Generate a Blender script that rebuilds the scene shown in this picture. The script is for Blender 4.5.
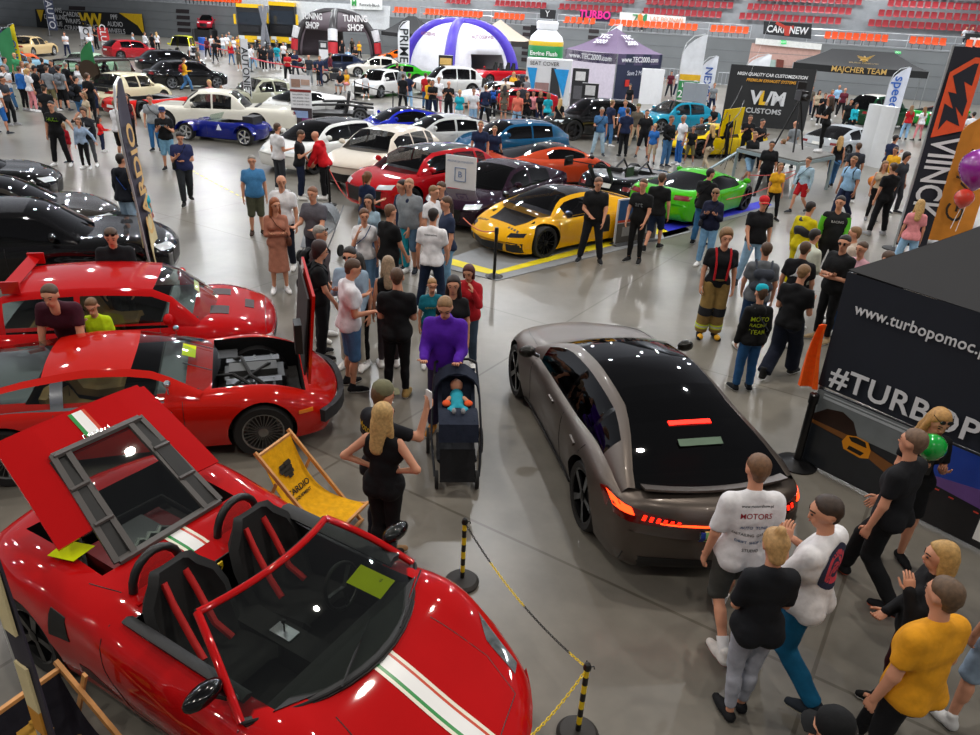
import bpy, bmesh, math, random
import numpy as np
from mathutils import Vector, Matrix
from mathutils.bvhtree import BVHTree
from mathutils.geometry import tessellate_polygon
random.seed(4)
SC = bpy.context.scene
COL = SC.collection
for o in list(bpy.data.objects): bpy.data.objects.remove(o)
# ---------------------------------------------------------------- camera
CH, CP, CF, CR = 4.70, .445, 740.0, .058
_c, _s = math.cos(CP), math.sin(CP)
FW = Vector((0, _c, -_s)); _r = Vector((1, 0, 0)); _u = Vector((0, _s, _c))
RT = _r*math.cos(CR)+_u*math.sin(CR); UP = -_r*math.sin(CR)+_u*math.cos(CR)
cam = bpy.data.cameras.new('camera'); camo = bpy.data.objects.new('camera', cam); COL.objects.link(camo)
m = Matrix((RT, UP, -FW)).transposed().to_4x4(); m.translation = (0, 0, CH); camo.matrix_world = m
cam.sensor_width = 36; cam.lens = CF/980*36; cam.clip_end = 400; cam.clip_start = .05
SC.camera = camo
def G(px, py, z=0.0):
    d = FW*CF+RT*(px-490)-UP*(py-367.5)
    t = (z-CH)/d.z
    return Vector((0, 0, CH))+d*t
# ---------------------------------------------------------------- world, lights, exposure
w = bpy.data.worlds.new('hall_light'); SC.world = w; w.use_nodes = True
nt = w.node_tree; nt.nodes.clear()
out = nt.nodes.new('ShaderNodeOutputWorld'); bg = nt.nodes.new('ShaderNodeBackground')
tc = nt.nodes.new('ShaderNodeTexCoord'); sx = nt.nodes.new('ShaderNodeSeparateXYZ'); rp = nt.nodes.new('ShaderNodeValToRGB')
nt.links.new(tc.outputs['Generated'], sx.inputs[0]); nt.links.new(sx.outputs['Z'], rp.inputs[0])
e = rp.color_ramp.elements
e[0].position = 0.0; e[0].color = (.46, .48, .52, 1); e[1].position = 1.0; e[1].color = (.075, .075, .08, 1)
x = rp.color_ramp.elements.new(.25); x.color = (.24, .25, .28, 1)
x = rp.color_ramp.elements.new(.5); x.color = (.10, .10, .11, 1)
nt.links.new(rp.outputs[0], bg.inputs[0]); bg.inputs[1].default_value = .95; nt.links.new(bg.outputs[0], out.inputs[0])
def area(x, y, z, sz, p, col=(1, .95, .88)):
    l = bpy.data.lights.new('hall_lamp', 'AREA'); l.energy = p; l.size = sz; l.color = col; l.shape = 'DISK'
    o = bpy.data.objects.new('hall_lamp', l); o.location = (x, y, z); COL.objects.link(o)
for iy in range(9):
    for ix in range(-4, 5):
        y = -3+iy*12.5
        area(ix*9+(iy % 2)*3, y, 14, .45, 265+iy*98, (1, .93, .84) if iy < 2 else (.95, .97, 1))
SC.view_settings.view_transform = 'Standard'; SC.view_settings.look = 'None'
SC.view_settings.exposure = .35; SC.view_settings.gamma = 1; SC.view_settings.use_curve_mapping = False
# ---------------------------------------------------------------- materials
MC = {}
def rgb(h):
    if isinstance(h, (tuple, list)): return tuple(h)
    h = h.lstrip('#'); v = [int(h[i:i+2], 16)/255 for i in (0, 2, 4)]
    return tuple(c/12.92 if c <= .04045 else ((c+.055)/1.055)**2.4 for c in v)
def mat(col, rough=.6, metal=0, coat=0, emit=0, var=.08, scale=6, spec=.5, bump=0):
    key = (col if isinstance(col, str) else tuple(col), rough, metal, coat, emit, var, scale, spec, bump)
    if key in MC: return MC[key]
    m = bpy.data.materials.new('surface'); m.use_nodes = True; n = m.node_tree; b = n.nodes['Principled BSDF']
    c = rgb(col); b.inputs['Roughness'].default_value = rough; b.inputs['Metallic'].default_value = metal
    b.inputs['Coat Weight'].default_value = coat; b.inputs['Coat Roughness'].default_value = .04
    b.inputs['Specular IOR Level'].default_value = spec
    if emit: b.inputs['Emission Color'].default_value = (*c, 1); b.inputs['Emission Strength'].default_value = emit
    if var:
        t = n.nodes.new('ShaderNodeTexCoord'); z = n.nodes.new('ShaderNodeTexNoise'); z.inputs['Scale'].default_value = scale; z.inputs['Detail'].default_value = 3
        r = n.nodes.new('ShaderNodeValToRGB'); r.color_ramp.elements[0].position = .3; r.color_ramp.elements[1].position = .7
        r.color_ramp.elements[0].color = (*[v*(1-var) for v in c], 1); r.color_ramp.elements[1].color = (*[min(1, v*(1+var)) for v in c], 1)
        n.links.new(t.outputs['Object'], z.inputs['Vector']); n.links.new(z.outputs['Fac'], r.inputs[0]); n.links.new(r.outputs[0], b.inputs['Base Color'])
        if bump:
            bp = n.nodes.new('ShaderNodeBump'); bp.inputs['Strength'].default_value = bump; bp.inputs['Distance'].default_value = .02
            n.links.new(z.outputs['Fac'], bp.inputs['Height']); n.links.new(bp.outputs[0], b.inputs['Normal'])
    else: b.inputs['Base Color'].default_value = (*c, 1)
    m.diffuse_color = (*c, 1); MC[key] = m; return m
def cloth(c): return mat(c, .85, var=.12, scale=14, spec=.25, bump=.35)
def paint(c, metal=0, rough=.32, coat=1.0): return mat(c, .5, metal, coat, var=.02, spec=.02)
def plastic(c, r=.4): return mat(c, r, var=.04)
def glass(t=.3, tint=(1, 1, 1)):
    key = ('glass', t, tint)
    if key in MC: return MC[key]
    m = bpy.data.materials.new('glass'); m.use_nodes = True; n = m.node_tree; n.nodes.clear()
    o = n.nodes.new('ShaderNodeOutputMaterial'); mx = n.nodes.new('ShaderNodeMixShader'); tr = n.nodes.new('ShaderNodeBsdfTransparent')
    gl = n.nodes.new('ShaderNodeBsdfGlossy'); lw = n.nodes.new('ShaderNodeLayerWeight'); lw.inputs[0].default_value = .5; pw = n.nodes.new('ShaderNodeMath'); pw.operation = 'POWER'; pw.inputs[1].default_value = 5; fr = n.nodes.new('ShaderNodeMath'); fr.operation = 'MULTIPLY_ADD'; fr.inputs[1].default_value = .9; fr.inputs[2].default_value = .05; n.links.new(lw.outputs['Facing'], pw.inputs[0]); n.links.new(pw.outputs[0], fr.inputs[0])
    tr.inputs[0].default_value = (t*tint[0], t*tint[1], t*tint[2], 1); gl.inputs[0].default_value = (1, 1, 1, 1); gl.inputs['Roughness'].default_value = .02
    n.links.new(fr.outputs[0], mx.inputs[0]); n.links.new(tr.outputs[0], mx.inputs[1]); n.links.new(gl.outputs[0], mx.inputs[2]); n.links.new(mx.outputs[0], o.inputs[0])
    m.diffuse_color = (.05, .06, .06, 1); MC[key] = m; return m
BLACK = plastic('#0c0c0e', .45); RUBBER = mat('#101011', .75); CHROME = mat('#c9ccd0', .15, 1, var=0); WHITE = plastic('#e9e9e7', .5)
GLASS = glass(.4); GLASSC = glass(.85, (.9, 1, .95)); GLASSD = glass(.06)
SKIN = mat('#c98f72', .55, var=.06, spec=.35); SKIN2 = mat('#b57c60', .55, var=.06, spec=.35)
# ---------------------------------------------------------------- objects
def tag(o, label=None, cat=None, group=None, kind=None):
    if label: o['label'] = label
    if cat: o['category'] = cat
    if group: o['group'] = group
    if kind: o['kind'] = kind
    return o
def empty(name, loc=(0, 0, 0), rz=0, label=None, cat=None, group=None):
    o = bpy.data.objects.new(name, None); COL.objects.link(o); o.location = loc; o.rotation_euler = (0, 0, rz); o.empty_display_size = .2
    return tag(o, label, cat, group)
def link(name, me, parent=None, loc=None, rz=None):
    o = bpy.data.objects.new(name, me); COL.objects.link(o)
    if parent: o.parent = parent
    if loc is not None: o.location = loc
    if rz is not None: o.rotation_euler = (0, 0, rz)
    return o
def children(o): return [c for c in bpy.data.objects if c.parent == o]
def copytree(o, kids, parent=None):
    c = o.copy(); COL.objects.link(c)
    if parent: c.parent = parent
    for k in kids.get(o.name, []): copytree(k, kids, c)
    return c
def kidmap():
    k = {}
    for o in bpy.data.objects:
        if o.parent: k.setdefault(o.parent.name, []).append(o)
    return k
class MB:
    def __init__(s): s.v = []; s.f = []; s.m = []; s.mi = 0; s.M = None
    def add(s, vs, fs, mi=None):
        b = len(s.v)
        if s.M: vs = [s.M @ Vector(v) for v in vs]
        s.v += [tuple(v) for v in vs]; s.f += [tuple(b+i for i in f) for f in fs]; s.m += [s.mi if mi is None else mi]*len(fs); return s
    def box(s, a, b, mi=None):
        (x0, y0, z0), (x1, y1, z1) = a, b
        return s.add([(x0, y0, z0), (x1, y0, z0), (x1, y1, z0), (x0, y1, z0), (x0, y0, z1), (x1, y0, z1), (x1, y1, z1), (x0, y1, z1)],
                     [(0, 3, 2, 1), (4, 5, 6, 7), (0, 1, 5, 4), (1, 2, 6, 5), (2, 3, 7, 6), (3, 0, 4, 7)], mi)
    def tube(s, pts, r, n=8, mi=None, closed=False):
        pts = [Vector(p) for p in pts]; rs = r if isinstance(r, (list, tuple)) else [r]*len(pts); N = len(pts); vs = []; fs = []
        ref = Vector((0, 0, 1)); prev = None
        for i, p in enumerate(pts):
            a = pts[(i-1) % N] if closed else pts[max(0, i-1)]; b = pts[(i+1) % N] if closed else pts[min(N-1, i+1)]
            t = (b-a).normalized() if (b-a).length > 1e-9 else Vector((0, 0, 1))
            if prev is None: u = t.orthogonal().normalized()
            else:
                u = prev-t*prev.dot(t); u = u.normalized() if u.length > 1e-6 else t.orthogonal().normalized()
            prev = u; v = t.cross(u)
            for k in range(n):
                an = 2*math.pi*k/n; vs.append(p+(u*math.cos(an)+v*math.sin(an))*rs[i])
        for i in range(N if closed else N-1):
            j = (i+1) % N
            for k in range(n): fs.append((i*n+k, i*n+(k+1) % n, j*n+(k+1) % n, j*n+k))
        if not closed: fs.append(tuple(range(n))[::-1]); fs.append(tuple(range((N-1)*n, N*n)))
        return s.add(vs, fs, mi)
    def bar(s, a, b, wx, wy, mi=None):      # rectangular bar
        a = Vector(a); b = Vector(b); t = (b-a).normalized(); u = t.cross(Vector((0, 0, 1)))
        if u.length < 1e-4: u = Vector((1, 0, 0))
        u.normalize(); v = t.cross(u); vs = []
        for p in (a, b):
            for q, w_ in ((-1, -1), (1, -1), (1, 1), (-1, 1)): vs.append(p+u*wx/2*q+v*wy/2*w_)
        return s.add(vs, [(3, 2, 1, 0), (4, 5, 6, 7), (0, 1, 5, 4), (1, 2, 6, 5), (2, 3, 7, 6), (3, 0, 4, 7)], mi)
    def lathe(s, prof, n=24, axis='z', mi=None, c=(0, 0, 0), cap=True):
        vs = []; fs = []
        for (r, h) in prof:
            for k in range(n):
                a = 2*math.pi*k/n; x, y = r*math.cos(a), r*math.sin(a)
                vs.append({'z': (x, y, h), 'x': (h, x, y), 'y': (y, h, x)}[axis])
        vs = [tuple(p[i]+c[i] for i in range(3)) for p in vs]
        for i in range(len(prof)-1):
            for k in range(n): fs.append((i*n+k, i*n+(k+1) % n, (i+1)*n+(k+1) % n, (i+1)*n+k))
        if cap: fs.append(tuple(range(n))[::-1]); fs.append(tuple(range((len(prof)-1)*n, len(prof)*n)))
        return s.add(vs, fs, mi)
    def ball(s, c, r, n=10, mi=None):
        rx, ry, rz = r if isinstance(r, (tuple, list)) else (r, r, r); vs = []; fs = []; h = n//2+1
        for i in range(1, h):
            t = math.pi*i/h
            for k in range(n):
                a = 2*math.pi*k/n; vs.append((c[0]+rx*math.sin(t)*math.cos(a), c[1]+ry*math.sin(t)*math.sin(a), c[2]+rz*math.cos(t)))
        vs += [(c[0], c[1], c[2]+rz), (c[0], c[1], c[2]-rz)]; T = len(vs)-2; B = T+1
        for i in range(h-2):
            for k in range(n): fs.append((i*n+k, (i+1)*n+k, (i+1)*n+(k+1) % n, i*n+(k+1) % n))
        for k in range(n): fs.append((T, k, (k+1) % n)); fs.append((B, (h-2)*n+(k+1) % n, (h-2)*n+k))
        return s.add(vs, fs, mi)
    def prism(s, poly, d, mi=None):          # poly: 3D planar points, d: extrusion vector
        n = len(poly); P = [Vector(p) for p in poly]; d = Vector(d); vs = P+[p+d for p in P]
        tri = [tuple(t) for t in tessellate_polygon([P])]
        fs = tri+[tuple(i+n for i in t[::-1]) for t in tri]+[(i, (i+1) % n, n+(i+1) % n, n+i) for i in range(n)]
        return s.add(vs, fs, mi)
    def sheet(s, grid, th=0, mi=None):        # grid of points [i][j], optional thickness along normals
        n = len(grid); m_ = len(grid[0]); vs = [Vector(p) for r in grid for p in r]; fs = [(i*m_+j, (i+1)*m_+j, (i+1)*m_+j+1, i*m_+j+1) for i in range(n-1) for j in range(m_-1)]
        if not th: return s.add(vs, fs, mi)
        N = []
        for i in range(n):
            for j in range(m_):
                a = vs[min(n-1, i+1)*m_+j]-vs[max(0, i-1)*m_+j]; b = vs[i*m_+min(m_-1, j+1)]-vs[i*m_+max(0, j-1)]
                q = a.cross(b); N.append(q.normalized() if q.length > 1e-9 else Vector((0, 0, 1)))
        k = len(vs); vs2 = vs+[v-nn*th for v, nn in zip(vs, N)]
        f2 = fs+[tuple(i+k for i in f[::-1]) for f in fs]
        ring = [j for j in range(m_)]+[i*m_+m_-1 for i in range(1, n)]+[(n-1)*m_+j for j in range(m_-2, -1, -1)]+[i*m_ for i in range(n-2, 0, -1)]
        for a, b in zip(ring, ring[1:]+ring[:1]): f2.append((a, b, b+k, a+k))
        return s.add(vs2, f2, mi)
    def mesh(s, mats, smooth=30, name='mesh'):
        me = bpy.data.meshes.new(name); me.from_pydata(s.v, [], s.f)
        for m_ in (mats if isinstance(mats, (list, tuple)) else [mats]): me.materials.append(m_)
        me.polygons.foreach_set('material_index', s.m)
        bm = bmesh.new(); bm.from_mesh(me); bmesh.ops.recalc_face_normals(bm, faces=bm.faces); bm.to_mesh(me); bm.free()
        if smooth:
            me.polygons.foreach_set('use_smooth', [True]*len(me.polygons)); me.set_sharp_from_angle(angle=math.radians(smooth))
        me.update(); return me
    def build(s, name, mats, parent=None, smooth=30, loc=None, rz=None):
        return link(name, s.mesh(mats, smooth, name), parent, loc, rz)
SHP = {'●': (28, 0), '▲': (3, math.pi/2), '◆': (4, 0)}
def text_mesh(txt, size, mats, ext=.002, bold=0, align='CENTER', shear=0, sx=1.0, space=1.0):
    if txt in SHP:
        n_, a0 = SHP[txt]; mb = MB(); vs = [(0, 0, 0)]+[(size/2*r/4*math.cos(a0+2*math.pi*k/n_), size/2*r/4*math.sin(a0+2*math.pi*k/n_), 0) for r in range(1, 5) for k in range(n_)]
        mb.add(vs, [(0, 1+k, 1+(k+1) % n_) for k in range(n_)]+[(1+r*n_+k, 1+(r+1)*n_+k, 1+(r+1)*n_+(k+1) % n_, 1+r*n_+(k+1) % n_) for r in range(3) for k in range(n_)]); return mb.mesh(mats, 0)
    cu = bpy.data.curves.new('text', 'FONT'); cu.body = txt; cu.size = size; cu.extrude = ext; cu.offset = bold*size; cu.align_x = align; cu.align_y = 'CENTER'; cu.shear = shear; cu.space_character = space; cu.resolution_u = 3
    o = bpy.data.objects.new('text', cu); COL.objects.link(o)
    dg = bpy.context.evaluated_depsgraph_get(); me = bpy.data.meshes.new_from_object(o.evaluated_get(dg)); bpy.data.objects.remove(o)
    me.materials.clear(); me.materials.append(mats)
    if sx != 1.0:
        for v in me.vertices: v.co.x *= sx
    return me
def frame(o, origin, xdir, ydir):             # put object's XY plane at origin with given axes
    x = Vector(xdir).normalized(); z = x.cross(Vector(ydir)).normalized(); y = z.cross(x)
    m = Matrix((x, y, z)).transposed().to_4x4(); m.translation = origin; return m
def text(name, txt, size, m_, parent, origin, xdir, ydir, **k):
    me = text_mesh(txt, size, m_, **k); o = link(name, me, parent); o.matrix_local = frame(o, origin, xdir, ydir); return o
# ---------------------------------------------------------------- cars
CARS = []
NUDGE = {'silver-white coupe behind': (-.1, .5), 'orange supercar': (-.15, .1), 'bright green supercar': (.12, -.12), 'white sedan with dark': (-1.2, 4.6), 'dark blue convertible': (-2.7, 5.3), 'dark blue sedan': (2.8, .7), 'small white hatchback facing': (-.3, -.1),
         'low white sports': (.25, 1.3), 'low red open': (.95, -.5), 'pale blue vintage': (-1.6, -.8), 'mint green': (.9, 2.2), 'bright green and black': (1.7, 1.2), 'dark purple': (.05, -.08), 'white hatchback with a black': (-.25, 0)}
def pchip(pts, x):
    pts = [p for i, p in enumerate(sorted(pts, key=lambda p: p[0])) if i == 0 or p[0]-sorted(pts, key=lambda p: p[0])[i-1][0] > 1e-3]
    X = [p[0] for p in pts]; Y = [p[1] for p in pts]; n = len(X)
    if x <= X[0]: return Y[0]
    if x >= X[-1]: return Y[-1]
    h = [X[i+1]-X[i] for i in range(n-1)]; d = [(Y[i+1]-Y[i])/h[i] for i in range(n-1)]
    def sl(i):
        if i == 0: return d[0]
        if i == n-1: return d[-1]
        if d[i-1]*d[i] <= 0: return 0
        a = 2*h[i]+h[i-1]; b = h[i]+2*h[i-1]; return (a+b)/(a/d[i-1]+b/d[i])
    i = max(k for k in range(n-1) if X[k] <= x); t = (x-X[i])/h[i]; m0, m1 = sl(i)*h[i], sl(i+1)*h[i]
    return (2*t**3-3*t*t+1)*Y[i]+(t**3-2*t*t+t)*m0+(-2*t**3+3*t*t)*Y[i+1]+(t**3-t*t)*m1
def lerp(a, b, t): return a+(b-a)*t
def wheel_meshes(R, wd, style, rimm, tyrem=None, rr=.7):
    key = ('wheel', R, wd, style, rimm.name, rr)
    if key in MC: return MC[key]
    t = MB(); a = wd/2; ri = R*rr
    t.lathe([(ri, -a*.9), (R*.93, -a), (R*.985, -a*.8), (R, -a*.4), (R, a*.4), (R*.985, a*.8), (R*.93, a), (ri, a*.9), (ri*.97, a*.5), (ri*.97, -a*.5), (ri, -a*.9)], 28, 'x', cap=False)
    r = MB()   # outside is +x
    r.lathe([(ri*1.0, a*.92), (ri*.93, a*.86), (ri*.90, a*.2), (ri*.9, -a*.8), (.02, -a*.8)], 28, 'x', cap=False)
    r.lathe([(.16*R/.33, -a*.1), (.16*R/.33, a*.05), (.02, a*.06)], 20, 'x', mi=1, cap=False)
    if style == 'disc':
        r.lathe([(ri*.95, a*.8), (ri*.6, a*1.02), (ri*.25, a*.95), (ri*.2, a*1.1), (.005, a*1.12)], 28, 'x')
    else:
        n, w0, w1 = {'five': (5, .05, .075), 'multi': (15, .012, .02), 'ten': (10, .02, .03), 'six': (6, .05, .06), 'twin': (14, .012, .022), 'wire': (26, .005, .006), 'four': (8, .035, .05)}[style]
        for k in range(n):
            an = 2*math.pi*k/n+(.12 if style == 'twin' and k % 2 else 0); c_, s_ = math.cos(an), math.sin(an)
            def P(rad, tt, x): return (x, rad*c_-tt*s_, rad*s_+tt*c_)
            i0, i1 = .04, ri*.95; f0, f1 = a*.82, a*.86; th = .025
            r.add([P(i0, -w0/2, f0), P(i0, w0/2, f0), P(i1, w1/2, f1), P(i1, -w1/2, f1), P(i0, -w0/2, f0-th), P(i0, w0/2, f0-th), P(i1, w1/2, f1-th), P(i1, -w1/2, f1-th)],
                  [(0, 1, 2, 3), (0, 4, 5, 1), (1, 5, 6, 2), (2, 6, 7, 3), (3, 7, 4, 0)])
        r.lathe([(.055, a*.6), (.055, a*.88), (.035, a*.93), (.005, a*.94)], 16, 'x')
    res = (t.mesh(tyrem or RUBBER, 40, 'wheel'), r.mesh([rimm, mat('#3a3a3c', .4, .6)], 35, 'rim')); MC[key] = res; return res
DEF = dict(L=4.5, W=1.82, H=1.4, wb=2.65, fo=.9, R=.34, tw=.24, clear=.16, belt=.9, bow=(.28, .16), fend=.03, crown=.04,
           hood=.78, deck=.98, nose=.55, gh=(1.35, 2.15, 3.5, 4.2), rw=.60, wins=((1.6, 2.55), (2.65, 3.6)), flare=.02, tuck=.93)
def make_car(name, label, pose, P=None, group=None, **kw):
    S = dict(DEF); S.update(kw); L, W, H, wb, fo, R = (S[k] for k in ('L', 'W', 'H', 'wb', 'fo', 'R'))
    x0, y0, hd = pose
    for k_, (dx, dy) in NUDGE.items():
        if label.startswith(k_): x0 += dx; y0 += dy
    root = empty(name, (x0, y0, 0), hd, label, S.get('cat', 'car'), group or S.get('grp'))
    P = P or paint('#888888'); P2 = S.get('roofm') or P; trimm = S.get('trim', BLACK); yn = wb/2+fo
    g0, g1, g2, g3 = S['gh']; bl = S['belt']; hd_, dk, ns = S['hood'], S['deck'], S['nose']
    top = S.get('top') or [(0, ns-.02), (.02, ns+.02), (.12, ns+.1), (.4, lerp(ns+.1, hd_, .6)), (.8, hd_), (g0, bl-.02), (g0+.25, bl), (g3-.1, max(bl, dk-.02)), (g3+.1, dk), (L-.15, dk-.03), (L-.05, dk-.12), (L, dk-.3)]
    cl = S['clear']; bot = S.get('bot') or [(0, ns-.06), (.03, cl+.12), (.12, cl+.03), (.5, cl), (L-.5, cl), (L-.14, cl+.06), (L-.03, cl+.2), (L, dk-.36)]
    hw = W/2; wid = S.get('wid') or [(0, hw*.84), (.15, hw*.90), (.5, hw*.97), (fo, hw), (fo+.7, hw*.975), (L/2, hw*.97), (L-1.4, hw*.98), (L-.85, hw), (L-.4, hw*.97), (L-.1, hw*.9), (L, hw*.86)]
    bf, br = S['bow']; fx = (fo, fo+wb)
    def warp(s, y):
        k = (y/hw)**2; a = max(0, 1-s/1.3)**2; b = max(0, 1-(L-s)/1.0)**2; return s+bf*k*a-br*k*b
    def zt(s): return pchip(top, s)
    def wdt(s): return pchip(wid, s)
    NS = 54; ss = [L*(1-math.cos(math.pi*i/NS))/2 for i in range(NS+1)]
    ux = [0, .8, .95, .985, 1, .995, .975, .93, .86, .76, .62, .45, .22, 0]
    tk = S['tuck']
    def section(s):
        a, b = pchip(bot, s), zt(s); b = max(b, a+.004); h = b-a; w_ = wdt(s); pts = []
        cr = min(S['crown'], h*.3); sh = b-cr-min(.06, h*.15)
        zz = [a, a, a+.05*h, a+.22*h, a+.45*h, a+.66*h, lerp(a, sh, .93)]
        zz = [a, a, lerp(a, sh, .07), lerp(a, sh, .28), lerp(a, sh, .55), lerp(a, sh, .78), lerp(a, sh, .93), lerp(sh, b, .15), lerp(sh, b, .42)]
        uu = [0, .82, tk, tk+(1-tk)*.6, 1, 1, .985, .95, .9]
        for u in (.8, .66, .48, .25, 0): uu.append(u); zz.append(b-cr*(u**2.2)*.8)
        for u, z in zip(uu, zz):
            y = u*w_
            fb = 0
            if u > .3 and z > a+.5*h:
                for f, am in zip(fx, (S['fend'], S.get('rfend', S['fend']))): fb += am*math.exp(-((s-f)/.5)**2)*math.exp(-((u-.8)/.17)**2)
            if u > .7:
                fl = sum(S['flare']*math.exp(-((s-f)/(R+.18))**4) for f in fx); y += fl*min(1, max(0, 1-abs(z-R-.15)/.55))
            pts.append((y, z+fb))
        return pts
    b = MB(); n = None; rows = []
    for s in ss:
        pr = section(s); n = len(pr); ring = []
        for k, (y, z) in enumerate(pr): ring.append((y, yn-warp(s, y), z))
        for (y, z) in pr[-2:0:-1]: ring.append((-y, yn-warp(s, y), z))
        rows.append(ring)
    m_ = len(rows[0]); vs = [p for r in rows for p in r]; fs = []; ms = []
    for i in range(NS):
        for k in range(m_):
            q = (k+1) % m_; fs.append((i*m_+k, i*m_+q, (i+1)*m_+q, (i+1)*m_+k))
            s = (ss[i]+ss[i+1])/2; kk = min(k, m_-1-k); zc = rows[i][k][2]
            mi = 0
            if kk < (2 if .35 < s < L-.3 else 0): mi = 1
            if kk >= 9 and g0+.12 < s < g3-.12 and not S.get('pickup'): mi = 1
            if S.get('rfront') and s < .10 and kk < 4: mi = 1
            ms.append(mi)
    fs.append(tuple(range(m_))); ms.append(0); fs.append(tuple(NS*m_+k for k in range(m_))[::-1]); ms.append(0)
    b.v = vs; b.f = fs; b.m = ms
    me = b.mesh([P, trimm], 40, 'body'); body = link('body', me, root)
    # wheel arches (and open bays) cut into the shell
    cut = MB()
    if not S.get('noarch'):
        for f in fx:
            for sd in (-1, 1):
                xa, xb = sd*(hw-S['tw']-.12), sd*(hw+.3); ar = R+S.get('gap', .045); yy = yn-f
                cut.lathe([(ar, min(xa, xb)), (ar, max(xa, xb))], 32, 'x', c=(0, yy, R+S.get('archz', .01)))
    if not S.get('open') and not S.get('noseat'): cut.box((-hw+.17, yn-S['gh'][2]-.15, .30), (hw-.17, yn-g0-.42, 2))
    for (ax, ay, az, bx, by, bz) in S.get('cuts', ()): cut.box((ax, ay, az), (bx, by, bz))
    if cut.v:
        co = cut.build('cutter', [trimm], smooth=30)
        mo = body.modifiers.new('b', 'BOOLEAN'); mo.object = co; mo.solver = 'EXACT'; mo.operation = 'DIFFERENCE'
        try: mo.material_mode = 'TRANSFER'
        except Exception: pass
        co.parent = root
        dg = bpy.context.evaluated_depsgraph_get(); dg.update(); nm = bpy.data.meshes.new_from_object(body.evaluated_get(dg)); body.modifiers.clear()
        nm.set_sharp_from_angle(angle=math.radians(40)); body.data = nm; bpy.data.objects.remove(co)
    me = body.data; tree = BVHTree.FromPolygons([v.co.copy() for v in b_v(me)], [tuple(p.vertices) for p in me.polygons])
    car = dict(root=root, body=body, S=S, yn=yn, tree=tree, P=P, hw=hw)
    # greenhouse
    if not S.get('open'):
        wins = S['wins']; br_ = sorted(set([g0, g1, g2, g3]+[v for w2 in wins for v in w2])); st = []
        for a, c in zip(br_, br_[1:]):
            k = max(1, int((c-a)/.16)); st += [lerp(a, c, i/k) for i in range(k)]
        st.append(br_[-1]); rw = S['rw']; zb0 = lambda s: section(s)[8][1]-.02
        roof = S.get('roof') or [(g0, None), (g1, H-.03), ((g1+g2)/2, H), (g2, H-.05), (g3, None)]
        roof = [(s, zt(s)-.005 if z is None else z) for s, z in roof]
        wslope = lambda s: pchip(roof, s)
        def gsec(s):
            zb = zb0(s); yb = wdt(s)*S.get('inset', .93); zr = max(wslope(s), zb+.002); q = min(1, max(0, (zr-zb)/(H-.08-zb)))
            yt = lerp(yb*.99, rw, q**1.1); pts = []; cr = .05*q
            for t in (0, .10, .36, .62, .86): pts.append((lerp(yb, yt, t)+.035*q*math.sin(math.pi*t), lerp(zb, zr-cr, t)))
            for u in (1, .93, .75, .5, .25, 0): pts.append((yt*u, zr-cr*(u**2.4)-(.012*q if u == 1 else 0)))
            return pts
        def gw(s, y):
            a = max(0, 1-(s-g0)/(g1-g0+.3)) if s > g0 else 1; c = max(0, 1-(g3-s)/(g3-g2+.3))
            yb = hw*.9; return s-S.get('wbow', .22)*a*(1-(y/yb)**2)+S.get('rbow', .12)*c*(1-(y/yb)**2)
        parts = {}; R2 = [gsec(s) for s in st]; K = len(R2[0])
        def addq(key, q, mi=0):
            parts.setdefault(key, MB()).add(q, [(0, 1, 2, 3)], mi)
        for i in range(len(st)-1):
            s0, s1 = st[i], st[i+1]; sm = (s0+s1)/2; win = next((j for j, w2 in enumerate(wins) if w2[0] <= sm <= w2[1]), None)
            for k in range(K-1):
                for sd in (1, -1):
                    q = [(sd*y, yn-gw(s, y), z) for s, (y, z) in ((s0, R2[i][k]), (s0, R2[i][k+1]), (s1, R2[i+1][k+1]), (s1, R2[i+1][k]))]
                    side = k < 4
                    if side:
                        if 1 <= k <= 3 and win is not None: key = ('side_window', win, sd)
                        elif k == 0 and win is not None: key = ('trim', 0, 0)
                        elif S.get('blackpil') and wins[0][0] < sm < wins[-1][1]: key = ('trim', 0, 0)
                        else: key = ('frame', 0, 0)
                    elif sm < g1: key = ('windshield', 0, 0) if k > 5 - (S.get('apil', 0)) else ('frame', 0, 0)
                    elif sm > g2: key = (('rear_window', 0, 0) if k > 5 else ('frame', 0, 0)) if not S.get('norear') else ('frame', 0, 0)
                    else: key = ('roofglass' if S.get('pano') else 'roof', 0, 0) if k > 5 else ('frame', 0, 0)
                    addq(key, q)
        gm = S.get('glassm', GLASS)
        for key, mb in parts.items():
            nme = {'frame': 'window_frame', 'trim': 'window_trim', 'roofglass': 'glass_roof'}.get(key[0], key[0])
            mt = {'frame': P, 'trim': S.get('wtrim', mat('#040405', .12, var=0)), 'roof': P2, 'roofglass': GLASSD}.get(key[0], gm)
            bm = bmesh.new(); me2 = mb.mesh(mt, 40, nme); bm.from_mesh(me2); bmesh.ops.remove_doubles(bm, verts=bm.verts, dist=.0006)
            bmesh.ops.recalc_face_normals(bm, faces=bm.faces)
            for f in bm.faces: f.smooth = True
            bm.to_mesh(me2); bm.free()
            if key[0] == 'frame': me2.set_sharp_from_angle(angle=math.radians(50))
            link(nme, me2, root)
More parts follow.
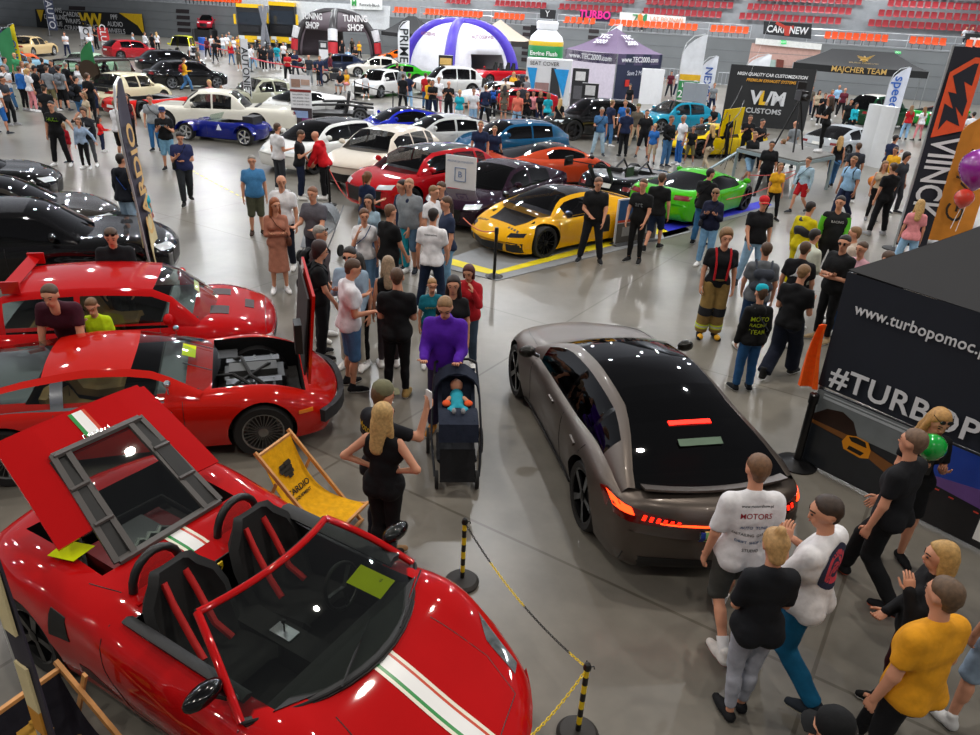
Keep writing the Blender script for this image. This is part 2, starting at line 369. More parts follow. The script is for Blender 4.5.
        # seats and dash inside
        if not S.get('noseat'):
            sm_ = S.get('seatm', mat('#1a1a1c', .8)); f = g0+.95
            for sd in (-1, 1): seat(root, (sd*.37, yn-f-.25, .22+cl), sm_, H-.35)
            d = MB(); d.box((-hw*.78, yn-g0-.45, bl-.22), (hw*.78, yn-g0+.0, bl-.03)); d.build('dashboard', mat('#151515', .8), root)
            if S.get('rearseat', 1):
                q = MB(); yy = yn-f-1.1; q.box((-.62, yy-.45, .3), (.62, yy+.1, .52)); q.add([(-.62, yy-.35, .5), (.62, yy-.35, .5), (.62, yy-.55, bl+.05), (-.62, yy-.55, bl+.05), (-.62, yy-.5, .5), (.62, yy-.5, .5), (.62, yy-.65, bl+.05), (-.62, yy-.65, bl+.05)], [(0, 1, 2, 3), (4, 5, 6, 7), (3, 2, 6, 7), (0, 3, 7, 4), (1, 2, 6, 5)])
                q.build('rear_seat', sm_, root)
    # wheels
    if not S.get('nowheels'):
        tm, rm = wheel_meshes(R, S['tw'], S.get('wheel', 'five'), S.get('rimm', mat('#8f9296', .3, .9, var=0)), rr=S.get('rr', .72))
        for f in fx:
            for sd in (-1, 1):
                wl = link('wheel', tm, root, (sd*(hw-S['tw']/2-.012+S.get('poke', 0)), yn-f, R), 0 if sd > 0 else math.pi); link('rim', rm, wl)
    # mirrors
    if S.get('mirror', 1):
        mm = S.get('mirrorm', P)
        for sd in (-1, 1):
            q = MB(); yy = yn-g0-.32; zz = bl+.09; q.ball((sd*(hw+.06), yy, zz), (.11, .065, .075), 10); q.bar((sd*(hw-.09), yy-.02, zz-.06), (sd*(hw+.0), yy, zz-.02), .05, .03)
            q.build('wing_mirror', mm, root, 60)
    face(car); CARS.append((label, x0, y0, hd, L, W, wb/2+fo-L/2)); return car
def b_v(me): return me.vertices
def seat(root, p, m_, top=1.05):
    q = MB(); x, y, z = p; h = top-z
    g = []
    for i, (yy, zz, ww) in enumerate([(.30, .10, .22), (.28, .17, .23), (.0, .16, .24), (-.14, .20, .24), (-.22, .38, .23), (-.27, h*.72, .23), (-.30, h*.84, .15), (-.31, h, .13)]):
        g.append([(x+u*ww, y+yy+(.04 if abs(u) == 1 else 0), z+zz) for u in (-1, -.8, 0, .8, 1)])
    q.sheet(g, .09); return q.build('seat', m_, root, 60)
def patch(car, name, c4, axis, mt, off=.006, n=8, k=5, skirt=.03, parent=None, flat=None):
    """a thin panel hugging the shell: c4 = four corners in the view plane of axis ('f','r','l','R','t')"""
    tree = car['tree']; root = parent or car['root']; D = {'f': (0, -1, 0), 'r': (0, 1, 0), 'l': (1, 0, 0), 'R': (-1, 0, 0), 't': (0, 0, -1)}[axis]; D = Vector(D)
    a, b, c, d = [Vector(q) for q in c4]; grid = []
    for i in range(n+1):
        row = []
        for j in range(k+1):
            u, v = i/n, j/k; q = (a*(1-u)+b*u)*(1-v)+(d*(1-u)+c*u)*v
            o = {'f': Vector((q[0], 0, q[1])), 'r': Vector((q[0], 0, q[1])), 'l': Vector((0, q[0], q[1])), 'R': Vector((0, q[0], q[1])), 't': Vector((q[0], q[1], 0))}[axis]-D*4
            h = tree.ray_cast(o, D)
            row.append(h[0]-D*off if h[0] is not None else None)
        grid.append(row)
    ds = [(p-Vector((0, 0, 0))).dot(D) for r in grid for p in r if p is not None]
    if not ds: return None
    med = sorted(ds)[len(ds)//2]
    for i in range(n+1):
        for j in range(k+1):
            p = grid[i][j]
            if p is None or abs(p.dot(D)-med) > .6:
                best = min(((ii-i)**2+(jj-j)**2, ii, jj) for ii in range(n+1) for jj in range(k+1) if grid[ii][jj] is not None and abs(grid[ii][jj].dot(D)-med) <= .6)
                grid[i][j] = grid[best[1]][best[2]].copy()
    mb = MB(); vs = [p for r in grid for p in r]; K = k+1
    fs = [(i*K+j, (i+1)*K+j, (i+1)*K+j+1, i*K+j+1) for i in range(n) for j in range(k)]
    if skirt:
        ring = [j for j in range(K)]+[i*K+k for i in range(1, n+1)]+[n*K+j for j in range(k-1, -1, -1)]+[i*K for i in range(n-1, 0, -1)]
        base = len(vs); vs += [vs[r]+D*(off+.008) for r in ring]; rr = len(ring)
        fs += [(ring[q], ring[(q+1) % rr], base+(q+1) % rr, base+q) for q in range(rr)]
    mb.add(vs, fs); return mb.build(name, mt, root, 40)
def seam(car, pts, axis, wd=.008, name='door_seam', mt=None):
    mb = MB(); tree = car['tree']; D = Vector({'f': (0, -1, 0), 'r': (0, 1, 0), 'l': (1, 0, 0), 'R': (-1, 0, 0), 't': (0, 0, -1)}[axis]); P = []
    for a, b in zip(pts, pts[1:]):
        k = max(1, int(math.dist(a, b)/.05))
        for i in range(k+1):
            q = [lerp(a[0], b[0], i/k), lerp(a[1], b[1], i/k)]
            o = {'f': Vector((q[0], 0, q[1])), 'r': Vector((q[0], 0, q[1])), 'l': Vector((0, q[0], q[1])), 'R': Vector((0, q[0], q[1])), 't': Vector((q[0], q[1], 0))}[axis]-D*4
            h = tree.ray_cast(o, D)
            if h[0] is not None: P.append(h[0]-D*.0)
    if len(P) > 2: mb.tube(P, wd/2, 5); return mb.build(name, mt or BLACK, car['root'], 60)
LENS = mat('#dfe6ea', .08, .2, 1, var=0); RED_L = mat('#7a0c0e', .15, 0, 1, var=0); AMBER = mat('#d9781a', .2, 0, 1, var=0); PLATE = plastic('#dcdcd6')
def face(car):
    """lights, grille, number plates and handles from the spec"""
    S = car['S']; hw, L, yn = car['hw'], S['L'], car['yn']; ns = S['nose']; dk = S['deck']
    hl = S.get('head', (hw*.52, ns+.0, hw*.86, ns+.12))
    if hl:
        for sd in (-1, 1):
            patch(car, 'headlight', [(sd*hl[0], hl[1]), (sd*hl[2], hl[1]+.02), (sd*hl[2], hl[3]), (sd*hl[0], hl[3]-.02)], 'f', S.get('lensm', LENS))
    gr = S.get('grille', (hw*.45, .28, ns-.02))
    if gr: patch(car, 'grille', [(-gr[0]*.9, gr[1]), (gr[0]*.9, gr[1]), (gr[0], gr[2]), (-gr[0], gr[2])], 'f', S.get('grillem', mat('#0b0b0c', .5, var=.5, scale=60)), n=10)
    it = S.get('intake')
    if it:
        for sd in (-1, 1): patch(car, 'air_intake', [(sd*it[0], it[1]), (sd*it[2], it[1]), (sd*it[2], it[3]), (sd*it[0], it[3])], 'f', BLACK)
    tl = S.get('tail', (hw*.5, dk-.2, hw*.88, dk-.08))
    if tl:
        for sd in (-1, 1): patch(car, 'taillight', [(sd*tl[0], tl[1]), (sd*tl[2], tl[1]), (sd*tl[2], tl[3]), (sd*tl[0], tl[3])], 'r', S.get('tailm', RED_L))
    for ax, on in (('f', S.get('fplate', 0)), ('r', S.get('rplate', 1))):
        if on:
            z = on if on != 1 else (.36 if ax == 'f' else dk-.3); patch(car, 'number_plate', [(-.25, z), (.25, z), (.25, z+.11), (-.25, z+.11)], ax, PLATE, .014, 4, 2)
    for s in S.get('handles', ()):
        for sd, ax in ((-1, 'l'), (1, 'R')):
            zz = S['belt']-.16; patch(car, 'door_handle', [(yn-s, zz), (yn-s-.17, zz), (yn-s-.17, zz+.03), (yn-s, zz+.03)], ax, S.get('handlem', car['P']), .022, 4, 2)
    for s in S.get('doors', ()):
        for sd, ax in ((-1, 'l'), (1, 'R')): seam(car, [(yn-s, S['clear']+.12), (yn-s, S['belt']-.04)], ax)
def pose2(pa, za, la, pb, zb, lb):
    """stand a car so that its local points la, lb (x right, y forward) come over the two places seen in the photo"""
    A, B = G(*pa, za).to_2d(), G(*pb, zb).to_2d(); la, lb = Vector(la), Vector(lb)
    d, l = B-A, lb-la; hd = math.atan2(d.y, d.x)-math.atan2(l.y, l.x); c, s = math.cos(hd), math.sin(hd)
    mid = (A+B)/2; lm = (la+lb)/2; return (mid.x-(c*lm.x-s*lm.y), mid.y-(s*lm.x+c*lm.y), hd)
def poseh(pa, za, la, deg):
    A = G(*pa, za); h = math.radians(deg); c, s = math.cos(h), math.sin(h); return (A.x-(c*la[0]-s*la[1]), A.y-(s*la[0]+c*la[1]), h)
# ---------------------------------------------------------------- people: smooth-union bodies meshed with surface nets
def nets(prims, h, k=.03, noise=0, seed=0):
    """prims: (a, b, ra, rb, squash_y, cutplane|None).  returns verts, quads"""
    P = [(np.array(a, float), np.array(b, float), ra, rb, sq, ct) for a, b, ra, rb, sq, ct in prims]
    lo = np.min([np.minimum(a, b)-max(ra, rb) for a, b, ra, rb, sq, ct in P], 0)-h*2.5; hi = np.max([np.maximum(a, b)+max(ra, rb) for a, b, ra, rb, sq, ct in P], 0)+h*2.5
    N = np.ceil((hi-lo)/h).astype(int)+1; D = np.full(N, 1.0)
    ax = [lo[i]+h*np.arange(N[i]) for i in range(3)]
    for a, b, ra, rb, sq, ct in P:
        mr = max(ra, rb)+k+h*2; l_ = np.minimum(a, b)-mr; u_ = np.maximum(a, b)+mr
        i0 = np.clip(((l_-lo)/h).astype(int), 0, N-1); i1 = np.clip(((u_-lo)/h).astype(int)+2, 1, N)
        X = ax[0][i0[0]:i1[0], None, None]; Y = ax[1][None, i0[1]:i1[1], None]; Z = ax[2][None, None, i0[2]:i1[2]]
        d = b-a; S = 1/sq; ys = (Y-a[1])*S; dy = d[1]*S; L2 = d[0]**2+dy**2+d[2]**2+1e-9
        t = np.clip(((X-a[0])*d[0]+ys*dy+(Z-a[2])*d[2])/L2, 0, 1)
        q = np.sqrt((X-a[0]-t*d[0])**2+(ys-t*dy)**2+(Z-a[2]-t*d[2])**2)-(ra+(rb-ra)*t)
        if ct is not None:
            for cp in (ct if isinstance(ct, list) else [ct]): q = np.maximum(q, (X-cp[0][0])*cp[1][0]+(Y-cp[0][1])*cp[1][1]+(Z-cp[0][2])*cp[1][2])
        s = D[i0[0]:i1[0], i0[1]:i1[1], i0[2]:i1[2]]; hh = np.clip(k-np.abs(s-q), 0, None)/k
        D[i0[0]:i1[0], i0[1]:i1[1], i0[2]:i1[2]] = np.minimum(s, q)-hh*hh*k*.25
    if noise:
        X, Y, Z = ax[0][:, None, None], ax[1][None, :, None], ax[2][None, None, :]; r = seed
        D = D+noise*(np.sin(X*31+r+np.sin(Z*17+r)*1.6)*np.sin(Z*23+Y*12+r*2)+.6*np.sin(Y*41+Z*9+r))
    S = D < 0; C = np.zeros(N-1, int)
    for i in (0, 1):
        for j in (0, 1):
            for l in (0, 1): C += S[i:N[0]-1+i, j:N[1]-1+j, l:N[2]-1+l]
    act = (C > 0) & (C < 8); idx = np.full(N-1, -1); cells = np.argwhere(act); idx[act] = np.arange(len(cells))
    acc = np.zeros((len(cells), 3)); cnt = np.zeros(len(cells)); c = cells
    cor = [(i, j, l) for i in (0, 1) for j in (0, 1) for l in (0, 1)]
    for p in cor:
        for a_ in range(3):
            if p[a_] == 0:
                q = list(p); q[a_] = 1; d0 = D[c[:, 0]+p[0], c[:, 1]+p[1], c[:, 2]+p[2]]; d1 = D[c[:, 0]+q[0], c[:, 1]+q[1], c[:, 2]+q[2]]
                mk = (d0 < 0) != (d1 < 0); t = np.where(mk, d0/np.where(mk, d0-d1, 1), 0)
                for x in range(3): acc[:, x] += mk*(p[x]+(t if x == a_ else 0))
                cnt += mk
    V = lo+h*(cells+acc/cnt[:, None]); F = []
    for a_ in range(3):
        o1, o2 = [(1, 2), (2, 0), (0, 1)][a_]
        sl0 = [slice(None)]*3; sl1 = [slice(None)]*3; sl0[a_] = slice(0, -1); sl1[a_] = slice(1, None)
        e = np.argwhere(S[tuple(sl0)] != S[tuple(sl1)]); e = e[(e[:, o1] > 0) & (e[:, o2] > 0) & (e[:, o1] < N[o1]-1) & (e[:, o2] < N[o2]-1)]
        d1 = np.zeros(3, int); d1[o1] = 1; d2 = np.zeros(3, int); d2[o2] = 1
        g = lambda w_: idx[w_[:, 0], w_[:, 1], w_[:, 2]]
        Q = np.stack([g(e-d1-d2), g(e-d2), g(e), g(e-d1)], 1); fl = S[e[:, 0], e[:, 1], e[:, 2]]; Q[~fl] = Q[~fl][:, ::-1]; F.append(Q)
    return V, np.concatenate(F)
def net_mesh(name, parts, mats):
    """parts: list of (V, F, material index)"""
    V = np.concatenate([p[0] for p in parts]); off = 0; F = []; M = []
    for v, f, mi in parts: F.append(f+off); M += [mi]*len(f); off += len(v)
    F = np.concatenate(F); me = bpy.data.meshes.new(name); me.vertices.add(len(V)); me.vertices.foreach_set('co', V.astype(np.float32).ravel())
    me.loops.add(F.size); me.loops.foreach_set('vertex_index', F.astype(np.int32).ravel()); me.polygons.add(len(F))
    me.polygons.foreach_set('loop_start', np.arange(0, F.size, 4, dtype=np.int32)); me.polygons.foreach_set('loop_total', np.full(len(F), 4, np.int32))
    for m_ in mats: me.materials.append(m_)
    me.polygons.foreach_set('material_index', M); me.polygons.foreach_set('use_smooth', [True]*len(F)); me.update(); me.validate(); return me
ARM = {'down': ((.2, .0, -1), (.06, .2, -1)), 'fold': ((.12, .22, -1), (-.95, .42, .16)), 'fold2': ((.14, .2, -1), (-.9, .55, -.02)), 'phone': ((.16, .16, -1), (-.42, .9, .5)),
       'hip': ((.8, -.3, -.75), (-.8, .32, -.42)), 'pocket': ((.32, -.2, -1), (-.12, .4, -.9)), 'face': ((.2, .45, -.8), (-.35, .25, 1)), 'raise': ((.25, .85, .1), (-.2, .35, 1)),
       'fwd': ((.1, .45, -.85), (-.1, 1, -.05)), 'back': ((.12, -.45, -1), (.05, -.15, -1)), 'swing': ((.12, .35, -1), (0, .6, -.8)), 'side': ((.8, .1, -.7), (.5, .2, -.8)),
       'reach': ((.3, .8, -.45), (0, 1, -.1)), 'clasp': ((.14, .12, -1), (-.55, .75, -.35)), 'behind': ((.2, -.4, -1), (-.75, -.25, -.7)), 'out': ((1, .15, -.5), (.9, .3, -.2)), 'low': ((.15, .3, -1), (-.1, .55, -.85)), 'hold': ((.14, .05, -1), (-.05, .95, .05))}
def rig(pose='stand', la='down', ra='down', lean=0, fem=0, fat=1.0, child=0, yaw=0, nod=0):
    J = {}; hipz = .93; dz = 0
    sw = .150 if fem else .176
    if child: sw *= .88
    J['leg'] = []
    for sd in (-1, 1):
        h = np.array((sd*.085, 0, .92))
        if pose == 'stand': k, a = (sd*.1, .02, .49), (sd*.115, -.02, .085)
        elif pose == 'wide': k, a = (sd*.15, .02, .49), (sd*.21, -.02, .085)
        elif pose == 'close': k, a = (sd*.07, .03, .49), (sd*.06, -.01+sd*.04, .085)
        elif pose == 'contra': k, a = ((sd*.1, .02, .49), (sd*.10, -.02, .085)) if sd > 0 else ((-.14, .09, .50), (-.16, .06, .085))
        elif pose == 'walk': k, a = ((.09, .20, .52), (.09, .27, .10)) if sd > 0 else ((-.09, .02, .47), (-.09, -.30, .13))
        elif pose == 'sit': h = np.array((sd*.09, 0, .53)); k, a = (sd*.13, .44, .54), (sd*.13, .42, .085); hipz = .54
        elif pose == 'crouch': h = np.array((sd*.1, -.1, .36)); k, a = (sd*.16, .33, .45), (sd*.14, .05, .085); hipz = .36
        J['leg'].append((h, np.array(k), np.array(a)))
    if pose == 'walk': dz = -.035
    if pose in ('sit', 'crouch'): dz = hipz-.93
    ln = math.radians(lean); c, s = math.cos(ln), math.sin(ln); yo = -.1 if pose == 'crouch' else 0
    def T(p): y, z = p[1], p[2]-.95; return np.array((p[0], y*c+z*s+yo, -y*s+z*c+.95+dz))
    if dz and pose == 'walk': J['leg'] = [(h+np.array((0, 0, dz)), k, a) for h, k, a in J['leg']]
    J['T'] = T; J['sw'] = sw; J['arm'] = []
    for sd, code in ((-1, la), (1, ra)):
        u, f = ARM[code] if isinstance(code, str) else code
        sh = T((sd*sw, -.01, 1.385)); ud = np.array((u[0]*sd, u[1], u[2])); ud /= np.linalg.norm(ud); fd = np.array((f[0]*sd, f[1], f[2])); fd /= np.linalg.norm(fd)
        if lean > 25: pass
        el = sh+ud*.285; wr = el+fd*.25; J['arm'].append((sh, el, wr, fd))
    J['yaw'] = math.radians(yaw); J['nod'] = math.radians(nod); J['neck'] = T((0, .0, 1.47)); J['lean'] = ln
    def HT(p):
        x, y, z = p[0], p[1], p[2]-1.52
        if child: x *= 1.2; y *= 1.2; z *= 1.18
        a = J['nod']-ln*.4; ca, sa = math.cos(a), math.sin(a); y, z = y*ca+z*sa, -y*sa+z*ca
        ca, sa = math.cos(J['yaw']), math.sin(J['yaw']); x, y = x*ca-y*sa, x*sa+y*ca
        b = T((0, .012, 1.52)); return b+np.array((x, y, z))
    J['H'] = HT; J['fem'] = fem; J['fat'] = fat; J['child'] = child; J['pose'] = pose; J['dz'] = dz; return J
def torso(J, o=0, hem=None, neck=0):
    T, fem, fat = J['T'], J['fem'], J['fat']; sw = J['sw']; cut = None
    if hem is not None: cut = (T((0, 0, hem)), T((0, 0, -1))-T((0, 0, 0)))
    ch = (.108 if fem else .128)*fat; wa = (.105 if fem else .125)*fat**1.5; hp = .125*fat
    P = [(T((-.055, 0, .94)), T((.055, 0, .94)), hp+o, hp+o, .86, cut), (T((0, .015*(fat > 1.1), 1.0)), T((0, .03*(fat > 1.1), 1.13)), wa+.01+o, wa+o, .86, cut),
         (T((-.07, .01, 1.27)), T((.07, .01, 1.27)), ch+o, ch+o, .82, cut), (T((-sw+.04, -.01, 1.36)), T((sw-.04, -.01, 1.36)), .058+o, .058+o, 1, cut), (T((0, -.015, 1.435)), T((sw-.03, -.01, 1.375)), .05+o*.6, .046+o, 1, cut), (T((0, -.015, 1.435)), T((-sw+.03, -.01, 1.375)), .05+o*.6, .046+o, 1, cut)]
    for sd in (-1, 1):
        P.append((T((sd*.075, -.055, .9)), T((sd*.07, -.05, .93)), .088*fat+o, .08*fat+o, 1, cut))
        if fem: P.append((T((sd*.072, .085, 1.26)), T((sd*.072, .07, 1.3)), .055+o*.7, .05+o*.7, 1, cut))
    return P
def arms(J, o=0, to=1.0, k=None, slim=1):
    P = []; f = (.85 if J['fem'] else 1)*(.5+.5*J['fat'])*slim
    for sh, el, wr, fd in J['arm']:
        ct = None
        if to <= 1: e = sh+(el-sh)*to; n_ = (el-sh)/np.linalg.norm(el-sh); ct = (e, n_)
        P.append((sh, el, .052*f+o, .039*f+o, 1, ct))
        if to > 1: n_ = fd; t2 = min(1, to-1); P.append((el, wr+fd*.01, .038*f+o, .027*f+o*.8, 1, (el+(wr-el)*t2, n_) if t2 < .99 else None))
    return P
def legs(J, o=0, to=2.0, wide=0):
    P = []; f = J['fat']**.7
    for h, k, a in J['leg']:
        n1 = (k-h)/np.linalg.norm(k-h); n2 = (a-k)/np.linalg.norm(a-k)
        P.append((h, k, .088*f+o, .055*f+o+wide*.5, 1, (h+(k-h)*to, n1) if to < 1 else None))
        if to >= 1:
            ct = (k+(a-k)*(to-1), n2) if to < 1.97 else None; P.append((k, a, .053*f+o+wide*.6, .036+o+wide, 1, ct))
            m_ = k+(a-k)*.3+np.array((0, -.018, 0)); P.append((m_, m_+n2*.08, .05*f+o, .045*f+o, 1, ct))
    return P
def head(J):
    H = J['H']
    return [(J['neck']-np.array((0, 0, .06)), H((0, 0, 1.55)), .058, .052, 1, None), (H((0, -.012, 1.665)), H((0, .004, 1.655)), .082, .082, 1.12, None), (H((0, .02, 1.60)), H((0, .05, 1.565)), .062, .042, 1, None),
            (H((0, .088, 1.64)), H((0, .108, 1.612)), .010, .015, 1, None), (H((-.03, .078, 1.662)), H((.03, .078, 1.662)), .016, .016, 1, None), (H((-.08, -.005, 1.64)), H((-.085, -.012, 1.615)), .012, .009, 1.6, None), (H((.08, -.005, 1.64)), H((.085, -.012, 1.615)), .012, .009, 1.6, None),
            (H((-.02, .085, 1.585)), H((.02, .085, 1.585)), .011, .011, 1, None)]
def hair_prims(J, st):
    H = J['H']; P = []
    fr = (H((0, .05, 1.685)), np.array(H((0, .08, 1.62)))-np.array(H((0, 0, 1.66)))); fr = (fr[0], fr[1]/np.linalg.norm(fr[1]))
    if st == 'bald': return []
    if st == 'short': P = [(H((0, -.022, 1.682)), H((0, -.008, 1.682)), .084, .084, 1.1, fr), (H((0, -.04, 1.63)), H((0, -.04, 1.6)), .07, .05, 1, fr)]
    else:
        P = [(H((0, -.018, 1.68)), H((0, -.01, 1.672)), .091, .091, 1.12, fr), (H((0, -.035, 1.64)), H((0, -.05, 1.56)), .085, .06, 1, fr)]
        if st == 'long': P += [(H((0, -.06, 1.58)), H((0, -.10, 1.33)), .088, .06, .8, None), (H((-.07, -.01, 1.62)), H((-.09, .0, 1.40)), .035, .03, 1, None), (H((.07, -.01, 1.62)), H((.09, .0, 1.40)), .035, .03, 1, None)]
        if st == 'bob': P += [(H((0, -.04, 1.62)), H((0, -.05, 1.53)), .09, .075, .95, None), (H((-.075, .0, 1.62)), H((-.075, .01, 1.54)), .03, .025, 1, None), (H((.075, .0, 1.62)), H((.075, .01, 1.54)), .03, .025, 1, None)]
        if st == 'tail': P += [(H((0, -.10, 1.68)), H((0, -.15, 1.66)), .03, .035, 1, None), (H((0, -.15, 1.66)), H((0, -.13, 1.45)), .036, .015, 1, None)]
        if st == 'bun': P += [(H((0, -.07, 1.755)), H((0, -.08, 1.77)), .04, .04, 1, None)]
        if st == 'curly': P += [(H((0, -.02, 1.70)), H((0, -.02, 1.66)), .105, .10, 1.05, fr)]
    return P
def hand(mb, wr, fd, sd, curl=.5, sc=1.0, mi=0):
    """palm, four unequal bent fingers and a thumb from the side of the palm"""
    fd = Vector(fd).normalized(); wr = Vector(wr); up = Vector((0, 0, 1)) if abs(fd.z) < .8 else Vector((0, 1, 0))
    across = fd.cross(up).normalized()*sd; nrm = across.cross(fd).normalized()*sd
    if abs(fd.z) > .8: across = Vector((0, 1, 0))-fd*fd.y; across.normalize(); nrm = Vector((-sd, 0, 0))
    g = lambda f, a, n_: wr+(fd*f+across*a+nrm*n_)*sc
    rows = []
    for f, w_, t in ((-.02, .026, .02), (.02, .033, .019), (.05, .040, .016), (.085, .041, .013), (.095, .036, .008)):
        rows.append([g(f, w_*math.cos(a), t*math.sin(a)) for a in [2*math.pi*i/10 for i in range(10)]])
    vs = [p for r in rows for p in r]; fs = [(i*10+j, i*10+(j+1) % 10, (i+1)*10+(j+1) % 10, (i+1)*10+j) for i in range(4) for j in range(10)]+[tuple(range(10))[::-1], tuple(range(40, 50))]
    mb.add(vs, fs, mi)
    for i, ln in enumerate((.068, .078, .072, .056)):
        a0 = .030-.02*i; p = g(.08, a0, 0); pts = [p]; an = curl*.5
        for l_ in (.45, .32, .25):
            d = fd*math.cos(an)+nrm*math.sin(an); p = p+d*ln*l_*sc; pts.append(p); an += curl
        mb.tube(pts, [.0095*sc, .009*sc, .008*sc, .006*sc], 6, mi)
    p = g(.02, .03, 0); d1 = (fd*.7+across*.7+nrm*.25).normalized(); d2 = (fd*.9+across*.2+nrm*.5).normalized()
    mb.tube([p, p+d1*.04*sc, p+d1*.04*sc+d2*.03*sc, p+d1*.04*sc+d2*.055*sc], [.014*sc, .011*sc, .0095*sc, .007*sc], 6, mi)
def shoe_mesh(J, i, col, sole, kind):
    h_, k_, a_ = J['leg'][i]; x, y, z = a_; z0 = z-.085; sd = (-1, 1)[i]; tx = sd*.035
    P = [((x, y-.03, z0+.045), (x+tx*.8, y+.11, z0+.042), .046, .042, 1, [((0, 0, z0+.004), (0, 0, -1))]), ((x+tx*.5, y+.06, z0+.035), (x+tx*1.2, y+.17, z0+.03), .046, .036, 1, [((0, 0, z0+.004), (0, 0, -1))])]
    if kind != 'low': P.append(((x, y-.01, z0+.05), (x, y-.005, z0+.11), .044, .04, 1, None))
    if kind == 'boot': P.append(((x, y-.01, z0+.1), (x, y-.0, z0+.2), .05, .055, 1, [((0, 0, z0+.2), (0, 0, 1))]))
    V, F = nets(P, .014, .02); Fz = V[F].mean(1)[:, 2] < z0+.028
    a = (V, F, 0); me = net_mesh('shoe', [a], [cloth(col) if kind != 'low' else plastic(col), plastic(sole)]); me.polygons.foreach_set('material_index', Fz.astype(np.int32)); return me
TPL = {}
def person(px, py, hd, label, top=('tee', '#15161a'), bot=('jeans', '#1f2a3c'), hair=('short', '#3a2a1e'), h=1.76, pose='stand', la='down', ra='down', lean=0, fem=0, fat=1.0, child=0, yaw=0, nod=8, skin=SKIN,
           shoes='#e8e8e6', sole='#e8e8e8', skind='mid', lod=0, group=None, bag=None, cap=None, z=0, extra=None, xy=None, glasses=0, sock=None, print_=None):
    """lod 0: near, with hands and face; lod 1: middle distance; lod 2: far"""
    loc = Vector((xy[0], xy[1], z)) if xy else G(px, py, z); s = h/1.76
    if z: loc.z = z
    r = empty('person', loc, math.radians(hd), label, 'person', group)
    key = (pose, str(la), str(ra), lean, fem, fat, child, yaw, nod, top[0], bot[0], hair[0], skind, lod)
    vx = (.017, .024, .036)[lod]
    if lod and key in TPL: T = TPL[key]
    else:
        J = rig(pose, la, ra, lean, fem, fat, child, yaw, nod); T = {'J': J}; sd_ = len(TPL)*1.7
        parts = [nets(head(J)+torso(J, -.012)+arms(J, 0, 2)+legs(J, -.004), vx, .022)+(0,)]
        mb = MB(); H = J['H']
        for (sh, el, wr, fd), sgn in zip(J['arm'], (-1, 1)):
            if lod == 0: hand(mb, wr, fd, sgn, .6)
            elif lod == 1: hand(mb, wr, fd, sgn, .3)
            else: mb.ball(tuple(wr+fd*.06), (.035, .035, .05), 6)
        FM = [SKIN, mat('#1b1512', .3), mat('#9a4a42', .5), mat('#3a2a1e', .8)]; me = net_mesh('body', parts, FM); tri = MB(); tri.v = mb.v; tri.f = mb.f; tri.m = mb.m
        if lod < 2:
            ft = BVHTree.FromPolygons([Vector(v) for v in parts[0][0]], [tuple(int(i) for i in f) for f in parts[0][1]])
            def FS_(x, z):
                a, b = Vector(H((x, .3, z))), Vector(H((x, 0, z))); hit = ft.ray_cast(a, (b-a).normalized()); return hit[0]+(a-b).normalized()*.001 if hit[0] is not None else Vector(H((x, .1, z)))
            for sd in (-1, 1): tri.ball(tuple(FS_(sd*.033, 1.645)), (.0135, .010, .0085), 6, 1)
            q = FS_(0, 1.580); tri.ball(tuple(q), (.02, .007, .005), 6, 2)
            if hair[0] != 'bald' or True:
                for sd in (-1, 1): tri.tube([FS_(sd*.016, 1.667), FS_(sd*.033, 1.672), FS_(sd*.052, 1.667)], .006, 4, 3)
        bm = bmesh.new(); bm.from_mesh(me); m2 = tri.mesh(FM, 60); bm.from_mesh(m2); bm.to_mesh(me); bm.free()
        T['body'] = me
        nz = (.0035, .003, .002)[lod]; hem = {'tee': .86, 'tank': .88, 'long': .86, 'hoodie': .84, 'crop': 1.02, 'dress': .90, 'jacket': .82, 'loose': .80, 'polo': .86, 'tdress': .9}[top[0]]
        o = {'tee': .023, 'tank': .008, 'long': .014, 'hoodie': .03, 'crop': .01, 'dress': .014, 'jacket': .03, 'loose': .026, 'polo': .023, 'tdress': .01}[top[0]]
        tp = torso(J, o, hem)
        if top[0] in ('tee', 'polo', 'tdress'): tp += arms(J, .017, .70)
        elif top[0] == 'loose': tp += arms(J, .024, .9)
        elif top[0] in ('long', 'dress', 'hoodie', 'jacket'): tp += arms(J, {'hoodie': .026, 'jacket': .024}.get(top[0], .013), 2.0)
        if top[0] in ('hoodie',): tp.append((J['T']((0, -.09, 1.43)), J['T']((0, -.10, 1.40)), .075, .07, 1, None)); tp.append((J['T']((-.06, .02, 1.45)), J['T']((.06, .02, 1.45)), .05, .05, 1, None))
        if top[0] in ('polo', 'jacket'): tp.append((J['neck']-np.array((0, 0, .03)), J['neck']+np.array((0, 0, .0)), .066, .064, 1, None))
        if top[0] in ('dress', 'tdress'):
            Tt = J['T']; zl = .42 if top[0] == 'dress' else .60
            tp += [(Tt((0, 0, .98)), (0, .01, zl), .15, .19 if zl < .5 else .175, .85, ((0, 0, zl), (0, 0, -1)))]
        T['top'] = net_mesh('top', [nets(tp, vx, .028, nz, sd_)+(0,)], [SKIN])
        bp = []
        to = {'jeans': 1.93, 'slim': 1.9, 'baggy': 1.97, 'shorts': .88, 'knee': 1.08, 'capri': 1.55, 'skirt': 0, 'none': 0, 'fire': 1.95}[bot[0]]
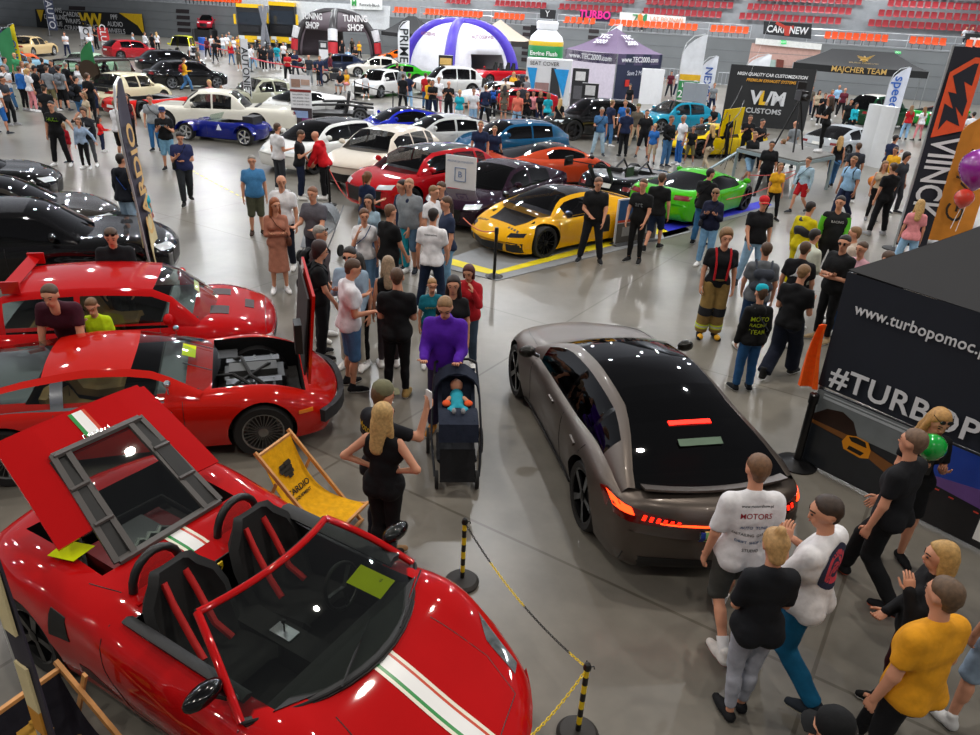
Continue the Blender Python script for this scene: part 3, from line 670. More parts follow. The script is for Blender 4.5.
        if to:
            Tt = J['T']; wv = (Tt((0, 0, 1.0)), Tt((0, 0, 1))-Tt((0, 0, 0))); hp = .125*J['fat']+.012
            bp = [(Tt((-.055, 0, .93)), Tt((.055, 0, .93)), hp, hp, .88, wv)]+[(Tt((sd*.075, -.055, .9)), Tt((sd*.07, -.05, .93)), .098*J['fat'], .09*J['fat'], 1, wv) for sd in (-1, 1)]
            if pose in ('sit', 'crouch'): bp = [((-.055, -.02+(-.1 if pose == 'crouch' else 0), .93+J['dz']), (.055, -.02+(-.1 if pose == 'crouch' else 0), .93+J['dz']), hp, hp, 1, None)]
            bp += legs(J, {'slim': .008, 'jeans': .014, 'fire': .032}.get(bot[0], .022), to, {'jeans': .012, 'baggy': .03, 'fire': .03}.get(bot[0], 0))
            T['bot'] = net_mesh('bot', [nets(bp, vx, .018, nz*.8, sd_+2)+(0,)], [SKIN])
        elif bot[0] == 'skirt':
            Tt = J['T']; T['bot'] = net_mesh('bot', [nets([(Tt((0, 0, .98)), (0, .0, .52), .145, .19, .85, [((0, 0, .52), (0, 0, -1)), ((0, 0, 1.0), (0, 0, 1))])], vx, .02, nz)+(0,)], [SKIN])
        hp_ = hair_prims(J, hair[0])
        if hp_: T['hair'] = net_mesh('hair', [nets(hp_, min(vx, .02), .02, .004 if hair[0] != 'short' else .001, 3)+(0,)], [SKIN])
        if lod < 2 or True: T['shoes'] = [shoe_mesh(J, i, '#ffffff', '#ffffff', skind) for i in (0, 1)]
        if lod: TPL[key] = T
    J = T['J']
    def put(name, me, mats, parent=r):
        o = link(name, me, parent); 
        for i, m_ in enumerate(mats):
            if i < len(o.material_slots): o.material_slots[i].link = 'OBJECT'; o.material_slots[i].material = m_
        return o
    b_ = put('body', T['body'], [skin]); tn = {'hoodie': 'hooded_sweatshirt', 'tank': 'tank_top', 'dress': 'dress', 'tdress': 'dress', 'jacket': 'jacket', 'long': 'sweater', 'crop': 'crop_top'}.get(top[0], 'shirt')
    T_ = put(tn, T['top'], [cloth(top[1])])
    if 'bot' in T: put({'shorts': 'shorts', 'knee': 'shorts', 'skirt': 'skirt'}.get(bot[0], 'trousers'), T['bot'], [cloth(bot[1])])
    if 'hair' in T: put('hair', T['hair'], [mat(hair[1], .6, var=.25, scale=40)])
    for sm in T['shoes']: put('shoe', sm, [cloth(shoes), plastic(sole)])
    r.scale = (s, s, s)
    H, Tt = J['H'], J['T']
    if cap:
        mb = MB(); mb.M = Matrix.Translation(Vector(H((0, -.01, 1.69))))@Matrix.Rotation(J['yaw'], 4, 'Z')@Matrix.Rotation(-J['nod'], 4, 'X')
        mb.lathe([(.093, -.01), (.096, .02), (.088, .055), (.06, .085), (.004, .098)], 16)
        f = -1 if cap[0] == 'backcap' else 1
        if cap[0] != 'beanie': mb.sheet([[(x*.075, f*(.075+y*(.085-.03*x*x)), -.005-.012*y*0-.02*abs(x)) for x in (-1, -.5, 0, .5, 1)] for y in (0, .5, 1)], .006)
        mb.build('cap', cloth(cap[1]), r, 50)
    if bag:
        k, c_ = bag; mb = MB(); m_ = cloth(c_)
        if k == 'backpack':
            P = [(Tt((-.09, -.19, 1.12)), Tt((.09, -.19, 1.12)), .085, .085, .8, None), (Tt((-.08, -.19, 1.32)), Tt((.08, -.19, 1.32)), .08, .08, .8, None), (Tt((0, -.25, 1.14)), Tt((0, -.25, 1.2)), .06, .06, 1, None)]
            o = link('backpack', net_mesh('backpack', [nets(P, .025, .05, .003)+(0,)], [m_]), r)
            for sd in (-1, 1): q = MB(); q.tube([Tt((sd*.11, -.14, 1.38)), Tt((sd*.12, -.02, 1.485)), Tt((sd*.12, .12, 1.36)), Tt((sd*.14, .10, 1.2)), Tt((sd*.15, -.12, 1.08))], .016, 6); q.build('strap', m_, o, 60)
        else:
            sd = 1 if k.endswith('r') else -1; c3 = Tt((sd*.2, .06, .98)) if not k.startswith('chest') else Tt((0, .17, 1.12)); w_ = (.10, .045, .085) if k.startswith(('cross', 'chest')) else (.15, .07, .15)
            P = [((c3[0], c3[1]-w_[0]*.6, c3[2]-w_[2]*.4), (c3[0], c3[1]+w_[0]*.6, c3[2]-w_[2]*.4), w_[1], w_[1], 1, None), ((c3[0], c3[1]-w_[0]*.6, c3[2]+w_[2]*.4), (c3[0], c3[1]+w_[0]*.6, c3[2]+w_[2]*.4), w_[1], w_[1], 1, None)]
            o = link('bag', net_mesh('bag', [nets(P, .018, .05)+(0,)], [m_]), r)
            q = MB(); q.tube([c3, Tt((sd*.17, .13, 1.15)), Tt((0, .155, 1.3)), Tt((-sd*.10, .08, 1.46)), Tt((-sd*.10, -.06, 1.45)), Tt((0, -.14, 1.3)), Tt((sd*.17, -.12, 1.1)), c3], .009, 5); q.build('strap', m_, o, 60)
    if glasses:
        q = MB(); zz = 1.65 if glasses == 1 else 1.72; yy = .1 if glasses == 1 else .085
        for sd in (-1, 1):
            q.ball(tuple(H((sd*.034, yy, zz))), (.027, .008, .02), 8); q.tube([H((sd*.06, yy-.01, zz)), H((sd*.09, -.0, zz+.003))], .003, 4)
        q.build('sunglasses', plastic('#111111', .15), r, 60)
    if sock:
        for h_, k_, a_ in J['leg']:
            q = MB(); d = Vector(k_-a_).normalized(); q.tube([Vector(a_), Vector(a_)+d*.13], [.043, .05], 12); q.build('sock', cloth(sock), r, 60)
    if print_:   # (text, size, colour, side, z, x)
        for pr in (print_ if isinstance(print_, list) else [print_]):
            tx, sz, c_, side, pz = pr[:5]; px_ = pr[5] if len(pr) > 5 else 0; me = text_mesh(tx, sz, mat(c_, .8), .001, .01); 
            tree = BVHTree.FromPolygons([v.co.copy() for v in T['top'].vertices], [tuple(p.vertices) for p in T['top'].polygons])
            s_ = 1 if side == 'f' else -1; bm = bmesh.new(); bm.from_mesh(me)
            for v in bm.verts:
                x, zz, dpt = v.co.x, v.co.y, v.co.z; o = Vector(Tt((-s_*x+px_, 0, pz+zz))); o.y = s_*1.0+o.y; hit = tree.ray_cast(o, Vector((0, -s_, 0)))
                v.co = (hit[0]+Vector((0, s_*.004, 0))) if hit[0] is not None else Vector((o.x, s_*.1, o.z))
            bm.to_mesh(me); bm.free(); link('shirt_print', me, r)
    r['_'] = 0; del r['_']
    if extra: extra(r, J)
    return r
# ---------------------------------------------------------------- floor
fm = mat('#8d8a80', .3, var=0, spec=.42); n = fm.node_tree; b = n.nodes['Principled BSDF']
def nd(t, **k):
    x = n.nodes.new(t)
    for a, v in k.items():
        if a in x.inputs: x.inputs[a].default_value = v
        else: setattr(x, a, v)
    return x
tcn = nd('ShaderNodeTexCoord'); n1 = nd('ShaderNodeTexNoise', Scale=.35, Detail=6, Roughness=.65); n2 = nd('ShaderNodeTexNoise', Scale=6, Detail=4)
r1 = nd('ShaderNodeValToRGB'); r1.color_ramp.elements[0].position = .32; r1.color_ramp.elements[1].position = .72
r1.color_ramp.elements[0].color = (*rgb('#625f58'), 1); r1.color_ramp.elements[1].color = (*rgb('#8a857b'), 1)
mp = nd('ShaderNodeMapping'); mp.inputs['Rotation'].default_value = (0, 0, math.radians(32)); mp.inputs['Scale'].default_value = (1/5.2, 1/5.2, 1)
n.links.new(tcn.outputs['Object'], n1.inputs['Vector']); n.links.new(tcn.outputs['Object'], n2.inputs['Vector']); n.links.new(tcn.outputs['Object'], mp.inputs['Vector'])
bk = nd('ShaderNodeTexBrick', offset=0.0, squash=1.0); bk.inputs['Color1'].default_value = (1, 1, 1, 1); bk.inputs['Color2'].default_value = (.95, .95, .95, 1); bk.inputs['Mortar'].default_value = (.62, .6, .57, 1)
bk.inputs['Scale'].default_value = 1; bk.inputs['Mortar Size'].default_value = .0035; bk.inputs['Brick Width'].default_value = 1; bk.inputs['Row Height'].default_value = 1; bk.inputs['Mortar Smooth'].default_value = .2
n.links.new(mp.outputs[0], bk.inputs['Vector']); n.links.new(n1.outputs['Fac'], r1.inputs[0])
mx = nd('ShaderNodeMix', data_type='RGBA', blend_type='MULTIPLY'); mx.inputs[0].default_value = 1; n.links.new(r1.outputs[0], mx.inputs[6]); n.links.new(bk.outputs['Color'], mx.inputs[7])
n.links.new(mx.outputs[2], b.inputs['Base Color'])
r2 = nd('ShaderNodeMapRange'); r2.inputs[3].default_value = .24; r2.inputs[4].default_value = .36; n.links.new(n1.outputs['Fac'], r2.inputs[0]); n.links.new(r2.outputs[0], b.inputs['Roughness'])
q = MB(); q.box((-70, -8, -.3), (75, 125, 0)); tag(q.build('floor', fm, smooth=0), 'grey polished concrete hall floor', kind='structure')
# ---------------------------------------------------------------- the stands round the hall
FOOT = [Vector(p) for p in ((-80, 113), (-37, 97), (12, 76), (45, 64), (80, 50))]
def zat(x, y, py):
    k = -(py-367.5)/CF; A = UP-FW*k; v0 = Vector((x, y, -CH)); return -(v0.dot(A))/A.z if A.z else 0
def seg_at(px, py, off=0):
    D = (FW*CF+RT*(px-490)-UP*(py-367.5)); d2 = Vector((D.x, D.y)); best = None
    for i in range(4):
        a, b = FOOT[i].copy(), FOOT[i+1].copy(); t = (b-a).normalized(); n_ = Vector((-t.y, t.x)); a += n_*off; b += n_*off
        det = d2.x*(a-b).y-d2.y*(a-b).x
        if abs(det) < 1e-6: continue
        s_ = (a.x*(a-b).y-a.y*(a-b).x)/det; P = d2*s_; u = (P-a).dot(t)/(b-a).length
        if s_ > 0 and -.02 <= u <= 1.02: best = (P, i, t, n_, CH+D.z*s_)
    return best
def wp(px, py, off=0):
    P, i, t, n_, z = seg_at(px, py, off); return Vector((P.x, P.y, z))
wallm = mat('#7c8082', .7, var=.06, scale=.6); nw = wallm.node_tree; bwn = nw.nodes['Principled BSDF']
wv = nw.nodes.new('ShaderNodeTexWave'); wv.bands_direction = 'Z'; wv.wave_profile = 'SAW'; wv.inputs['Scale'].default_value = .31*.5; wt = nw.nodes.new('ShaderNodeTexCoord')
bp = nw.nodes.new('ShaderNodeBump'); bp.inputs['Strength'].default_value = 1; bp.inputs['Distance'].default_value = .4
nw.links.new(wt.outputs['Object'], wv.inputs['Vector']); nw.links.new(wv.outputs['Fac'], bp.inputs['Height']); nw.links.new(bp.outputs[0], bwn.inputs['Normal'])
conc = mat('#85888a', .8, var=.08, scale=2)
WT = 3.95
def ribbon(off0, z0, off1, z1, name, m_, i0=0, i1=4):
    """a solid strip that follows the front of the stands"""
    mb = MB()
    def line(off):
        pts = []
        for i in range(5):
            if i == 0: t = (FOOT[1]-FOOT[0]).normalized(); n_ = Vector((-t.y, t.x)); pts.append(FOOT[0]+n_*off)
            elif i == 4: t = (FOOT[4]-FOOT[3]).normalized(); n_ = Vector((-t.y, t.x)); pts.append(FOOT[4]+n_*off)
            else:
                t0 = (FOOT[i]-FOOT[i-1]).normalized(); t1 = (FOOT[i+1]-FOOT[i]).normalized(); n_ = (Vector((-t0.y, t0.x))+Vector((-t1.y, t1.x))).normalized(); pts.append(FOOT[i]+n_*off)
        return pts
    a, b = line(off0), line(off1)
    for i in range(i0, i1):
        vs = [(*a[i], z0), (*a[i+1], z0), (*b[i+1], z0), (*b[i], z0), (*a[i], z1), (*a[i+1], z1), (*b[i+1], z1), (*b[i], z1)]
        mb.add(vs, [(0, 3, 2, 1), (4, 5, 6, 7), (0, 1, 5, 4), (1, 2, 6, 5), (2, 3, 7, 6), (3, 0, 4, 7)])
    o = mb.build(name, m_, smooth=0); tag(o, kind='structure'); return o
ribbon(0, 0, .3, WT-.12, 'wall_back', wallm); ribbon(-.05, WT-.12, 3.0, WT, 'floor_gallery', conc)
for k in range(7): ribbon(3.0+1.45*k, WT, 4.55+1.45*k, WT+1.15+.85*k, 'stand_step', conc)
ribbon(13.2, WT, 13.6, 16, 'wall_upper', mat('#6a6d70', .8))
for k in range(3): ribbon(-.03, .95*(k+1), 0, .95*(k+1)+.035, 'trim_%d' % (k+1), mat('#6c7072', .6))
q = MB(); q.box((-80, -9, 0), (-79.7, 113, 14)); tag(q.build('wall_left', wallm, smooth=0), kind='structure')
q = MB(); q.box((80, -9, 0), (80.3, 52, 14)); tag(q.build('wall_right', wallm, smooth=0), kind='structure')
q = MB(); q.box((-80, -9.3, 0), (80.3, -9, 14)); tag(q.build('wall_front', wallm, smooth=0), kind='structure')
# stadium seats
def seat_shell(col):
    mb = MB(); g_ = []
    for y, z, ww in ((-.24, .38, .22), (-.22, .45, .245), (.12, .40, .245), (.20, .44, .245), (.27, .90, .235), (.26, .95, .19)):
        g_.append([(u*ww, y, z+(.03 if abs(u) == 1 and y < .2 else 0)) for u in (-1, -.6, 0, .6, 1)])
    mb.sheet(g_, .03); return mb.mesh(mat(col, .45, var=.05), 60, 'seat_shell')
def seat_leg():
    mb = MB(); mb.box((-.03, -.05, 0), (.03, .05, .42)); mb.box((-.2, -.03, .36), (.2, .03, .4)); return mb.mesh(mat('#5a5c5e', .5, .5), 0, 'seat_bracket')
sor, sre, sleg = seat_shell('#dd4f08'), seat_shell('#8f1420'), seat_leg()
def seats(px0, px1, py, off, z, me, label, group, every=.55, bracket=True):
    a = seg_at(px0, py, off); b = seg_at(px1, py, off); d = (b[0]-a[0]); n_ = max(1, int(d.length/every))
    for k in range(n_):
        p = a[0]+d*((k+.5)/n_); an = math.atan2(d.y, d.x)
        o = empty('stadium_seat', (p.x, p.y, z), an, label, 'seat', group); link('shell', me, o)
        if bracket: link('bracket', sleg, o)
for i, (a, b, py) in enumerate(((184, 241, 1), (393, 416, 12), (424, 482, 15), (493, 524, 18), (563, 595, 24), (608, 697, 30), (709, 748, 35), (822, 887, 45), (907, 945, 49), (962, 990, 54))):
    w_ = ['at the far left', 'above the black gazebo', 'above the purple-ribbed tent', 'above the beige gazebo', 'left of the wall stairs', 'below the long white jubilee banner', 'between the wall stairs and the doorway', 'above the black tent with a gold star emblem', 'left of the tall black and orange banner', 'at the right edge'][i]
    seats(a, b, py, .5, WT-.02, sor, 'orange stadium seat in the front row '+w_, 'orange front-row seats '+w_)
for i, (a, b, py, k) in enumerate(((738, 842, 20, 0), (746, 852, 12, 1), (754, 862, 4, 2), (867, 985, 27, 0), (877, 985, 17, 1), (886, 985, 9, 2), (895, 985, 2, 3), (642, 722, 14, 0), (645, 733, 8, 1), (652, 741, 2, 2), (558, 622, 9, 0), (565, 634, 4, 1), (494, 546, 4, 0), (445, 470, 1, 0))):
    sec = 'above the doorway banner' if i < 3 else 'in the right block' if i < 7 else 'above the white jubilee banner' if i < 10 else 'in the left middle block'
    off = 3.75+1.45*k; z = WT+1.15+.85*k
    seats(a, b, py, off, z, sre, 'red stadium seat in row %s of the raked stand %s' % (['one', 'two', 'three', 'four'][k], sec), 'red seats row %s %s' % (['one', 'two', 'three', 'four'][k], sec), every=.56, bracket=False)
# gallery railing
railm = mat('#b4b8bb', .35, .6, var=0)
for j, (a, b) in enumerate(((420, 552), (558, 640), (690, 752), (812, 868), (868, 985))):
    A = seg_at(a, 15, 1.6); B = seg_at(b, 25, 1.6); d = B[0]-A[0]; n_ = int(d.length/1.6); mb = MB(); r_ = empty('gallery_railing', (A[0].x, A[0].y, WT), math.atan2(d.y, d.x), 'steel gallery railing, section %s from the left' % ['first', 'second', 'third', 'fourth', 'fifth'][j], 'railing')
    for z in (1.05, .55): mb = MB(); mb.tube([(0, 0, z), (d.length, 0, z)], .035, 6); mb.build('rail', railm, r_)
    for k in range(n_+1): mb = MB(); mb.tube([(d.length*k/n_, 0, 0), (d.length*k/n_, 0, 1.05)], .03, 6); mb.build('post', railm, r_)
def wallquad(name, label, cat, c, off, m_, th=.05, kind=None):
    """a flat panel on the stands: c = four places seen in the photo, clockwise from top left"""
    P = [wp(x, y, off) for x, y in c]; n_ = (P[1]-P[0]).cross(P[3]-P[0]).normalized(); mb = MB(); mb.prism(P, n_*th); o = mb.build(name, m_, smooth=0)
    if kind: tag(o, kind=kind)
    else: tag(o, label, cat)
    return o, P
def wtext(par, P, tx, size, col, u=.5, v=.5, **k):
    n_ = (P[1]-P[0]).cross(P[3]-P[0]).normalized(); n_ = n_ if n_.y < 0 else -n_; o = P[0].lerp(P[1], u).lerp(P[3].lerp(P[2], u), v)+n_*.09
    return text('lettering', tx, size, mat(col, .6, var=0), par, o, P[1]-P[0], P[0]-P[3], ext=.01, **k)
dk = mat('#17181a', .7); lv = mat('#2a2224', .8)
o, P = wallquad('banner', 'long white 7 jubilee banner with orange and green heart, hung on the gallery railing', 'banner', ((620, 12), (686, 17), (684, 30), (619, 26)), 1.5, mat('#dfe0dc', .7))
wtext(o, P, '7', 1.3, '#2c8a55', .24, .5); wtext(o, P, 'LAT POZNAŃ', .5, '#d98a5a', .72, .32); wtext(o, P, 'NOWA ERA', .5, '#d2664a', .68, .72)
mb = MB()
for s_, c_ in ((-1, '#e07a2a'), (1, '#2c8a55')):
    mb = MB(); cpt = P[0].lerp(P[1], .355).lerp(P[3].lerp(P[2], .355), .5)+Vector((0, -.12, 0)); pts = [cpt+Vector((s_*.0, 0, -.6)), cpt+Vector((s_*.45, 0, .05)), cpt+Vector((s_*.5, 0, .45)), cpt+Vector((s_*.25, 0, .6)), cpt+Vector((s_*.02, 0, .4))]
    mb.prism(pts, (0, -.03, 0)); mb.build('heart_half', mat(c_, .6), o)
o, P = wallquad('banner', 'purple banner with large pink letters on the railing', 'banner', ((580, 10), (611, 12), (610, 22), (580, 20)), 1.5, mat('#2a1a3a', .7)); wtext(o, P, 'TURBO', .95, '#e0218a', .5, .4, bold=.03); wtext(o, P, 'pomoc', .4, '#e8e8ea', .35, .85)
o, P = wallquad('banner', 'dark banner with a small white emblem above the bottle-shaped inflatable', 'banner', ((540, 9), (556, 10), (555, 19), (540, 18)), 1.5, dk); wtext(o, P, 'Y', .8, '#cfcfcf')
o, P = wallquad('banner', 'black and white supporters banner with a red bull head over the doorway', 'banner', ((764, 21), (812, 24), (811, 39), (763, 34)), 1.4, mat('#1d1e20', .7)); wtext(o, P, 'CARP NEW', .8, '#dcdcdc', .5, .55, bold=.02, sx=.85)
mb = MB(); cpt = (P[0]+P[1]+P[2]+P[3])/4+Vector((0, -.14, .1)); mb.prism([cpt+Vector((x, 0, z)) for x, z in ((-.3, .2), (-1.1, .5), (-1.2, .3), (-.35, -.05), (-.2, -.6), (.2, -.6), (.35, -.05), (1.2, .3), (1.1, .5), (.3, .2))], (0, -.03, 0)); mb.build('bull_head', mat('#b8392a', .6), o)
o, P = wallquad('banner', 'black banner with a white round emblem at the far right railing', 'banner', ((965, 33), (990, 35), (990, 52), (966, 50)), 1.2, dk); wtext(o, P, 'm', 1.2, '#e8e8e8', .4, .4, bold=.04)
wallquad('wall_entrance', '', '', ((752, 43), (821, 49), (815, 82), (745, 76)), -.02, mat('#b9958a', .8), kind='structure')
wallquad('door_1', '', '', ((777, 59), (784, 60), (782, 80), (775, 79)), -.1, mat('#6a2f22', .6), kind='structure')
wallquad('window_1', '', '', ((767, 59), (776, 60), (774, 79), (765, 78)), -.1, mat('#9fb3ab', .3), kind='structure')
wallquad('trim_4', '', '', ((756, 38), (822, 44), (821, 50), (755, 44)), -.3, mat('#dcdcd8', .6), kind='structure')
o, P = wallquad('exit_sign', 'small green exit sign on the white lintel over the doorway', 'sign', ((781, 40), (786.5, 40.5), (786.3, 44.3), (781, 44)), -.4, mat('#25a050', .5, emit=1.0, var=0), th=.04); wtext(o, P, 'EXIT', .2, '#ffffff')
o, P = wallquad('exit_sign', 'small green exit sign on the wall between orange seats at the right', 'sign', ((895, 51), (901, 51.5), (901, 54), (895, 53.5)), -.1, mat('#25a050', .5, emit=1.0, var=0), th=.04); wtext(o, P, 'EXIT', .2, '#ffffff')
wallquad('wall_pale', '', '', ((242, -2), (390, 6), (389, 30), (240, 20)), -.05, mat('#c9cccd', .7), kind='structure')
wallquad('wall_white', '', '', ((122, -6), (246, -6), (244, 4), (122, 12)), -.05, mat('#b4b6b6', .7), kind='structure') if False else None
o, P = wallquad('banner', 'white company banner with green mark on the pale wall', 'banner', ((350, -3), (382, -1), (382, 10), (351, 9)), -.35, mat('#e3e5e2', .6)); wtext(o, P, 'Konrads-Block', .42, '#333838', .62, .6); wtext(o, P, 'M', .8, '#3a9a4a', .13, .5, bold=.04)
o, P = wallquad('advertising_wall', 'long black advertising wall with a yellow crown emblem and rows of names', 'banner', ((35, 9), (142, 14), (146, 40), (38, 34)), -.5, dk)
for c_ in ((.04, .03), (.14, .7)):
    pass
wtext(o, P, 'SERWIS\nDETAILING\nFOLIE\nTUNING', .8, '#c9c9c9', .2, .42); wtext(o, P, 'CARDIO\nWRAPS\nCERAMIC', .8, '#c9c9c9', .36, .42); wtext(o, P, 'PPF\nAUDIO\nWHEELS', .8, '#c9c9c9', .75, .45); wtext(o, P, 'VVV', 2.0, '#e8c21a', .53, .35, bold=.05); wtext(o, P, 'KING', .9, '#d8d8d8', .53, .62)
mb = MB(); mb.prism([P[0].lerp(P[1], u).lerp(P[3].lerp(P[2], u), v)+Vector((0, -.12, 0)) for u, v in ((.8, .0), (1, .0), (1, .85), (.95, .45))], (0, -.03, 0)); mb.build('yellow_stripe', mat('#d9b010', .6), o)
mb = MB(); mb.prism([P[0].lerp(P[1], u).lerp(P[3].lerp(P[2], u), v)+Vector((0, -.12, 0)) for u, v in ((.02, .02), (.09, .02), (.05, .5))], (0, -.03, 0)); mb.build('yellow_stripe', mat('#d9b010', .6), o)
# stair slots in the wall
for j, (x, y0, n_, w_, dx) in enumerate(((176, 9, 4, 13, .6), (69, 6, 1, 16, 0), (412, 20, 2, 10, -.5), (589, 29, 5, 10, -.8), (688, 46, 6, 10, -1.6), (523, 26, 6, 9, -.3))):
    for k in range(n_): wallquad('opening', '', '', ((x+dx*k, y0+6.3*k), (x+w_+dx*k, y0+6.3*k+.6), (x+w_+dx*k-.3, y0+6.3*k+4.4), (x-.3+dx*k, y0+6.3*k+3.7)), -.06, lv, kind='structure')
wallquad('opening', '', '', ((531, 25), (540, 26), (535, 56), (527, 56)), -.08, mat('#0c0d10', .8), kind='structure')
for j, (a, b, y) in enumerate(((645, 690, 83), (716, 728, 88))):
    A = seg_at(a, y, -2.5); B = seg_at(b, y+3, -2.5); d = B[0]-A[0]; r_ = empty('crowd_barrier', (A[0].x, A[0].y, 0), math.atan2(d.y, d.x), 'steel crowd barrier standing along the grey wall, '+('behind the purple gazebo' if j == 0 else 'beside the slim blue and white flag'), 'barrier')
    for z in (.15, 1.1): mb = MB(); mb.tube([(0, 0, z), (d.length, 0, z)], .03, 5); mb.build('rail', railm, r_)
    for k in range(int(d.length/.35)): mb = MB(); mb.tube([(.35*k, 0, .0), (.35*k, 0, 1.1)], .018, 4); mb.build('post', railm, r_)
# ---------------------------------------------------------------- the parked cars
rad = math.radians
def V2(c, r_, f): return c['root'].matrix_world
RED = paint('#b30a0c', rough=.25); CREAM_SEAT = mat('#8a6a3c', .8)
# foreground open sports car
FS = dict(L=4.48, W=1.92, wb=2.6, fo=1.0, R=.335, belt=.83, hood=.70, deck=.93, nose=.46, clear=.12, open=1, bow=(.50, .28), fend=.07, rfend=.06, flare=.035, crown=.05, gh=(1.5, 1.98, 2.6, 2.78),
          top=[(0, .40), (.03, .46), (.15, .53), (.5, .63), (1.0, .79), (1.2, .83), (2.0, .84), (2.55, .86), (2.9, .92), (3.4, .93), (4.1, .92), (4.36, .88), (4.44, .78), (4.48, .55)],
          head=None, grille=None, tail=(.42, .68, .72, .8), wheel='five', rimm=mat('#151516', .35, .4, var=0), mirror=0, intake=None, rplate=0,
          cuts=[(-.70, 2.3-2.62, .30, .70, 2.3-1.30, 2.0), (-.60, 2.3-4.05, .34, .60, 2.3-3.10, 2.0)])
F = make_car('convertible_sports_car', 'open red two-seat sports car with a tricolour stripe, engine lid raised', (-1.70, 4.21, rad(-119.5)), RED, **FS)
fr = F['root']; yn = F['yn']
def FL(s, x, z): return (x, yn-s, z)
cc = mat('#141415', .85)
q = MB(); q.box((-.70, yn-2.62, .18), (.70, yn-1.3, .31)); q.box((-.10, yn-2.6, .31), (.10, yn-1.25, .52)); q.build('cabin_floor', cc, fr)
# windscreen: frame plus bowed glass
wb_, wt_ = [], []
for i in range(13):
    u = -1+i/6; wb_.append(FL(1.42-.36*(1-u*u), u*.86, .82)); wt_.append(FL(2.06-.10*(1-u*u), u*.60, 1.135+.02*(1-u*u)))
g = [[tuple(lerp(a, b, t)[0] if False else a[j]+(b[j]-a[j])*t+(.035*math.sin(math.pi*t) if j == 2 else 0) for j in range(3)) for a, b in zip(wb_, wt_)] for t in [i/6 for i in range(7)]]
mb = MB(); mb.sheet(g, .006); mb.build('windshield', glass(.72, (.95, 1, .95)), fr, 60)
mb = MB(); mb.tube([r[0] for r in g], .028, 8); mb.tube([r[-1] for r in g], .028, 8); mb.tube(g[-1], .026, 8); mb.build('windshield_frame', RED, fr, 60)
mb = MB(); mb.sheet([[Vector(p)+Vector((0, .07*(1-j)-.03, -.006*(1-j)+.012)) for p in g[0]] for j in (0, .5, 1)], .02); mb.build('cowl_panel', BLACK, fr, 60)
mb = MB(); mb.tube([Vector(p)+Vector((0, .02, .012)) for p in g[0]], .012, 6); mb.tube([Vector(p)*1.0+Vector((0, -.02, -.005)) for p in g[-1]], .02, 6); mb.build('rubber_seal', RUBBER, fr, 60)
for x in (-.35, .25):
    mb = MB(); mb.tube([FL(1.08, x+.1, .85), FL(1.16, x-.1, .872), FL(1.28, x-.42, .885)], .007, 5); mb.build('wiper', BLACK, fr)
patch(F, 'cowl_top', [(-.72, yn-1.295), (.72, yn-1.295), (.50, yn-1.2), (-.50, yn-1.2)], 't', BLACK, .01, 10, 3); patch(F, 'cowl_top', [(-.5, yn-1.2), (.5, yn-1.2), (.22, yn-1.10), (-.22, yn-1.10)], 't', BLACK, .01, 8, 3)
# dashboard, wheel, console
mb = MB(); mb.sheet([[FL(1.18+.3*t, u*.72, .80-.02*t-.10*max(0, t-.8)*5) for u in (-1, -.5, 0, .5, 1)] for t in (0, .3, .6, .9, 1.2)], .05); mb.build('dashboard', mat('#1c1d1b', .8), fr, 60)
mb = MB(); mb.tube([(-.38+.17*math.cos(a), yn-1.72-.05*math.sin(a), .80+.165*math.sin(a)) for a in [i*math.pi/12 for i in range(24)]], .015, 8, closed=True)
for a in (0, 2.4, 4.7): mb.bar((-.38, yn-1.70, .80), (-.38+.16*math.cos(a), yn-1.72-.05*math.sin(a), .80+.16*math.sin(a)), .03, .012)
mb.build('steering_wheel', BLACK, fr)
mb = MB(); mb.box((-.055, yn-2.05, .52), (.055, yn-1.85, .535)); mb.build('gear_plate', mat('#b9bcc0', .3, 1), fr); mb = MB(); mb.tube([(0, yn-1.95, .53), (0, yn-1.95, .62)], .007, 6); mb.ball((0, yn-1.95, .63), .02, 8); mb.build('gear_lever', BLACK, fr)
for x in (-.37, .37):
    sq = MB(); g2 = []
    for yy, zz, ww, dd in ((.38, .46, .2, .05), (.34, .52, .24, .06), (.0, .45, .25, .10), (-.12, .47, .25, .11), (-.20, .62, .27, .11), (-.26, .80, .28, .10), (-.30, .93, .25, .07), (-.32, 1.02, .16, .04), (-.335, 1.09, .12, .03)):
        g2.append([(x+u*ww, yn-2.28+yy+(dd if abs(u) == 1 else 0), zz+(dd*.5 if abs(u) == 1 and yy > -.1 else 0)) for u in (-1, -.82, -.4, 0, .4, .82, 1)])
    sq.sheet(g2, .07); so = sq.build('bucket_seat', mat('#121213', .85), fr, 70)
    hs = MB()
    for sx_ in (-.09, .09): hs.tube([(x+sx_, yn-2.60, 1.0), (x+sx_*1.1, yn-2.515, .86), (x+sx_*1.1, yn-2.36, .62), (x+sx_*1.4, yn-2.22, .53)], [.026]*4, 6)
    hs.build('harness_strap', mat('#c01818', .7), so, 60)
    hp = MB(); hp.tube([(x+.20*math.cos(a)*-1, yn-2.80, .90+.24*math.sin(a)) for a in [i*math.pi/10 for i in range(11)]], .032, 8); hp.build('roll_hoop', plastic('#18191a', .4), fr, 60)
    hg = MB(); hg.sheet([[(x-.17*(1-2*i/6), yn-2.79, .90+t*(.21*math.sqrt(max(0, 1-(1-2*i/6)**2)))) for i in range(7)] for t in (0, .5, 1)], .004); hg.build('wind_mesh', GLASSC, fr)
mb = MB(); mb.sheet([[FL(2.62+.06*t, u*.62, .55+.33*t) for u in (-1, -.3, .3, 1)] for t in (0, .5, 1)], .05); mb.build('bulkhead', RED, fr, 60)
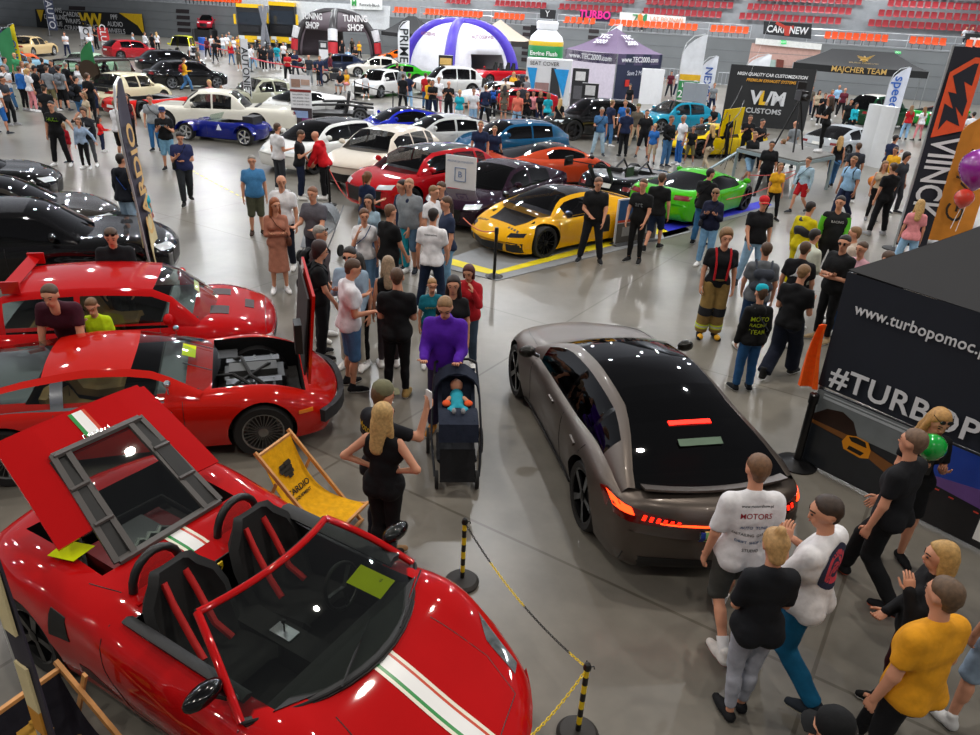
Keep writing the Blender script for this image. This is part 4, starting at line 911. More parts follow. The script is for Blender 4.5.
em = mat('#e8c21a', .4); mb = MB(); mb.prism([FL(2.60, a, b_) for a, b_ in ((-.03, .86), (.03, .86), (.03, .81), (.012, .785), (0, .775), (-.012, .785), (-.03, .81))], (0, .012, 0)); sh = mb.build('shield_badge', em, fr)
mb = MB(); y_ = yn-2.6+.014; mb.prism([(-.012, y_, .79), (-.004, y_, .80), (-.008, y_, .815), (-.018, y_, .825), (-.006, y_, .825), (0, y_, .845), (.010, y_, .85), (.014, y_, .835), (.006, y_, .83), (.010, y_, .81), (.016, y_, .795), (.006, y_, .80), (0, y_, .79)], (0, .003, 0)); mb.build('badge_emblem', BLACK, sh)
# doors, sills
for sd in (-1, 1):
    mb = MB(); mb.sheet([[FL(s, sd*x, z) for x, z in ((.69, .86), (.73, .885), (.775, .87))] for s in (1.5, 1.8, 2.2, 2.65)], .05); mb.build('door_cap', mat('#17181a', .6), fr, 60)
    ax = 'l' if sd < 0 else 'R'
    seam(F, [(yn-2.72, .84), (yn-2.68, .55), (yn-2.5, .25)], ax); seam(F, [(yn-1.42, .78), (yn-1.50, .30)], ax); seam(F, [(yn-1.5, .26), (yn-2.5, .24)], ax)
    patch(F, 'side_intake', [(yn-3.03, .62), (yn-3.24, .60), (yn-3.22, .82), (yn-3.07, .80)], ax, mat('#0a0a0a', .6), .006)
    patch(F, 'lower_intake', [(yn-2.6, .28), (yn-3.0, .30), (yn-3.0, .42), (yn-2.9, .42)], ax, mat('#3a0507', .5), .004)
    mb = MB(); mb.ball((sd*.93, yn-1.64, .98), (.14, .07, .065), 14); mb.bar((sd*.76, yn-1.56, .86), (sd*.86, yn-1.63, .95), .08, .03); mb.build('wing_mirror', plastic('#08080a', .12), fr, 60)
    patch(F, 'headlight', [(sd*.60, yn-.34), (sd*.70, yn-.20-.18), (sd*.80, yn-.78), (sd*.66, yn-.62)], 't', mat('#6f7678', .08, .3, 1, var=.5, scale=9), .008, 8, 5)
for x0_, x1_, c_ in ((-.095, -.07, '#e7e2cf'), (-.07, -.05, '#c94020'), (-.05, .045, '#ebebea'), (.045, .07, '#178a3c'), (.07, .095, '#e7e2cf')):
    patch(F, 'stripe', [(x0_, yn-1.03), (x1_, yn-1.03), (x1_, yn-.06), (x0_, yn-.06)], 't', mat(c_, .3, 0, 1, var=0), .004, 1, 14, skirt=.0)
    patch(F, 'stripe', [(x0_, yn-3.08), (x1_, yn-3.08), (x1_, yn-2.8), (x0_, yn-2.8)], 't', mat(c_, .3, 0, 1, var=0), .004, 1, 4, skirt=.0)
for sd in (-1, 1): seam(F, [(sd*.50, yn-1.0), (sd*.56, yn-.55), (sd*.46, yn-.26)], 't')
seam(F, [(-.46, yn-.26), (0, yn-.15), (.46, yn-.26)], 't')
seam(F, [(-.62, yn-2.86), (-.7, yn-3.1)], 't'); seam(F, [(.62, yn-2.86), (.7, yn-3.1)], 't')
# raised engine lid with its glass pane and louvred strips
h0 = Vector(FL(3.12, 0, .93)); up = Vector((0, -(4.13-3.12), .72)).normalized(); LLn = 1.24; nrm = up.cross(Vector((1, 0, 0))).normalized()
def LP(u, v, o=0): return h0+Vector((u*(1-.15*v), 0, 0))+up*(v*LLn)+nrm*(o+.05*math.sin(math.pi*min(1, v))*(1-(u/.9)**2)-.10*max(0, abs(u)-.45))
lid = MB()
for (ua, ub, va, vb) in ((-.74, -.40, .25, 1.0), (.40, .74, .25, 1.0), (-.40, .40, .74, 1.0)):
    lid.sheet([[LP(lerp(ua, ub, i/4)*(1-.0*v), v) for i in range(5)] for v in [lerp(va, vb, j/5) for j in range(6)]], .03)
lid.sheet([[LP(lerp(-.70, .70, i/8), v, -.01) for i in range(9)] for v in (.98, 1.03)], .05)
lo = lid.build('engine_lid', RED, fr, 60)
fr_ = MB()
for (a, b_) in (((-.47, .0), (-.42, .78)), ((.47, .0), (.42, .78)), ((-.33, .0), (-.30, .76)), ((.33, .0), (.30, .76))):
    fr_.bar(LP(a[0], a[1], .02), LP(b_[0], b_[1], .02), .045, .03)
fr_.bar(LP(-.46, .0, .02), LP(.46, .0, .02), .06, .03); fr_.bar(LP(-.42, .77, .02), LP(.42, .77, .02), .06, .03)
for k in (1, 2):
    for sd in (-1, 1): fr_.bar(LP(sd*.46, k*.26, .02), LP(sd*.31, k*.26, .02), .03, .02)
fr_.build('lid_frame', mat('#4a4644', .5), lo, 30)
gp = MB(); gp.sheet([[LP(u, v, .012) for u in (-.30, -.1, .1, .30)] for v in (.02, .25, .5, .76)], .006); gp.build('lid_glass', glass(.8, (.95, 1, .97)), lo, 60)
lv = MB()
for sd in (-1, 1): lv.sheet([[LP(sd*u, v, .006) for u in (.32, .40, .46)] for v in (.02, .3, .52, .75)], .01)
lv.build('louvre_strip', mat('#161616', .6), lo)
for x0_, x1_, c_ in ((-.08, -.05, '#c94020'), (-.05, .045, '#ebebea'), (.045, .08, '#178a3c')):
    st = MB(); st.sheet([[LP(u, v, .008) for u in (x0_, x1_)] for v in (.80, .87, .94, 1.0)], .004); st.build('stripe', mat(c_, .35, var=0), lo)
tx = link('lettering', text_mesh('F e r r a r i', .05, CHROME, .004), lo); tx.matrix_local = frame(tx, LP(0, .80, .03), -Vector((1, 0, 0)), up)
# engine bay
eb = MB(); eb.box((-.55, yn-4.0, .35), (.55, yn-3.15, .5)); eb.build('engine_tray', mat('#2b2a28', .7), fr)
eb = MB(); eb.box((-.16, yn-3.75, .5), (.16, yn-3.3, .72)); eb.build('airbox', mat('#4a4b4a', .6), fr)
for x in (-.27, .27):
    eb = MB(); eb.box((x-.08, yn-3.8, .5), (x+.08, yn-3.25, .66)); eb.build('cam_cover', mat('#7a1114', .6), fr)
for x in (-.1, 0, .1):
    eb = MB(); eb.tube([(x-.22, yn-3.3, .66), (x, yn-3.42, .76), (x+.22, yn-3.3, .66)], .028, 8); eb.build('intake_pipe', mat('#8f9290', .35, .8), fr)
eb = MB(); eb.tube([(-.5, yn-3.3, .6), (-.4, yn-3.8, .75), (.3, yn-3.9, .7), (.5, yn-3.5, .6)], .018, 6); eb.build('hose', RUBBER, fr)
# yellow notes
note = paint('#cbd90a', rough=.5, coat=0)
def paper(car_, label, c4, lines=('PROSIMY', 'NIE DOTYKAĆ', 'POJAZDÓW'), size=.035, mt=None):
    a, b_, c_, d_ = [Vector(v) for v in c4]; mw = car_['root'].matrix_basis if car_ else Matrix()
    a, b_, c_, d_ = [mw@v for v in (a, b_, c_, d_)]; mb = MB(); nn = (b_-a).cross(d_-a).normalized(); mb.prism([a, b_, c_, d_], nn*.003)
    o = mb.build('notice_sheet', mt or note, smooth=0); tag(o, label, 'paper notice', 'yellow do-not-touch notices')
    for i, l in enumerate(lines):
        t = link('notice_text', text_mesh(l, size, mat('#222200', .8), .0005), o); t.matrix_local = frame(t, (a+b_+c_+d_)/4+nn*.0045+(d_-a).normalized()*(.055-.055*i), (b_-a), (d_-a))
def WS(u, v): return Vector(lerp(0, 1, 0) and 0 or 0) if False else None
def wsp(u, t, o=.012):
    i = (u+1)/2*12; k = min(11, int(i)); r0 = g[min(6, int(t*6))]; r1 = g[min(6, int(t*6)+1)]; f = t*6-int(t*6)
    p = Vector(r0[k]).lerp(Vector(r0[k+1]), i-k).lerp(Vector(r1[k]).lerp(Vector(r1[k+1]), i-k), f); return p+Vector((0, .3, .95)).normalized()*o
paper(F, 'yellow notice sheet inside the windscreen of the open red sports car', [FL(1.63, -.33, .915), FL(1.66, -.53, .925), FL(1.37, -.57, .885), FL(1.34, -.36, .885)])
paper(F, 'yellow notice sheet beside the raised engine lid of the open red sports car', [FL(3.34, .48, 1.0), FL(3.33, .66, .985), FL(3.55, .72, .975), FL(3.58, .55, .99)])

# matt grey four-door coupe
EG = mat('#5d554f', .38, .75, .25, var=.02)
ES = dict(L=4.99, W=1.96, H=1.40, wb=2.9, fo=.93, R=.365, belt=.93, hood=.86, deck=.98, nose=.58, clear=.13, bow=(.42, .34), fend=.05, rfend=.045, flare=.055, crown=.06, gh=(1.42, 2.28, 3.35, 4.52), rw=.58, pano=1,
          top=[(0, .5), (.02, .58), (.1, .70), (.4, .80), (.9, .87), (1.42, .94), (1.9, .955), (4.2, .985), (4.5, .965), (4.84, .93), (4.93, .84), (4.99, .62)], roof=[(1.42, None), (2.28, 1.33), (2.9, 1.395), (3.4, 1.36), (4.0, 1.20), (4.52, None)],
          wins=((1.75, 2.75), (2.79, 3.55), (3.6, 4.0)), blackpil=1, wheel='five', rimm=mat('#1b1b1d', .25, .6, var=0), rr=.78, rbow=.2, inset=.90, handles=(2.45, 3.35), doors=(2.95,), glassm=GLASSD, head=None, grille=None, tail=None, rplate=0, seatm=mat('#101010', .8), mirrorm=plastic('#15130f', .25))
E_ = make_car('four_door_coupe', 'matt grey-brown four-door coupe with a black glass roof and glowing tail lights', (1.60, 7.84, rad(13)), EG, **ES)
er = E_['root']; yn = E_['yn']
glow = mat('#ff1a08', .4, emit=3, var=0); glow2 = mat('#ff3c14', .4, emit=3.2, var=0); redl = mat('#5a0606', .12, 0, 1, var=0)
for sd in (-1, 1):
    patch(E_, 'taillight', [(sd*.42, .73), (sd*.96, .70), (sd*.975, .86), (sd*.42, .785)], 'r', redl, .008, 14, 4)
    patch(E_, 'tail_lamp_element', [(sd*.80, .78), (sd*.93, .77), (sd*.945, .835), (sd*.82, .835)], 'r', glow2, .014, 4, 2)
    for k in range(6): patch(E_, 'tail_lamp_element', [(sd*(.72-k*.055), .752), (sd*(.745-k*.055), .752), (sd*(.73-k*.055), .80-k*.004), (sd*(.705-k*.055), .80-k*.004)], 'r', glow, .014, 1, 2)
patch(E_, 'light_bar', [(-.6, .745), (.6, .745), (.6, .757), (-.6, .757)], 'r', glow2, .014, 16, 1)
patch(E_, 'number_plate', [(-.26, .60), (.26, .60), (.26, .71), (-.26, .71)], 'r', mat('#a9dc8a', .5), .02, 6, 2)
patch(E_, 'plate_band', [(-.26, .60), (-.22, .60), (-.22, .71), (-.26, .71)], 'r', mat('#1d3f9c', .5), .024, 2, 2)
t = link('plate_text', text_mesh('TO 4EV', .085, BLACK, .002, sx=1.05), er); t.matrix_local = frame(t, (.02, yn-5.02+.0, .655), (1, 0, 0), (0, 0, 1))
patch(E_, 'lower_diffuser', [(-.85, .16), (.85, .16), (.85, .36), (-.85, .36)], 'r', BLACK, .008, 12, 3)
sp = MB(); sp.sheet([[(u*.70, yn-(4.60+.16*t-.10*(u*u)), .965+.035*t) for u in [i/6-1 for i in range(13)]] for t in (0, .5, 1)], .02); sp.build('boot_spoiler', EG, er, 60)
mb = MB(); mb.add([(-.22, yn-3.95, 1.255), (.22, yn-3.95, 1.255), (.22, yn-4.0, 1.238), (-.22, yn-4.0, 1.238), (-.22, yn-3.95, 1.235), (.22, yn-3.95, 1.235), (.22, yn-4.0, 1.22), (-.22, yn-4.0, 1.22)], [(0, 1, 2, 3), (7, 6, 5, 4), (0, 3, 7, 4), (1, 5, 6, 2), (3, 2, 6, 7), (0, 4, 5, 1)]); mb.build('brake_light', glow, er)
mb = MB(); mb.sheet([[(-.22+.44*u, yn-4.2-.07*v, 1.20-.035*v) for u in (0, .5, 1)] for v in (0, 1)], .004); mb.build('window_sticker', mat('#59705c', .7), er)
mb = MB(); mb.tube([(.05*math.cos(a), yn-4.98, .80+.05*math.sin(a)) for a in [i*math.pi/8 for i in range(16)]], .006, 5, closed=True); mb.build('round_emblem', BLACK, er)
for ax in 'lR': seam(E_, [(yn-1.62, .92), (yn-1.7, .5), (yn-1.62, .3)], ax); seam(E_, [(yn-3.72, .9), (yn-3.55, .6), (yn-3.5, .35)], ax); patch(E_, 'sill_trim', [(yn-1.4, .15), (yn-3.5, .15), (yn-3.5, .22), (yn-1.4, .22)], ax, BLACK, .02, 12, 2)
for sd in (-1, 1): seam(E_, [(sd*.62, yn-.2), (sd*.78, yn-.9), (sd*.80, yn-1.35)], 't')

# coral red grand tourer with its bonnet up
GRD = paint('#b8170c', rough=.25)
GS = dict(L=4.4, W=1.84, H=1.15, wb=2.52, fo=.92, R=.33, belt=.86, hood=.80, deck=.90, nose=.52, bow=(.25, .12), fend=.06, rfend=.04, flare=.02, gh=(1.55, 2.25, 3.05, 4.1), rw=.58, crown=.05, apil=0,
          wins=((1.9, 2.85), (2.97, 3.75)), wtrim=CHROME, blackpil=1, wheel='wire', rimm=mat('#8d8d8c', .35, .9, var=0), rr=.70, seatm=CREAM_SEAT, glassm=GLASSC, handles=(), doors=(1.72, 2.95), head=None, grille=None, mirror=0,
          cuts=[(-.68, 1.26+.92-1.42, .30, .68, 1.26+.92-.42, 2)])
GT = make_car('grand_tourer', 'coral red grand tourer with its bonnet up and chromed window frames', (-3.98, 7.56, rad(-71)), GRD, **GS)
gr = GT['root']; yn = GT['yn']
mb = MB(); mb.sheet([[(u*.72, yn-.36+.30*t*0+.10*t, .80+1.05*t+.0*u) for u in (-1, -.5, 0, .5, 1)] for t in (0, .3, .6, .9, 1)], .03)
hood = mb.build('open_bonnet', GRD, gr, 60)
mb = MB(); mb.sheet([[(u*.62, yn-.41+.10*t, .80+1.05*t) for u in (-1, 0, 1)] for t in (.06, .5, .94)], .02); mb.build('bonnet_lining', mat('#1a1a1a', .8), hood)
mb = MB(); mb.box((.45, yn-.50, 1.15), (.66, yn-.42, 1.5)); mb.build('bonnet_hinge_box', mat('#101010', .5), hood)
mb = MB(); mb.box((-.66, yn-1.4, .28), (.66, yn-.44, .40)); mb.build('engine_bay_floor', mat('#1a1816', .8), gr)
mb = MB(); mb.box((-.20, yn-1.30, .4), (.20, yn-.62, .68)); mb.build('engine_block', mat('#2a2b2b', .5, .4), gr)
for sd in (-1, 1):
    mb = MB(); mb.box((sd*.30-.07, yn-1.28, .55), (sd*.30+.07, yn-.66, .71)); mb.build('cam_cover', mat('#55575a', .4, .7), gr)
    for k in range(3): mb = MB(); mb.tube([(sd*.30, yn-.75-.2*k, .7), (sd*.44, yn-.75-.2*k, .68), (sd*.54, yn-.8-.2*k, .5)], .018, 6); mb.build('exhaust_pipe', mat('#787a7c', .35, .9), gr)
for pts in ([(-.5, -1.3, .6), (-.2, -1.1, .78), (.3, -1.0, .76), (.5, -.7, .6)], [(-.4, -.6, .55), (0, -.8, .76), (.4, -1.2, .7)], [(.1, -1.38, .7), (.3, -1.2, .8), (.5, -.9, .65), (.45, -.5, .6)]):
    mb = MB(); mb.tube([(x, yn+y, z) for x, y, z in pts], .022, 6); mb.build('hose', RUBBER, gr)
mb = MB(); mb.box((-.60, yn-1.38, .55), (-.35, yn-1.15, .72)); mb.build('battery', mat('#202225', .6), gr); mb = MB(); mb.box((-.12, yn-1.25, .68), (.12, yn-.7, .75)); mb.build('air_filter', mat('#3a3b3a', .6), gr)
mb = MB(); mb.sheet([[(u*.86, yn+.07-.30*abs(u)**3-t*.0, .36+.15*t) for u in [i/5-1 for i in range(11)]] for t in (0, .5, 1)], .07); mb.build('front_bumper', mat('#1b1c1f', .6), gr, 60)
for sd in (-1, 1):
    patch(GT, 'side_repeater', [(yn-.36, .52), (yn-.52, .52), (yn-.52, .56), (yn-.36, .56)], 'l' if sd < 0 else 'R', AMBER, .01, 3, 2)
    mb = MB(); mb.ball((sd*.78, yn-1.85, .98), (.05, .04, .04), 10); mb.tube([(sd*.78, yn-1.85, .86), (sd*.78, yn-1.85, .95)], .01, 6); mb.build('wing_mirror', CHROME, gr, 60)
for x in (-.3, .3): mb = MB(); mb.tube([(x, yn-1.42, .875), (x-.02, yn-1.72, .985)], .008, 5); mb.build('wiper', CHROME, gr)
paper(GT, 'yellow notice sheet lying inside the windscreen of the coral red grand tourer', [(.05, yn-1.74, .985), (-.28, yn-1.74, .985), (-.28, yn-1.60, .935), (.05, yn-1.60, .935)], size=.022)

# boxy red hatchback
LS = dict(L=3.9, W=1.77, H=1.36, wb=2.48, fo=.78, R=.31, belt=.90, hood=.88, deck=.90, nose=.62, bow=(.12, .08), fend=.01, flare=.06, gh=(1.0, 1.55, 3.1, 3.75), rw=.60, crown=.05, wins=((1.35, 2.35), (2.42, 3.2)), wheel='ten', rimm=mat('#d8d8d6', .35, .3, var=0), rr=.74,
          seatm=CREAM_SEAT, glassm=GLASSC, handles=(2.2,), handlem=BLACK, doors=(1.45, 2.4), grille=(.6, .45, .62), mirrorm=RED, head=(.5, .5, .8, .62), roof=[(1.0, None), (1.55, 1.31), (2.3, 1.36), (3.1, 1.32), (3.75, None)])
LN = make_car('hatchback', 'boxy red rally hatchback with vented bonnet and roof wing', (-5.06, 9.34, rad(-73)), RED, **LS); lr = LN['root']; yn = LN['yn']
mb = MB(); mb.sheet([[(u*.6, yn-3.05-.12*t, 1.36+.07*t) for u in [i/4-1 for i in range(9)]] for t in (0, .5, 1)], .03); mb.build('roof_spoiler', RED, lr, 60)
for sd in (-1, 1):
    mb = MB(); mb.box((sd*.6-.02, yn-3.2, 1.3), (sd*.6+.02, yn-3.0, 1.45)); mb.build('spoiler_endplate', RED, lr)
    patch(LN, 'bonnet_vent', [(sd*.22, yn-.62), (sd*.50, yn-.62), (sd*.50, yn-.86), (sd*.22, yn-.86)], 't', mat('#2a0305', .6, var=.4, scale=60), .006)
patch(LN, 'bonnet_vent', [(-.16, yn-.3), (.16, yn-.3), (.16, yn-.42), (-.16, yn-.42)], 't', mat('#2a0305', .6), .006)
seam(LN, [(-.7, yn-.15), (.7, yn-.15)], 't'); paper(LN, 'pale notice strip inside the windscreen of the boxy red hatchback', [(-.52, yn-1.12, 1.02), (-.1, yn-1.08, 1.02), (-.1, yn-1.02, .97), (-.52, yn-1.06, .97)], (), mt=mat('#d8d07a', .6))

# presets for the other cars
SED = dict(L=4.6, W=1.82, H=1.42, wb=2.7, fo=.88, belt=.92, hood=.86, deck=1.0, nose=.6, gh=(1.35, 2.15, 3.3, 4.0), wins=((1.75, 2.5), (2.58, 3.35)), handles=(2.3, 3.1), doors=(2.55,), glassm=GLASSD, noseat=1)
SUV = dict(L=4.55, W=1.86, H=1.62, wb=2.68, fo=.88, R=.37, belt=1.02, hood=.98, deck=1.05, nose=.72, clear=.2, gh=(1.2, 1.95, 3.6, 4.3), wins=((1.65, 2.55), (2.62, 3.4), (3.48, 3.8)), rw=.62, handles=(2.35, 3.2), doors=(2.58,), glassm=GLASSD, noseat=1, flare=.03)
SUP = dict(L=4.45, W=1.95, H=1.2, wb=2.65, fo=1.0, R=.35, belt=.84, hood=.70, deck=.90, nose=.42, clear=.11, bow=(.5, .25), fend=.06, rfend=.06, flare=.04, gh=(1.1, 1.95, 2.65, 4.0), wins=((1.5, 2.75),), rw=.52, head=(.55, .48, .82, .58), grille=(.5, .16, .34), intake=(.55, .18, .85, .38), glassm=GLASSD, noseat=1, rr=.78,
           rimm=mat('#17181a', .3, .5, var=0), doors=(1.35, 2.7), handles=())
HAT = dict(SUV, L=4.2, H=1.46, W=1.8, wb=2.58, belt=.95, hood=.9, R=.34, gh=(1.1, 1.85, 3.4, 4.0), wins=((1.5, 2.45), (2.52, 3.3)), clear=.16, deck=.98, nose=.62)
CLA = dict(L=5.2, W=1.9, H=1.42, wb=3.0, fo=1.0, belt=.92, hood=.90, deck=.93, nose=.62, bow=(.12, .1), gh=(1.75, 2.3, 3.4, 4.0), wins=((2.0, 2.75), (2.82, 3.5)), rw=.66, tuck=.97, wheel='disc', rimm=mat('#c9cacb', .2, .9, var=0), rr=.62, glassm=GLASS, noseat=0)
def mk(base, name, label, pose, col, rough=.28, **k):
    d = dict(base); d.update(k); return make_car(name, label, pose, paint(col, rough=rough) if isinstance(col, str) else col, **d)
mk(SUV, 'sports_utility_vehicle', 'large glossy black car parked behind the boxy red hatchback', poseh((178, 268), .4, (.80, 2.3), -66), '#08080a', L=4.95, H=1.5, W=1.95, wb=2.95, fo=.9, R=.38, wins=((1.75, 2.75), (2.83, 3.7)), gh=(1.55, 2.3, 3.9, 4.6), wheel='multi', rimm=mat('#0e0e10', .3, .5, var=0), grille=(.6, .4, .7))
mk(SED, 'sedan', 'dark grey-brown car with silver wheels behind the large black car', poseh((122, 215), .6, (.3, 2.25), -67), '#2d2a26', L=4.7, H=1.38, wheel='ten', rimm=mat('#b9babb', .3, .8, var=0))
mk(SED, 'sedan', 'black car at the left edge with a bright headlight', poseh((58, 182), .6, (.70, 2.2), -66), '#0b0c0c', H=1.3, wheel='multi', rimm=mat('#b9babb', .3, .8, var=0))
# centre row, noses towards the aisle
mk(HAT, 'electric_hatchback', 'white hatchback with a black roof and green bumper panel, left end of the centre row', pose2((268, 160), .5, (0, 2.2), (352, 117), 1.42, (0, -.5)), '#dcdcd8', roofm=paint('#121212'), L=4.5, H=1.42, fo=.9, wb=2.7, wbow=.3, gh=(1.15, 2.1, 3.6, 4.3), wins=((1.6, 2.6), (2.68, 3.6)), wheel='five', rimm=mat('#202022', .3, .5, var=0), blackpil=1, head=(.45, .66, .82, .74), grille=None)
mk(SUV, 'sports_utility_vehicle', 'pearl white crossover with open side window, left of the red crossover', pose2((322, 178), .6, (-.1, 2.15), (412, 122), 1.5, (0, -.6)), '#d8cfc0', H=1.52, L=4.5, head=(.5, .66, .84, .76), grille=(.6, .25, .5), glassm=GLASS, noseat=0)
RC = mk(SUV, 'sports_utility_vehicle', 'red crossover with black roof and black grille in the centre row', pose2((358, 196), .5, (0, 2.2), (452, 143), 1.48, (0, -1.0)), '#a80a14', roofm=paint('#101012'), H=1.5, grille=(.62, .25, .72), grillem=mat('#08080a', .4, var=.5, scale=50), wheel='multi', rimm=mat('#1a1a1c', .3, .5, var=0), glassm=GLASS, noseat=0)
mk(SED, 'sedan', 'dark purple and black fastback beside the yellow supercar', pose2((428, 212), .5, (.1, 2.2), (516, 157), 1.36, (0, -.5)), '#20091c', L=4.7, H=1.36, deck=.95, gh=(1.35, 2.2, 3.1, 4.5), wins=((1.75, 2.5), (2.58, 3.5)), wheel='multi', rimm=mat('#2a2012', .3, .7, var=0))
YEL = paint('#e0a404', rough=.25)
R8 = mk(SUP, 'supercar', 'yellow supercar with a black bonnet panel on the grey mat', poseh((541.5, 257.5), 0, (-.85, 1.325), 131), YEL, H=1.24, roofm=paint('#111111'), wheel='twin', mirrorm=plastic('#0c0c0c', .2), gh=(1.2, 2.05, 2.9, 4.1), wins=((1.65, 2.8),), lensm=mat('#2b2c30', .1, .3, 1), glassm=GLASS, noseat=0, rearseat=0)
yn = R8['yn']; patch(R8, 'bonnet_panel', [(-.42, yn-.55), (.42, yn-.55), (.55, yn-1.08), (-.55, yn-1.08)], 't', paint('#14100e'), .005)
for sd in (-1, 1):
    for k in range(4): patch(R8, 'bonnet_slot', [(sd*(.36+k*.09), yn-.40), (sd*(.41+k*.09), yn-.40), (sd*(.39+k*.09), yn-.46), (sd*(.34+k*.09), yn-.46)], 't', BLACK, .006, 2, 2)
    patch(R8, 'side_blade', [(yn-2.75, .35), (yn-3.0, .35), (yn-2.95, .82), (yn-2.8, .82)], 'l' if sd < 0 else 'R', BLACK, .008)
mk(SUP, 'supercar', 'orange supercar with a dark canopy behind the yellow supercar', poseh((552, 188), 0, (.7, -.4), -62), '#b8401f', L=4.6, mirrorm=BLACK, roofm=paint('#121110'), wheel='multi', inset=.8, intake=None)
LG = mk(SUP, 'supercar', 'bright green supercar on the blue-edged mat', pose2((684, 226), 0, (.86, -1.5), (741, 207), 0, (.86, 1.5)), '#3fae0c', H=1.16, belt=.82, L=4.6, wb=2.75, wheel='five', R=.36)
# black track car with a large rear wing
TC = mk(SUP, 'track_car', 'black open track car seen from behind with a wide rear wing', poseh((596, 196), .3, (0, -2.2), -38), '#101012', open=1, mirror=0, L=4.3, belt=.6, hood=.6, deck=.75, top=[(0, .3), (.1, .4), (1, .62), (1.6, .66), (2.4, .72), (3.2, .78), (4.1, .76), (4.3, .5)], tail=(.6, .5, .8, .6), rplate=.52, cuts=[(-.5, -.6, .3, .5, .5, 2)])
tr = TC['root']; mb = MB(); mb.sheet([[(u*.95, -2.1-.30*t, 1.12+.06*t) for u in (-1, -.5, 0, .5, 1)] for t in (0, .5, 1)], .03); mb.build('rear_wing', plastic('#101010', .25), tr, 60)
for sd in (-1, 1):
    mb = MB(); mb.box((sd*.97-.015, -2.45, 1.0), (sd*.97+.015, -2.05, 1.25)); mb.build('wing_endplate', BLACK, tr); mb = MB(); mb.bar((sd*.3, -1.9, .7), (sd*.3, -2.25, 1.12), .03, .12); mb.build('wing_strut', BLACK, tr)
    mb = MB(); mb.tube([(sd*.4, .3, .6), (sd*.38, -.2, 1.05), (sd*.35, -.9, .75)], .03, 8); mb.build('roll_hoop', BLACK, tr); seat(tr, (sd*.25, -.5, .1), mat('#19191a', .8), .9)
# second centre row
mk(SUP, 'coupe', 'blue sports coupe with a black roof and bonnet in the second row', poseh((357, 128), .5, (-.2, 2.2), 118), '#0a1c9a', H=1.26, roofm=paint('#0c0c0e'), deck=.92, wheel='five')
mk(SED, 'coupe', 'silver-white coupe behind the pearl white crossover', poseh((388, 143), .5, (-.3, 2.1), 116), '#b9bab8', H=1.36, gh=(1.35, 2.2, 3.2, 4.3), roofm=paint('#a9aaa9'))
mk(HAT, 'hatchback', 'teal-blue rally car behind the red crossover', (.35, 27.2, rad(120)), '#0b4a6e', H=1.4)
mk(SED, 'coupe', 'metallic teal coupe with a raised tail near the grey counter', (8.2, 37.8, rad(116)), '#1783a0', H=1.45, roofm=paint('#4d4a48'), glassm=GLASS)
YC = mk(SUP, 'supercar', 'yellow supercar with its door swung up by the stage', poseh((698, 158), 0, (-.8, 1.3), 112), '#d9b906', H=1.2, glassm=GLASS)
mb = MB(); mb.sheet([[(-.9-.05*t, .55-.9*u, .85+1.0*t+.1*u) for u in (0, .5, 1)] for t in (0, .5, 1)], .05); mb.build('raised_door', paint('#d9b906'), YC['root'], 60)
mk(SUV, 'sports_utility_vehicle', 'black off-road vehicle with red brake calipers beside the dark banner stand', poseh((548, 124), .6, (-.3, 2.3), 112), '#0c0c0d', L=4.9, H=1.65, wheel='five', rimm=mat('#2a2a2c', .3, .5, var=0), R=.42)
mk(SUV, 'pickup', 'red car with white-rimmed wheels behind the black off-road vehicle', poseh((535, 116), 0, (-.8, -1.0), 100), '#a3121c', H=1.3, wheel='disc', rimm=mat('#cfcfcf', .3, .5, var=0))
mk(SED, 'coupe', 'silver-white sports coupe seen from behind near the camera platform', poseh((812, 146), .5, (-.3, -2.0), -52), '#b4b9bd', H=1.32, L=4.4, deck=.92, gh=(1.3, 2.1, 2.9, 4.2), tail=(.5, .66, .86, .76))
# upper middle
mk(SED, 'coupe', 'bright green muscle car with black wheels beyond the rope line', poseh((376, 85), 0, (-.85, 1.4), 104), '#2f9c1f', H=1.36, L=4.8, wheel='ten', rimm=mat('#1c1c1e', .3, .5, var=0), R=.38)
mk(SED, 'sedan', 'white sedan with dark windows behind the bright green muscle car', poseh((349, 74), .5, (-.2, 2.3), 100), '#cfc9bf', L=4.9, H=1.45)
mk(HAT, 'hatchback', 'small white hatchback facing the aisle in front of the slim white flag', (-7.1, 46.6, rad(155)), '#d9d9d7')
mk(SUV, 'sports_utility_vehicle', 'white van-like car with black windows behind the seated crowd rope', poseh((417, 86), .5, (-.5, 2.1), 112), '#cfcfcd', H=1.7)
mk(SED, 'sedan', 'dark blue sedan with lights on its bonnet below the purple-ribbed tent', poseh((441, 88), .5, (-.3, 2.1), 112), '#131b2e')
mk(SED, 'coupe', 'white coupe behind the people in blue near the middle', poseh((462, 98), .5, (-.3, 2.1), 112), '#dad8d2', H=1.38)
PK = mk(SUV, 'pickup', 'red pickup with black seats in its open bed', pose2((481, 78), .5, (-.8, 2.2), (528, 74), .8, (-.7, -2.3)), '#b81420', H=1.5, open=1, L=5.0, cuts=[(-.7, -2.3, .5, .7, 1.2, 2)])
for x, y in ((-.35, .4), (.35, .4), (-.35, -.7), (.35, -.7)): seat(PK['root'], (x, y, .5), mat('#141414', .8), 1.5)
mk(SUP, 'supercar', 'orange sports car half hidden by the white flag', poseh((380, 56), .5, (-.3, 2.1), 104), '#d8620e')
mk(SED, 'sedan', 'grey sports sedan under the black gazebo by the white flag', poseh((392, 62), .5, (-.3, 2.1), 104), '#8d9092')
mk(SED, 'sedan', 'dark blue convertible beside the arched black tent', poseh((330, 72), .5, (-.3, 2.1), 100), '#182238', H=1.4)
